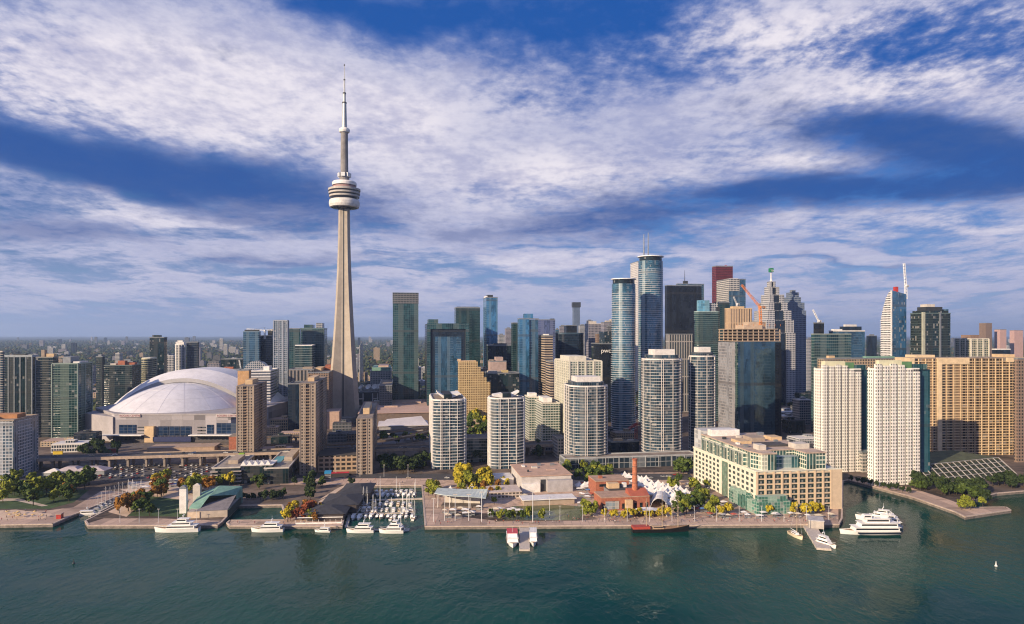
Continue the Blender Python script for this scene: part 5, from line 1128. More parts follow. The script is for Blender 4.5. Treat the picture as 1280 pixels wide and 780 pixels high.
wd, dp, h = dims(t); b = MB(); b.face([(-wd/2-2, -dp/2-2, h+.7), (wd/2+2, -dp/2-2, h+.7), (wd*.4, dp*.45, h+7), (-wd*.35, dp*.4, h+4)]); b.obj('sloped_roof', mat('aq_roof', (.62, .58, .57), .6, 0, .1, .05), t)
blk('base_plaza_hall', 'pink-walled low entrance hall at the foot of the needle tower', 'building', 405, 424, 930, 40, 24, mat('pink_wall', (.45, .31, .24), .8), roof_p)
t = T('broadcast_block', 'dark block with white rooftop dishes right of the needle tower base', (449, 474, 478), 490, 1120, F_navy, 'office', roofm=roof_d)
wd, dp, h = dims(t)
for X in (-.42, -.05, .25, .4):
    b = MB(); b.lathe([(0.01, 0), (3.2, .8), (5, 2.6), (5.2, 2.6), (3.4, .5), (.01, -.4)], 14); o = b.obj('dish', white_p, t); o.location = (X*wd, -dp*.3, h+6); o.rotation_euler = (R(50), 0, R(-30+60*X)); 
    b = MB(); b.beam((X*wd, -dp*.3, h), (X*wd, -dp*.3, h+6), .8); b.obj('dish_mount', white_p, t)
for X in (-.42, .3): MB().box(X*wd-5, X*wd+5, -dp/2-1, -dp/2-.02, 0, h-2).obj('white_frame', facade('white_open', (.6, .58, .56), (.03, .03, .04), 12, 8, .2, .16, .3), t)
T('broadcast_block', 'grey block with a teal barrel roof edge right of the needle tower', (463, 489, 492), 464, 1230, F_pale, 'office', roofm=copper, plant=((0, 0, .9, .7, 6, copper), (0.1, 0, .5, .5, 9, roof_p)))
T('office_block', 'grey windowed slab behind the dish-topped dark block', (474, 490, 493), 482, 1060, F_grey, 'office')
blk('ramp_building', 'brown parking block behind the shortest brown tower', 'garage', 424, 447, 800, 30, 12, F_brown, roof_d)

# curved ramps that climb beside the expressway
def ramp(label, pts, wd, z0, z1):
    P = [Vector((px(x, Y), Y, 0)) for x, Y in pts]; t = thing('road_ramp', label, 'road', P[0]); n = len(P); L_, R_ = [], []
    for i in range(n):
        d = (P[min(i+1, n-1)]-P[max(i-1, 0)]).normalized(); nn = Vector((-d.y, d.x, 0)); z = z0+(z1-z0)*i/(n-1); q_ = P[i]-P[0]
        L_.append(q_+nn*wd/2+Vector((0, 0, z))); R_.append(q_-nn*wd/2+Vector((0, 0, z)))
    b = MB(); dn = Vector((0, 0, -1.6)); up = Vector((0, 0, 1.0))
    for i in range(n-1):
        for A_, B_ in ((L_[i], L_[i+1]), (R_[i+1], R_[i])): b.face([A_+dn, B_+dn, B_+up, A_+up]); b.face([B_+dn, A_+dn, A_+up, B_+up])
        b.face([L_[i]+dn, R_[i]+dn, R_[i+1]+dn, L_[i+1]+dn])
    b.obj('parapet', mat('deck_concrete', (.40, .31, .24), .85, 0, .2, .3), t)
    b = MB()
    for i in range(n-1): b.face([R_[i], R_[i+1], L_[i+1], L_[i]])
    b.obj('roadway', asph, t)
    for i in range(1, n-1, 2):
        m_ = (L_[i]+R_[i])/2; MB().box(m_.x-1, m_.x+1, m_.y-1, m_.y+1, 0, m_.z-1.62).obj('pier', concrete, t)
    return t
ramp('curving two-lane ramp behind the shortest brown tower', [(330, 800), (370, 815), (410, 828), (450, 838), (490, 850), (530, 880), (560, 925)], 13, 8, 10)
ramp('second curved ramp climbing past the low white angular roof', [(400, 770), (440, 776), (480, 792), (515, 822), (540, 862)], 10, 5, 9)
ramp('ramp sloping down behind the black glass condos', [(250, 745), (300, 752), (350, 764), (400, 782)], 9, 9, 4)
# ================================================================= trees
def rnd(a, b): return random.uniform(a, b)
LG = {'green': leafmat('leaf_green', (.025, .050, .012), (.105, .145, .032)), 'dark': leafmat('leaf_dark', (.014, .026, .010), (.052, .078, .025)),  # dark green leaves, with the shadow of shaded groves put into the tone
      'yellow': leafmat('leaf_yellow', (.24, .21, .020), (.58, .46, .040)), 'lime': leafmat('leaf_lime', (.08, .11, .015), (.30, .31, .040)),
      'orange': leafmat('leaf_orange', (.14, .065, .018), (.40, .19, .035)), 'red': leafmat('leaf_red', (.12, .030, .018), (.32, .10, .045))}
bark = mat('bark', (.055, .042, .032), .95)
def tree_mesh(kind, seed, h=9.0, w=3.6, n=300, leaf=.66, tall=1.0):
    rs = random.Random(seed); b = MB(); base = h*.28
    cl = []
    for i in range(14):
        a = rs.uniform(0, 6.283); r = w*math.sqrt(rs.random())*.85; z = base+(h-base)*rs.uniform(.12, .86)
        r *= 1-.55*max(0, (z-base)/(h-base)-.45)/.55
        cl.append((r*math.cos(a), r*math.sin(a), z, rs.uniform(.6, 1.5)*w*.33))
    for i in range(n):
        cx, cy, cz, cr = rs.choice(cl)
        d = Vector((rs.gauss(0, 1), rs.gauss(0, 1), rs.gauss(0, 1)))
        if d.length < .01: continue
        d.normalize(); p = Vector((cx, cy, cz))+d*cr*rs.uniform(.55, 1.05)
        nrm = (d+Vector((rs.uniform(-.7, .7), rs.uniform(-.7, .7), rs.uniform(-.2, .8)))).normalized()
        u = nrm.orthogonal().normalized(); v = nrm.cross(u); s = leaf*rs.uniform(.6, 1.3); ang = rs.uniform(0, 6.28)
        u, v = u*math.cos(ang)+v*math.sin(ang), v*math.cos(ang)-u*math.sin(ang)
        b.face([p+u*s, p+v*s*.8, p-u*s*.9, p-v*s*.7])
    tb = MB(); tb.beam((0, 0, -.2), (0, 0, base*1.25), .24, .16, 7)
    for cx, cy, cz, cr in cl[:6]: tb.beam((0, 0, base*rs.uniform(.8, 1.2)), (cx*.8, cy*.8, cz), .12, .04, 5)
    return b.mesh('crown', LG[kind]), tb.mesh('trunk', bark)
TREE = {}
for kind in LG:
    for k in range(3): TREE[kind, k] = tree_mesh(kind, 3+k*31+len(kind)*5, n=640, leaf=.78)
def tree(kind, x, y, s, label, group, z=0.0, ybase=None, sq=1.0):
    X, Y = G(x, y) if ybase is None else (px(x, ybase), ybase)
    t = thing('tree', label, 'tree', (X, Y, z), rnd(0, 6.28), group); s *= 1.32*rnd(.82, 1.25); t.scale = (s*sq*rnd(.85, 1.15), s*sq*rnd(.85, 1.15), s)
    c, tr = TREE[kind, random.randrange(3)]
    for nm, me in (('crown', c), ('trunk', tr)):
        o = bpy.data.objects.new(nm, me); COL.objects.link(o); o.parent = t
    return t
pts = [(8, 612), (22, 610), (40, 608), (30, 617), (14, 620), (4, 628), (46, 616), (60, 612), (72, 609), (56, 619), (66, 616), (36, 624), (44, 632), (80, 611), (92, 606), (20, 604), (108, 606), (58, 605)]
for x, y in pts: tree(random.choice(('lime', 'green', 'lime')), x+rnd(-3, 3), y, rnd(.8, 1.15), 'round yellow-green tree on the lawn by the beach', 'park trees by the beach')
for i in range(16): x = rnd(2, 92); tree(random.choice(('lime', 'green')), x, rnd(605, 628), rnd(.85, 1.2), 'full yellow-green tree behind the beach lawn', 'lawn trees by the beach')
for i in range(9): f = rnd(0, 1); tree(random.choice(('orange', 'lime', 'green')), 158+f*44+rnd(-2, 5), 643-f*25, rnd(.8, 1.05), 'leafy tree in the second row along the narrow inlet', 'second row of inlet trees')
for i in range(10): tree(random.choice(('lime', 'green')), rnd(700, 735), rnd(588, 600), rnd(.7, 1.0), 'green tree between the gallery and the rounded condo podium', 'trees by the podium')
for i in range(8): tree('yellow', rnd(905, 1040), rnd(641, 645), rnd(.5, .7), 'small golden tree along the terminal front', 'golden trees along the terminal front')
for i in range(22): tree(random.choice(('yellow', 'lime', 'orange')), rnd(545, 625), rnd(610, 632), rnd(.5, .8), 'small autumn tree on the plaza behind the stage canopy', 'autumn plaza trees')
for i in range(16): tree(random.choice(('lime', 'green')), rnd(838, 902), rnd(604, 640), rnd(.6, .95), 'green street tree beside the cream terminal', 'street trees beside the terminal')
for i in range(14): tree(random.choice(('orange', 'lime', 'yellow')), rnd(186, 290), rnd(602, 612), rnd(.6, .9), 'autumn tree on the pale plaza behind the inlet', 'autumn trees behind the inlet')
for i in range(12): tree(random.choice(('orange', 'red', 'lime')), rnd(358, 400), rnd(636, 652), rnd(.45, .7), 'small autumn tree on the pier beside the dark-roofed restaurant', 'autumn trees on the pier')
for i in range(14): tree(random.choice(('dark', 'green')), rnd(300, 440), rnd(598, 612), rnd(.6, .9), 'dark street tree behind the condo slip', 'street trees behind the slip')
for x, y in ((96, 614), (106, 612), (100, 608), (88, 618), (112, 606)): tree('green', x, y, rnd(.95, 1.2), 'darker green tree at the right end of the beach park', 'dark park trees')
for x, y in ((78, 621), (86, 622), (83, 618)): tree('orange', x, y, rnd(.7, .9), 'small brownish tree beside the beach park walk', 'brownish park trees')
for i in range(9): f = i/8; tree(random.choice(('orange', 'orange', 'lime')), 152+f*52+rnd(-3, 3), 641-f*26+rnd(-2, 2), rnd(.75, 1.0), 'orange and olive tree in the row along the narrow inlet', 'autumn trees along the inlet')
for x, y in ((187, 645), (178, 640), (170, 643)): tree('green', x, y, rnd(.8, 1.0), 'dark green bushy tree at the near end of the inlet row', 'green inlet trees')
for x, y in ((240, 614), (246, 612), (252, 615), (236, 618)): tree('lime', x, y, rnd(1.0, 1.3), 'olive tree behind the green-roofed hall', 'olive trees behind the hall')
tree('orange', 260, 616, 1.0, 'single rusty tree at the corner of the black condo', None)
for x in range(304, 356, 7): tree('dark', x+rnd(-2, 2), 624+rnd(-1, 2), rnd(.5, .7), 'small dark tree in front of the black condo pair', 'small trees before the condos')
for x, y in ((356, 650), (361, 646), (364, 641), (360, 652), (368, 638)): tree('yellow', x, y, rnd(.5, .7), 'small yellow tree at the corner of the condo slip', 'small yellow trees at the slip')
for x, y in ((373, 645), (380, 643), (386, 645), (378, 650), (370, 650), (390, 641)): tree('red', x, y, rnd(.55, .75), 'small red-leaved tree beside the dark-roofed restaurant', 'red trees by the restaurant')
for x, y in ((384, 618), (390, 612), (388, 624)): tree('dark', x, y, rnd(.7, .9), 'dark tree behind the dark-roofed restaurant', 'dark trees by the restaurant')
for i in range(26): tree('dark', rnd(478, 535), rnd(581, 592), rnd(.85, 1.25), 'dark shaded tree in the grove behind the boat basin', 'shaded grove behind the basin')
for i in range(26):
    x = rnd(556, 612); tree(random.choice(('yellow', 'yellow', 'lime')), x, rnd(601, 613), rnd(.8, 1.2), 'bright yellow-green tree in the grove below the white twins', 'yellow grove below the twins')
for x, y in ((536, 620), (541, 616), (538, 613), (544, 622)): tree('lime', x, y, rnd(.8, 1.05), 'lime tree at the corner of the boat basin', 'lime trees at the basin corner')
for i in range(9): tree('yellow', 560+i*6+rnd(-2, 2), 625+rnd(-3, 2), rnd(.5, .75), 'small bright yellow tree behind the stage canopy', 'small yellow trees behind the stage')
for x, y in ((622, 608), (628, 607), (634, 609)): tree('yellow', x, y, .6, 'small yellow tree by the white curved pavilion', 'small trees by the pavilion')
for i, x in enumerate((613, 624, 631, 636, 643, 649, 655, 661, 677)): tree('lime' if i % 3 else 'green', x+rnd(-1.5, 1.5), 649+rnd(-2, 2), rnd(.55, .8), 'small conical green tree between pond and quay', 'small trees by the pond', sq=.75)
for i in range(15): tree('lime' if random.random() < .4 else 'green', 724+rnd(0, 40), 598+rnd(-6, 7), rnd(.7, 1.0), 'green tree in the thicket behind the brick power station', 'thicket behind the power station')
for x, y in ((732, 642), (736, 638), (730, 634), (741, 645), (735, 646), (744, 641)): tree('lime', x, y, rnd(.5, .75), 'yellow-green shrub tree beside the brick power station wall', 'shrubs beside the power station')
for i in range(12): tree('yellow', 757+i*7.2+rnd(-2, 2), 647.5+rnd(-1.5, 1), rnd(.42, .65), 'small golden tree in the quayside row before the power station', 'golden quayside trees')
for x, y in ((845, 637), (852, 640), (858, 643), (850, 632), (864, 638), (872, 633), (876, 637), (868, 628), (884, 641), (889, 645), (893, 640), (880, 630), (848, 645)): tree(random.choice(('green', 'lime')), x, y, rnd(.7, 1.0), 'green tree between the white tents and the cream terminal', 'green trees by the terminal')
for x, y in ((900, 645), (962, 643), (1017, 642)): tree('yellow', x, y, .7, 'golden tree standing apart on the quay before the cream terminal', 'golden trees by the terminal')
for x, y in ((848, 592), (854, 594), (860, 592), (852, 589)): tree('green', x, y, 1.15, 'green tree at the far corner of the cream terminal', 'trees behind the terminal')
for i in range(34):
    f = random.random(); tree('dark' if random.random() < .75 else 'green', 1142+f*96+rnd(-4, 4), 612+f*22-rnd(0, 1)*20*f+rnd(-3, 0), rnd(.75, 1.15), 'dark tree in the park below the sloped trellis', 'park trees on the point')
for x, y in ((1207, 634), (1213, 637), (1202, 637), (1228, 633)): tree('lime', x, y, rnd(.6, .9), 'sunlit lime tree near the tip of the point', 'lime trees on the point')
for i in range(20): tree('dark', 1242+i*4.5+rnd(-2, 2), rnd(603, 611), rnd(.7, 1.0), 'dark tree along the far shore at right', 'trees on the far right shore')
for x in range(1064, 1140, 8): tree('dark', x, 602+(x-1064)*.21, rnd(.4, .6), 'small dark tree at the foot of the white apartment towers', 'small trees by the white towers')
for i in range(22): tree(random.choice(('lime', 'yellow', 'green')), rnd(584, 612), None, rnd(1.1, 1.5), 'yellow-green tree in the raised gap between the white twins', 'trees between the white twins', ybase=rnd(770, 950), z=rnd(8, 18))
for i in range(10): tree('dark', rnd(100, 180), None, rnd(1.0, 1.3), 'dark tree at the foot of the stadium', 'trees by the stadium', ybase=rnd(690, 790))
for i in range(12): tree('green', rnd(476, 540), None, rnd(.9, 1.1), 'green tree beside the low white angular roof', 'trees below the convention hall', ybase=rnd(800, 860))
for i in range(8): tree('dark', rnd(590, 700), None, rnd(1.0, 1.2), 'dark tree beside the raised road', 'trees beside the raised road', ybase=rnd(690, 770))

# past 300 trees the smallest in view stand together as one planted mass
TR = sorted((o for o in sc.objects if o.name.split('.')[0] == 'tree' and o.parent is None), key=lambda o: -o.scale.z/o.location.y)
mass = MB(); slots = []
for o in TR[296:]:
    M_ = Matrix.Translation(o.location) @ o.rotation_euler.to_matrix().to_4x4() @ Matrix.Diagonal((*o.scale, 1))
    for ch in list(o.children):
        m_ = ch.data.materials[0]
        if m_ not in slots: slots.append(m_)
        for p in ch.data.polygons: mass.face([M_ @ ch.data.vertices[i].co for i in p.vertices], None, slots.index(m_))
        bpy.data.objects.remove(ch)
    bpy.data.objects.remove(o)
tag(mass.obj('tree_belt', slots), 'mixed small street and courtyard trees between the waterfront buildings', 'trees', None, 'stuff')

# ================================================================= boats
WZ = -2.2
hull_w = mat('boat_white', (.78, .77, .75), .3, 0, .04, .5); navy = mat('hull_navy', (.015, .02, .035), .35); teak = mat('teak', (.32, .19, .10), .8, 0, .2, 1); win = mat('boat_window', (.015, .018, .022), .08)
def hull(L, B, D, m, parent, name='hull', sheer=.35, stern=.8, wl=None, deck=None):
    """Lofted hull lying along +x (bow), with sheer and a flared bow."""
    b = MB(); N = 12; st = []
    for i in range(N+1):
        f = i/N; w_ = B/2*(stern+(1-stern)*math.sin(math.pi*min(f/.45, 1)/2)) if f < .45 else B/2*(1-((f-.45)/.55)**2.3)
        top = D*(1+sheer*max(0, f-.4)**2*2.6); x = -L/2+L*f; rake = (f**6)*D*.5
        st.append([(x-rake, 0, -.5), (x-rake*.6, max(w_*.72, .01), -.1), (x, max(w_, .015), top)])
    for A, C_ in zip(st, st[1:]):
        for s in (1, -1):
            for j in range(2):
                q_ = [A[j], C_[j], C_[j+1], A[j+1]]; q_ = [(p[0], p[1]*s, p[2]) for p in q_]; b.face(q_ if s < 0 else q_[::-1])
        b.face([(A[2][0], -A[2][1], A[2][2]-.25), (C_[2][0], -C_[2][1], C_[2][2]-.25), (C_[2][0], C_[2][1], C_[2][2]-.25), (A[2][0], A[2][1], A[2][2]-.25)], None, 1)
    A = st[0]; b.face([(A[0][0], 0, A[0][2]), (A[1][0], A[1][1], A[1][2]), A[2], (A[2][0], -A[2][1], A[2][2]), (A[1][0], -A[1][1], A[1][2])])
    return b.obj(name, [m, deck or m], parent)
def deckhouse(x0, x1, w_, z0, z1, m, parent, rake=.35, name='superstructure', wn=True):
    h = z1-z0; b = MB()
    b.prism([(x0, -w_/2), (x1, -w_/2), (x1, w_/2), (x0, w_/2)], z0, z1, True, False, 0, [(x0+h*.1, -w_/2*.92), (x1-h*rake*2, -w_/2*.92), (x1-h*rake*2, w_/2*.92), (x0+h*.1, w_/2*.92)])
    o = b.obj(name, m, parent)
    if wn:
        b = MB(); za, zb = z0+h*.38, z0+h*.78; wa = w_/2*(1-.08*.38)+.03
        b.prism([(x0+h*.3, -wa), (x1-h*rake*1.0+.06, -wa), (x1-h*rake*1.0+.06, wa), (x0+h*.3, wa)], za, zb, True, True, 0, [(x0+h*.34, -wa*.965), (x1-h*rake*1.72+.06, -wa*.965), (x1-h*rake*1.72+.06, wa*.965), (x0+h*.34, wa*.965)])
        b.obj('window', win, o)
    return o
def yacht(label, x, y, L, B, rz, decks=3, name='motor_yacht', group=None, hm=None):
    X, Y = G(x, y); t = thing(name, label, 'boat', (X, Y, WZ), rz, group)
    hull(L, B, B*.42, hm or hull_w, t, deck=teak); z = B*.42-.15
    f0, f1 = -.42, .22
    for k in range(decks):
        hh = 2.0; deckhouse(L*f0, L*f1, B*(.86-.12*k), z, z+hh, hull_w, t); 
        MB().box(L*f0-L*.05, L*f1-hh*.5, -B*(.45-.06*k), B*(.45-.06*k), z+hh+.01, z+hh+.16).obj('deck_roof', hull_w, t)
        z += hh+.17; f0 += .09; f1 -= .11
    b = MB(); b.beam((L*-.12, -B*.2, z), (L*-.15, -B*.2, z+2.0), .14); b.beam((L*-.12, B*.2, z), (L*-.15, B*.2, z+2.0), .14); b.box(L*-.15-.3, L*-.15+.3, -B*.26, B*.26, z+1.9, z+2.2); b.beam((L*-.15, 0, z+2.1), (L*-.15, 0, z+5), .08, .04)
    b.obj('radar_mast', steel_w, t)
    b = MB(); zr = B*.42*1.25
    for s in (1, -1): b.beam((L*.15, s*B*.42, zr+.5), (L*.46, s*B*.08, zr+1.3), .06, .06, 4)
    b.obj('bow_rail', steel_w, t)
    return t
yacht('large three-deck white yacht moored before the green-roofed hall', 221, 660.5, 30, 6.6, R(184), 3)
yacht('mid-size white yacht moored on the thin breakwater', 334, 660.5, 22, 5.4, R(183), 2)
yacht('low white speedboat by the restaurant quay', 403, 661, 11, 3, R(176), 1)
yacht('white sport yacht at the left mouth of the boat basin', 450, 661.5, 19, 5, R(180), 2)
yacht('white flybridge yacht with tall bridge at the right mouth of the boat basin', 489, 662, 17, 5.4, R(180), 3)
yacht('white sailing cruiser hull beside the flybridge yacht', 502, 660, 11, 3.2, R(10), 1)
yacht('white cabin boat lying inside the narrow left inlet', 113, 640, 15, 3.6, R(8), 1)
def cruiser(rz, kind):
    t = thing('cabin_cruiser', '', 'boat', (0, 0, WZ), rz, 'moored cabin cruisers in the basin')
    L, B = (9.5, 3.3) if kind == 0 else (8, 2.9)
    hull(L, B, 1.25, (hull_w, hull_w, hull_w, navy, mat('hull_cream', (.66, .56, .42), .5))[kind], t, deck=teak if kind in (2, 4) else hull_w); deckhouse(-L*.15, L*.28, B*.74, 1.05, 2.5, hull_w, t)
    MB().box(-L*.42, -L*.14, -B*.4, B*.4, 2.3, 2.45).obj('canvas_top', (white_p, mat('canvas_blue', (.03, .06, .14), .8), white_p, white_p, mat('canvas_tan', (.40, .30, .18), .8))[kind], t)
    b = MB()
    for s in (1, -1): b.beam((-L*.40, s*B*.36, 1.1), (-L*.40, s*B*.36, 2.32), .05, .05, 4)
    b.obj('canopy_post', steel_w, t)
    return t
protos = [cruiser(0, k) for k in range(5)]; used = [False]*5
def put_cruiser(x, y, rz, label):
    label = label.replace('white cabin', 'cabin')
    k = random.choices(range(5), (4, 3, 3, 1, 1))[0]; X, Y = G(x, y); s = rnd(.75, 1.2)
    if not used[k]: used[k] = True; o = protos[k]; o.location = (X, Y, WZ); o.rotation_euler.z = rz; o['label'] = label
    else: o = dup(protos[k], (X, Y, WZ), rz, label, scale=(s, s, s))
    return o
def sail(x, y, rz, label, hm=15, group='sailing boats in the basin'):
    X, Y = G(x, y); t = thing('sailing_boat', label, 'boat', (X, Y, WZ), rz, group); hull(9.5, 2.9, 1.1, hull_w, t, deck=teak); deckhouse(-1.5, 2.2, 1.7, 1.0, 1.7, hull_w, t)
    b = MB(); b.beam((.8, 0, .9), (.8, 0, hm), .13, .08, 6); b.obj('mast', steel_w, t)
    b = MB(); b.beam((.8, 0, 2.4), (-3.8, 0, 2.5), .16, .14, 6); b.obj('boom', mat('canvas_blue', (.03, .06, .14), .8) if random.random() < .5 else white_p, t)
    b = MB(); b.beam((.8, 0, hm), (4.6, 0, 1.4), .03, .03, 3); b.beam((.8, 0, hm), (-4.5, 0, 1.2), .03, .03, 3); b.obj('rigging', steel_w, t)
    return t
for i in range(12): put_cruiser(446+i*6.5, 617+rnd(-.6, .6), R(-90+rnd(-5, 5)), 'white cabin cruiser in the far row behind the long pier')
for i in range(12): put_cruiser(446+i*6.2, 613+rnd(-.6, .3), R(90+rnd(-5, 5)), 'white cabin cruiser in the row against the back wall of the basin')
for i in range(10): put_cruiser(446+i*7.4+rnd(-1, 1), 627.5+rnd(-.5, .5), R(90+rnd(-5, 5)), 'white cabin cruiser moored on the near side of the long pier')
for i in range(10): put_cruiser(448+i*7.2+rnd(-1, 1), 634.5+rnd(-.6, .6), R(90+rnd(-6, 6)), 'white cabin cruiser on the upper side of the middle finger pier')
for i in range(11): put_cruiser(442+i*7.2+rnd(-1, 1), 644+rnd(-.6, .6), R(-90+rnd(-6, 6)), 'white cabin cruiser pointing to the lake in the nearest row')
for x, y, hh in ((475, 630, 24), (459, 637, 14), (503, 640, 16), (501, 655, 15), (508, 640, 16), (515, 636, 14), (466, 641, 12), (512, 628, 13)): sail(x, y, R(95+rnd(-8, 8)), 'white sailing boat with bare mast in the boat basin' if hh < 20 else 'white sailing boat with the tallest mast in the boat basin', hh)
for i in range(14): sail(rnd(446, 520), random.choice((616, 629, 637, 645)), R(90+rnd(-10, 10)), 'white sailing boat with bare mast in the boat basin', rnd(10, 16))
for i in range(7): f = i/6; sail(120+f*32, 634-f*17, R(20), 'sailing boat moored along the left side of the narrow inlet', rnd(11, 15), 'sailing boats in the inlet')
for i in range(4): f = i/3; sail(160+f*16, 619-f*2, R(100), 'sailing boat at the back of the narrow inlet', rnd(12, 16), 'sailing boats at the inlet head')
dockm = mat('dock_planks', (.50, .44, .38), .9, 0, .2, .8)
def pier(label, p, q_, wd, z=.6, base=None):
    A, B_ = Vector((*G(*p), 0)), Vector((*G(*q_), 0)); d = B_-A; L = d.length; t = thing('pier', label, 'pier', (A.x, A.y, WZ), math.atan2(d.y, d.x))
    MB().box(0, L, -wd/2, wd/2, .2, .2+z).obj('deck', dockm, t)
    for i in range(int(L/9)+1):
        for s in (-1, 1):
            b = MB(); b.beam((min(L-.3, i*9+.3), s*wd/2, -1), (min(L-.3, i*9+.3), s*wd/2, 2.0), .17); b.obj('pile', pale_conc, t)
    return t
pier('long white pier crossing the whole boat basin', (432, 624), (529, 621), 2.4, 1.0)
pier('narrow finger pier in the middle of the boat basin', (440, 639.5), (517, 638), 1.6)
pier('slim pier along the left side of the boat basin', (433, 656), (444, 614), 2.0)
pier('outer pier at the mouth of the boat basin', (435, 660), (503, 659), 1.8)
pier('pier strip along the left side of the narrow inlet', (112, 643), (164, 617), 1.6)
# two tour boats either side of a jetty
pier('wide jetty with a gangway between the two tour boats', (655.5, 658), (655.8, 685), 6.4, 1.2)
def tour(label, x, y, L, B, rz, top):
    X, Y = G(x, y); t = thing('tour_boat', label, 'boat', (X, Y, WZ), rz)
    hull(L, B, 2.2, hull_w, t, deck=teak); MB().box(-L*.45, L*.2, -B*.46, B*.46, -.2, .5).obj('waterline_band', navy, t)
    deckhouse(-L*.44, L*.30, B*.86, 2.0, 4.3, hull_w, t); MB().box(-L*.46, L*.25, -B*.45, B*.45, 4.32, 4.5).obj('deck_roof', hull_w, t)
    deckhouse(-L*.30, L*.18, B*.74, 4.52, 6.6, hull_w, t); MB().box(-L*.40, L*.10, -B*.42, B*.42, 6.62, 6.8).obj('top_canopy', top, t)
    b = MB()
    for s in (1, -1): b.beam((-L*.4, s*B*.42, 5.4), (L*.28, s*B*.42, 5.4), .05, .05, 4)
    b.obj('deck_rail', steel_w, t); b = MB(); b.beam((0, 0, 6.8), (0, 0, 10), .09, .05); b.obj('mast', steel_w, t); return t
tour('white tour boat with a red stern canopy, left of the jetty', 640.5, 674, 23, 8.4, R(-88), mat('canopy_pink', (.55, .08, .09), .6))
tour('narrow white tour boat with a plain roof, right of the jetty', 666.5, 673, 23, 5.6, R(-91), white_p)
# tall ship
X, Y = G(826, 660.5); t = thing('tall_ship', 'black-hulled three-masted tall ship with red stern rail along the quay', 'ship', (X, Y, WZ), R(3))
hull(40, 7, 2.6, mat('hull_black', (.015, .014, .016), .4), t, sheer=.8, deck=teak); MB().box(-19.8, -8, -3.0, 3.0, 2.6, 4.2).obj('stern_rail', mat('stern_red', (.38, .06, .04), .6), t)
deckhouse(-6, 2, 3.6, 2.4, 4.0, mat('cabin_tan', (.42, .30, .20), .7), t)
for xm, hh in ((-10, 23), (1, 27), (12, 25)):
    b = MB(); b.beam((xm, 0, 2), (xm, 0, hh), .26, .10); m_ = b.obj('mast', mat('spar', (.46, .36, .25), .6), t)
    for zf in (.45, .68, .86):
        b = MB(); b.beam((xm, -4.5*(1.3-zf*.7), hh*zf), (xm, 4.5*(1.3-zf*.7), hh*zf), .12); b.obj('yard', mat('spar', (.46, .36, .25), .6), m_)
    b = MB()
    for s in (1, -1):
        for dx_ in (-2.4, 0, 2): b.beam((xm+dx_, s*3.2, 2.6), (xm, 0, hh*.8), .035, .035, 3)
    b.obj('shroud', dark_m, m_)
b = MB(); b.beam((18, 0, 4.2), (27, 0, 6.8), .2, .1); b.obj('bowsprit', mat('spar', (.46, .36, .25), .6), t)
# right-hand moorings
X, Y = G(995, 667); t = thing('schooner', 'small cream schooner with one mast beside the timber jetty', 'boat', (X, Y, WZ), R(-80)); hull(15, 4.6, 2.0, mat('hull_cream', (.66, .56, .42), .5), t, deck=teak); deckhouse(-4, 2, 2.6, 1.8, 3.1, hull_w, t)
b = MB(); b.beam((1, 0, 1.6), (1, 0, 24), .22, .1); b.obj('mast', mat('spar', (.46, .36, .25), .6), t); b = MB(); b.beam((1, 0, 3.8), (-5.5, 0, 4), .2, .16); b.obj('boom', white_p, t); b = MB(); b.beam((1, 0, 23), (7, 0, 2.4), .04, .04, 3); b.beam((1, 0, 23), (-7, 0, 2), .04, .04, 3); b.obj('rigging', steel_w, t)
tm = pier('broad timber jetty with pale planks right of the schooner', (1012, 656), (1030, 684), 8.5, 1.4)
yacht('bright white motor yacht lying at the end of the timber jetty', 1033, 678, 14, 4.4, R(-62), 2)
t = blk('boat_shelter', 'grey-roofed shelter at the head of the timber jetty', 'shelter', 1011, 1030, 458, 12, 4.5, mat('shelter_wall', (.42, .38, .34), .7), mat('shelter_roof', (.46, .45, .46), .5), rot=R(-20))
X, Y = G(1086, 663); t = thing('cruise_ship', 'white three-deck cruise ship with a dark hull stripe at the slip mouth', 'ship', (X, Y, WZ), R(180))
hull(40, 8.4, 2.6, hull_w, t, sheer=.3, deck=teak); b = MB(); b.prism([(-19.6, -4.1), (9, -4.32), (9, 4.32), (-19.6, 4.1)], .9, 1.9); b.obj('hull_stripe', navy, t)
for k, (f0, f1, w_) in enumerate(((-19, 11, 7.6), (-18, 7, 7.0), (-13, 3, 5.4))):
    z = 2.5+k*2.75; deckhouse(f0, f1, w_, z, z+2.55, hull_w, t, .2); MB().box(f0-.8, f1+.3, -w_/2-.4, w_/2+.4, z+2.56, z+2.74).obj('deck_roof', hull_w, t)
deckhouse(-1, 5, 4.4, 10.8, 13, hull_w, t); b = MB(); b.beam((-4, 0, 10.8), (-4, 0, 16), .2, .1); b.obj('mast', steel_w, t)
b = MB(); b.box(-12, -8.5, -1.4, 1.4, 10.8, 13.4); b.obj('funnel', hull_w, t)
yacht('white streamlined yacht moored behind the cruise ship', 1096, 648, 28, 6.4, R(150), 3)
t = yacht('white multi-decked excursion boat behind the bow of the cruise ship', 1108, 655, 20, 5.6, R(170), 3)
for lab, x, y in (('small white navigation buoy at lower right on the lake', 1245, 703), ('small dark navigation buoy at lower left on the lake', 92, 700)):
    X, Y = G(x, y); t = thing('buoy', lab, 'buoy', (X, Y, WZ)); m_ = white_p if 'white' in lab else dark_m
    MB().lathe([(.01, -.4), (.75, -.3), (.8, .3), (.35, .9), (.2, 2.2), (.01, 2.3)], 12).obj('float', m_, t); b = MB(); b.beam((0, 0, 2.2), (0, 0, 2.9), .16); b.obj('lamp', m_, t)

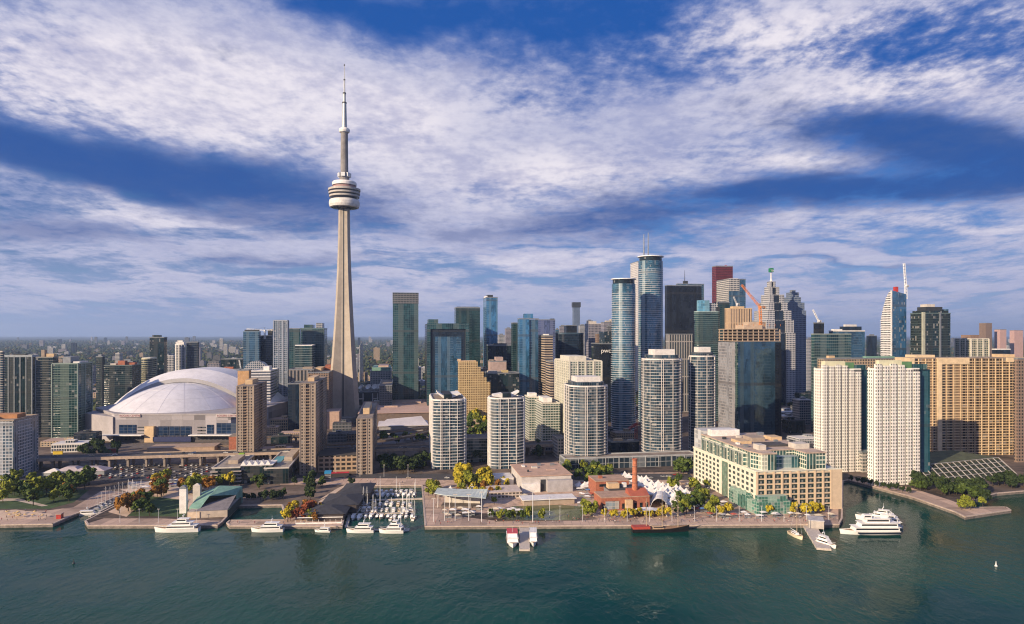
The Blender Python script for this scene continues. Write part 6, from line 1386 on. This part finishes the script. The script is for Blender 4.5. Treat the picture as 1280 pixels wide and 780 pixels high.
# ================================================================= tents, lamps, cars, people
def tent_proto():
    t = thing('marquee_tent', 'white peaked market tent among the rows beside the brick chimney', 'tent', (0, 0, 0), 0, 'white market tents'); s = 2.7
    b = MB()
    for k in range(4):
        a0, a1 = R(45+90*k), R(135+90*k); p0, p1 = (s*1.414*math.cos(a0), s*1.414*math.sin(a0)), (s*1.414*math.cos(a1), s*1.414*math.sin(a1))
        prev0, prev1 = (*p0, 2.4), (*p1, 2.4)
        for f, z in ((.55, 3.1), (.2, 4.2), (.04, 5.2)):
            q0, q1 = (p0[0]*f, p0[1]*f, z), (p1[0]*f, p1[1]*f, z); b.face([prev0, prev1, q1, q0]); prev0, prev1 = q0, q1
        b.face([(*p0, 2.0), (*p1, 2.0), (*p1, 2.4), (*p0, 2.4)])
    b.obj('canopy', white_p, t)
    for sx_i in (-1, 1):
        for sy_i in (-1, 1): b = MB(); b.beam((sx_i*s*.96, sy_i*s*.96, 0), (sx_i*s*.96, sy_i*s*.96, 2.3), .07, .07, 5); b.obj('leg', steel_w, t)
    return t
tp = tent_proto(); first = True
spots = [(787+i*7.2+j*6.2+rnd(-1, 1), 600+j*5.3+i*1.2+rnd(-.5, .5)) for j in range(7) for i in range(6) if not (j > 4 and i < 2) and not (j == 0 and i > 3)]
spots += [(838+i*6.5+rnd(-1, 1), 611+i*3.2+j*6+rnd(-1, 1)) for i in range(5) for j in range(3)]
spots += [(724, 610), (731, 612), (738, 609), (776, 603), (781, 597), (577, 616), (590, 615), (603, 615), (563, 618), (758, 606)]
for x, y in spots:
    X, Y = G(x, y); lab = tp['label'] if 770 < x < 900 else ('white peaked tent in the row below the yellow grove' if x < 620 else 'white peaked tent left of the taller brick hall')
    if first: tp.location = (X, Y, 0); tp.rotation_euler.z = R(10); tp.scale = (1.3,)*3; first = False
    else: dup(tp, (X, Y, 0), R(10+rnd(-6, 6)), lab, scale=rnd(1.15, 1.5))
def barrel(label, x, y, wd, ln, hh, rz, m):
    X, Y = G(x, y); t = thing('arched_tent', label, 'tent', (X, Y, 0), rz); b = MB(); N = 12
    for k in range(N):
        a0, a1 = R(180*k/N), R(180*(k+1)/N); p0, p1 = (wd/2*math.cos(a0), hh*math.sin(a0)), (wd/2*math.cos(a1), hh*math.sin(a1))
        b.face([(p0[0], 0, p0[1]), (p0[0], ln, p0[1]), (p1[0], ln, p1[1]), (p1[0], 0, p1[1])])
    b.obj('canopy', m, t); b = MB(); b.face([(wd/2*math.cos(R(180*k/N)), ln-.1, hh*math.sin(R(180*k/N))) for k in range(N+1)]); b.obj('end_wall', grey_m, t)
    b = MB()
    for yv in (0.05, ln*.5, ln-.05):
        pr = None
        for k in range(N+1):
            p = (wd/2*math.cos(R(180*k/N)), yv, hh*math.sin(R(180*k/N)))
            if pr: b.beam(pr, p, .12, .12, 4)
            pr = p
    b.obj('hoop_frame', steel_w, t)
barrel('tall white arched tent hall right of the brick power station', 824, 637, 13, 26, 8.5, R(-14), white_p)
barrel('wide low white arched tent on the quay before the power station', 812, 646.5, 26, 9, 5, R(2), white_p)
def lamp_proto():
    t = thing('street_lamp', 'tall pale lamp mast along the waterfront', 'lamp', (0, 0, 0), 0, 'waterfront lamp masts'); b = MB(); b.beam((0, 0, 0), (0, 0, 11), .15, .09); b.obj('pole', steel_w, t)
    b = MB(); b.box(-.9, .9, -.22, .22, 10.95, 11.2); b.obj('lamp_head', pale_conc, t); return t
lp = lamp_proto(); first = True
for x, y, s, lab in [(542, 652, 1.5, ''), (556, 651, 1.6, ''), (569, 651, 1.7, ''), (586, 651, 1.7, ''), (602, 652, 1.9, ''), (666, 653, 2.0, ''), (687, 646, 1.3, '')]+[(x, 652, 1, 'b') for x in range(700, 1040, 28)]+[(x, 654, .9, 'c') for x in range(150, 270, 24)]+[(x, 596, 1, 'd') for x in range(120, 540, 30)]:
    X, Y = G(x, y); L_ = {'': 'very tall white mast near the stage canopy', 'b': 'slim lamp mast on the long quay between tour boats and cruise ship', 'c': 'slim lamp mast on the quay by the large yacht', 'd': 'slim lamp mast along the road behind the slips'}[lab]
    if first: lp.location = (X, Y, 0); lp.scale = (s, s, s); lp['label'] = L_; first = False
    else: dup(lp, (X, Y, 0), 0, L_, scale=s)
CARM = [mat('car_'+n, c, .3, 0, .05, 1) for n, c in (('white', (.65, .64, .62)), ('silver', (.35, .36, .37)), ('black', (.02, .02, .022)), ('red', (.30, .03, .025)), ('blue', (.03, .06, .16)), ('beige', (.40, .34, .26)))]
CN = ['white', 'silver', 'black', 'red', 'blue', 'beige']
CARP = []
for m_, n_ in zip(CARM, CN):
    b = MB(); b.prism([(-2.2, -.9), (2.2, -.9), (2.2, .9), (-2.2, .9)], .35, .95, True, True, 0, [(-2.15, -.86), (2.1, -.86), (2.1, .86), (-2.15, .86)])
    b.prism([(-1.8, -.82), (1.0, -.82), (1.0, .82), (-1.8, .82)], .95, 1.48, True, False, 1, [(-1.35, -.66), (.35, -.66), (.35, .66), (-1.35, .66)])
    b.prism([(-1.33, -.64), (.33, -.64), (.33, .64), (-1.33, .64)], 1.481, 1.5, True, False, 0)
    for xw in (-1.35, 1.35):
        for s in (-1, 1): b.beam((xw, s*.92, .33), (xw, s*.72, .33), .33, .33, 8, 2)
    CARP.append(b.mesh('parked_car', [m_, win, dark_m]))
def car(X, Y, z, rz, lab, grp):
    k = random.choices(range(6), (4, 4, 4, 1, 1, 1))[0]; o = bpy.data.objects.new('parked_car', CARP[k]); COL.objects.link(o); o.location = (X, Y, z); o.rotation_euler.z = rz
    tag(o, f'{CN[k]} car {lab}', 'car', grp)
for r_ in range(7):
    yy = 582+r_*2.6
    for i in range(24):
        if random.random() < .72:
            X, Y = G(112+i*6.7+rnd(-.5, .5), yy); car(X, Y, .05, R(98 if r_ % 2 else 278)+rnd(-.05, .05), 'parked in the rows of the big lot behind the inlet', 'cars in the parking lot')
for i in range(46):
    u = rnd(20, L_ex-10); s = random.choice((-6, -3, 3, 6))
    ca, sa = math.cos(ang_ex), math.sin(ang_ex); car(A0.x+ca*u-sa*s, A0.y+sa*u+ca*s, 11.08, ang_ex+(math.pi if s > 0 else 0), 'driving on the elevated expressway', 'cars on the expressway')
for i in range(34):
    X, Y = G(rnd(60, 1040), random.choice((594, 596, 598))); car(X, Y, .06, random.choice((0, math.pi)), 'on the road behind the slips', 'cars on the waterfront road')
for i in range(26):
    f = rnd(0, 1); X, Y = G(868+f*40+rnd(-3, 3), 594+f*46); car(X, Y, .1, R(105), 'parked along the street beside the cream terminal', 'cars beside the terminal')
PM = [mat('cloth_'+n, c, .9, 0, .05, 2) for n, c in (('dark', (.03, .03, .04)), ('white', (.6, .58, .55)), ('red', (.35, .05, .04)), ('blue', (.06, .10, .25)))]
skin = mat('skin', (.45, .28, .20), .7)
def person_mesh(m):
    b = MB()
    for s, fw in ((-1, .16), (1, -.16)): b.lathe([(.01, 0), (.075, .02), (.07, .08), (.062, .45), (.09, .85)], 8, (s*.10, fw*.5))
    b.lathe([(.15, .82), (.17, .95), (.16, 1.1), (.20, 1.36), (.15, 1.46), (.06, 1.50)], 10, (0, 0), 1)
    for s in (-1, 1): b.beam((s*.22, 0, 1.40), (s*.27, s*.06, 1.10), .055, .048, 6, 1); b.beam((s*.27, s*.06, 1.10), (s*.25, s*.06+.08, .84), .045, .035, 6, 2)
    b.lathe([(.055, 1.47), (.055, 1.54), (.09, 1.58), (.11, 1.66), (.10, 1.75), (.01, 1.80)], 10, (0, 0), 2)
    return b.mesh('person', [PM[0], m, skin])
PP = [(person_mesh(m), n) for m, n in zip(PM, ('dark', 'white', 'red', 'blue'))]
def person(x, y, where, grp):
    me, n = random.choice(PP); X, Y = G(x, y); o = bpy.data.objects.new('person', me); COL.objects.link(o); o.location = (X, Y, .12); o.rotation_euler.z = rnd(0, 6.28); o.scale = (1.0, 1.0, rnd(.92, 1.06))
    tag(o, f'person in a {n} top walking {where}', 'person', grp)
for i in range(150): person(rnd(700, 1045), rnd(645, 653.5), 'on the long sunny quay right of the tour boats', 'people on the long quay')
for i in range(40): person(rnd(840, 905), rnd(598, 642), 'on the street beside the cream terminal', 'people beside the terminal')
for i in range(30): person(rnd(536, 700), rnd(652, 656), 'on the quay before the stage and pond', 'people by the pond quay')
for i in range(22): person(rnd(2, 62), rnd(639, 652), 'on the beach at the left edge', 'people on the beach')
for i in range(22): person(rnd(355, 525), rnd(599, 605), 'on the promenade behind the boat basin', 'people behind the basin')
for i in range(10): person(rnd(290, 420), rnd(653, 656), 'on the thin breakwater quay', 'people on the breakwater')
beach_um = MB(); beach_um.lathe([(1.3, 2.0), (.05, 2.6)], 10); beach_um.beam((0, 0, 0), (0, 0, 2.1), .04, .04, 5); bm_ = beach_um.mesh('parasol', mat('parasol_yellow', (.62, .42, .16), .8))
for i in range(14):
    X, Y = G(rnd(4, 56), rnd(642, 648)); o = bpy.data.objects.new('parasol', bm_); COL.objects.link(o); o.location = (X, Y, .08); tag(o, 'pale yellow beach parasol on the sand at the left edge', 'parasol', 'beach parasols')
o = blk('beach_kiosk', 'small red kiosk at the right end of the beach', 'kiosk', 70, 76, 478, 4, 3.2, red_m, roof_p)
o = blk('info_sign', 'yellow billboard beside the condo block at far left', 'sign', 66, 78, 690, 1.2, 11.5, mat('sign_yellow', (.60, .42, .02), .6), z0=5.5)
for xx in (68, 76): pass
o = blk('info_sign', 'dark red square sign panel before the stadium', 'sign', 136, 144.5, 700, 1.2, 12.5, mat('sign_maroon', (.16, .02, .02), .6), z0=4)
for X_ in (-.4, .4):
    pass
t = thing('dish_market_roof', 'pale low tent roof with a pointed top in the parking lot', 'tent', (*G(68, 594), 0)); hip(_b := MB(), -9, 9, -5, 5, 3, 6.5, .45); _b.obj('canopy', roof_w, t); MB().box(-8.5, 8.5, -4.5, 4.5, 0, 2.98).obj('wall', grey_m, t)
for lab, x, ww in (('long pale lilac marquee roof left of the parked cars', 90, 22), ('grey-lilac double marquee roof beside the parked cars', 116, 30)):
    t = thing('marquee_roof', lab, 'tent', (*G(x, 592), 0), R(4)); _b = MB(); hip(_b, -ww/2, ww/2, -8, 8, 4, 7, .3); _b.obj('canopy', mat('lilac_canvas', (.42, .36, .37), .8), t); MB().box(-ww/2+.6, ww/2-.6, -7.5, 7.5, 0, 3.98).obj('wall', grey_m, t)

b = MB()
def stall_mesh(m, w_=4.2, d_=3.0):
    b = MB(); hip(b, -w_/2, w_/2, -d_/2, d_/2, 2.3, 3.1, .42)
    for sx_i in (-1, 1):
        for sy_i in (-1, 1): b.beam((sx_i*w_*.47, sy_i*d_*.46, 0), (sx_i*w_*.47, sy_i*d_*.46, 2.32), .06, .06, 4, 1)
    b.box(-w_*.45, w_*.45, -d_*.4, -d_*.2, 0, 1.0, 1)
    return b.mesh('market_stall', [m, grey_m])
STM = [(stall_mesh(white_p), 'white'), (stall_mesh(mat('stall_cream', (.62, .54, .40), .8)), 'cream'), (stall_mesh(mat('stall_red', (.45, .10, .07), .8)), 'red'), (stall_mesh(mat('stall_blue', (.10, .20, .40), .8)), 'blue'), (stall_mesh(mat('stall_grey', (.32, .32, .34), .8)), 'grey')]
def stall(x, y, where, grp):
    k = random.choices(range(5), (6, 3, 1, 1, 2))[0]; X, Y = G(x, y); o = bpy.data.objects.new('market_stall', STM[k][0]); COL.objects.link(o); o.location = (X, Y, .06); o.rotation_euler.z = rnd(-.2, .4); s = rnd(.85, 1.5); o.scale = (s, s, rnd(.9, 1.1))
    tag(o, f'{STM[k][1]} canopied stall {where}', 'stall', grp)
for i in range(22): stall(rnd(552, 650), rnd(636, 648), 'on the plaza around the stage canopy', 'stalls around the stage')
for i in range(16): stall(rnd(652, 722), rnd(621, 629), 'in front of the gallery above the pond', 'stalls by the gallery')
for i in range(18): stall(rnd(722, 760), rnd(606, 634), 'between the gallery and the brick power station', 'stalls beside the power station')
for i in range(24): stall(rnd(838, 905), rnd(600, 640), 'on the street between tents and cream terminal', 'stalls beside the terminal')
for i in range(20): stall(rnd(880, 1045), rnd(643.5, 648), 'along the terminal front on the quay', 'stalls along the terminal front')
for i in range(14): stall(rnd(165, 285), rnd(602, 614), 'on the pale plaza behind the narrow inlet', 'stalls behind the inlet')
# ================================================================= low blocks and far city
def hidden(xa, xb, yt, Y):
    for k in range(7):
        x = xa+(xb-xa)*k/6
        if not any(s[0] <= x <= s[1] and s[2] <= yt+.3 and s[3] < Y for s in SIL): return False
    return True
BM = []
for i, (mt, nm, rf) in enumerate(((F_beige, 'beige', roof_g), (F_navy, 'dark blue', roof_d), (F_pale, 'pale', roof_w), (F_grey, 'grey', roof_d), (F_dkteal, 'dark glass', roof_d), (F_lilac, 'lilac', roof_g), (F_beige, 'buff', roof_p), (F_whitegrid, 'white', roof_w))):
    for j, (w_, d_, h_, fm) in enumerate(((34, 26, 14, 'low'), (22, 20, 34, 'mid-rise'), (44, 30, 9, 'flat'), (24, 16, 60, 'tall'))):
        b = MB(); b.prism(rect(w_, d_), -1, h_, True, False, 0); b.prism(rect(w_, d_, .8), h_+.02, h_+.6, True, False, 1)
        q0 = random.Random(i*9+j); X, Y_ = q0.uniform(-.2, .2)*w_, q0.uniform(-.2, .2)*d_; b.box(X-w_*.14, X+w_*.14, Y_-d_*.16, Y_+d_*.16, h_+.62, h_+3.4)
        BM.append((b.mesh('city_block', [mt, rf]), nm, fm, w_, h_))
def zone(x):
    return ('behind the green glass condos at left' if x < 120 else 'behind the domed stadium' if x < 300 else 'left of the needle tower' if x < 418 else 'between the needle tower and the lone teal tower' if x < 492 else
            'behind the yellow hotel' if x < 690 else 'behind the curved glass pair' if x < 860 else 'behind the half-built tower' if x < 1010 else 'behind the white apartment pair' if x < 1150 else 'behind the tan hotel slab')
random.seed(17)
for x, Y in ((342, 730), (352, 790), (366, 850), (338, 880), (422, 800), (428, 890), (110, 790), (92, 760), (80, 800), (122, 860), (560, 800), (588, 880), (690, 770), (706, 850), (1006, 800), (992, 900), (1011, 990), (1000, 1080), (985, 1010), (352, 920), (520, 1010), (1002, 730), (745, 870), (780, 840)):
    me, nm, fm, w_, h_ = random.choice([q_ for q_ in BM if q_[2] in ('low', 'flat')]); o = bpy.data.objects.new('city_block', me); COL.objects.link(o); o.location = (px(x, Y), Y, 0); o.rotation_euler.z = GRID; o.scale = (rnd(.6, .95), rnd(.6, .9), rnd(.7, 1.2))
    tag(o, f'{fm} {nm} building near the waterfront {zone(x)}', 'building', f'waterfront blocks {zone(x)}')
n_ = 0; random.seed(41)
for i in range(6000):
    if n_ >= 140: break
    Y = rnd(980, 2500) if random.random() < .8 else rnd(2500, 4200); x = rnd(-10, 1290); me, nm, fm, w_, h_ = random.choice(BM)
    if fm == 'tall' and random.random() < .75: continue
    X = px(x, Y); hw = w_/2/Y*F; yt = HY+(H-h_)*F/Y
    if hidden(x-hw, x+hw, yt, Y): continue
    if any(abs(x-(s[0]+s[1])/2) < (s[1]-s[0])/2+hw and abs(Y-s[3]) < 75 for s in SIL): continue
    o = bpy.data.objects.new('city_block', me); COL.objects.link(o); o.location = (X, Y, 0); o.rotation_euler.z = GRID+random.choice((0, math.pi/2)); o.scale = (rnd(.8, 1.3), rnd(.8, 1.3), rnd(.8, 1.25))
    tag(o, f'{fm} {nm} building among the blocks {zone(x)}', 'building', f'city blocks {zone(x)}'); n_ += 1
n_ = 0
for i in range(4000):
    if n_ >= 100: break
    Y = 4000*(3.2**random.random()); x = rnd(-10, 1290)
    if n_ < 34: x = random.choice((rnd(110, 175), rnd(215, 290), rnd(440, 490), rnd(1010, 1100), rnd(1190, 1280))); Y = rnd(6000, 11000)
    me, nm, fm, w_, h_ = random.choice([q_ for q_ in BM if q_[1] in ('pale', 'grey', 'dark blue', 'lilac', 'white')]); s = rnd(1.0, 1.9); sz = rnd(.8, 1.7)
    yt = HY+(H-h_*sz)*F/Y
    if hidden(x-3, x+3, yt, Y): continue
    o = bpy.data.objects.new('city_block', me); COL.objects.link(o); o.location = (px(x, Y), Y, 0); o.rotation_euler.z = GRID; o.scale = (s, s, sz)
    tag(o, f'{fm} {nm} building on the horizon {zone(x)}', 'building', f'far buildings {zone(x)}'); n_ += 1
# the wooded suburbs: nobody could count these crowns
b = MB(); rs = random.Random(5); ico = bmesh.new(); bmesh.ops.create_icosphere(ico, subdivisions=1, radius=1); IV = [v.co.copy() for v in ico.verts]; IF = [[v.index for v in f.verts] for f in ico.faces]; ico.free()
vs, fs, mi = [], [], []
for i in range(24000):
    Y = 1150*(11.5**(rs.random()**.8)); x = rs.uniform(-40, 1320); X = px(x, Y); r = rs.uniform(4, 8)*(1+Y/5200); o_ = len(vs); sq = rs.uniform(.6, .95)
    k = rs.random(); m_ = 0 if k < .62 else 1 if k < .9 else 2
    for v in IV: j = rs.uniform(.7, 1.25); vs.append((X+v.x*r*j, Y+v.y*r*j, r*.35+v.z*r*sq*j))
    for f in IF: fs.append([a_+o_ for a_ in f]); mi.append(m_)
me = bpy.data.meshes.new('woodland'); me.from_pydata(vs, [], fs); me.polygons.foreach_set('material_index', mi)
for m_ in (leafmat('far_dark', (.018, .030, .014), (.045, .062, .025)), leafmat('far_green', (.03, .045, .018), (.07, .085, .03)), leafmat('far_autumn', (.06, .045, .02), (.13, .085, .035))): me.materials.append(m_)
o = bpy.data.objects.new('woodland', me); COL.objects.link(o); tag(o, 'wide dark green wooded suburbs stretching to the horizon', 'woods', None, 'stuff')

# ================================================================= the air
HZ_M = bpy.data.materials.new('haze_air'); HZ_M.use_nodes = True; t_ = NT(HZ_M.node_tree)
for n in list(t_.n): t_.n.remove(n)
pv = t_.new('ShaderNodeVolumePrincipled'); pv.inputs['Color'].default_value = (.50, .68, 1.0, 1); pv.inputs['Density'].default_value = HAZE; pv.inputs['Anisotropy'].default_value = .2
mo = t_.new('ShaderNodeOutputMaterial'); t_.l.new(pv.outputs[0], mo.inputs['Volume'])
if HAZE > 0:
    b = MB(); b.box(-43000, 43000, -1500, 43000, -6, 700)
    bx = b.weld('haze', HZ_M, False); o = bpy.data.objects.new('haze', bx); COL.objects.link(o); o['kind'] = 'stuff'; o['label'] = 'pale blue haze filling the air over city and lake'; o['category'] = 'haze'
for o in list(sc.objects):
    for k in ('_w', '_d', '_h'):
        if k in o: del o[k]
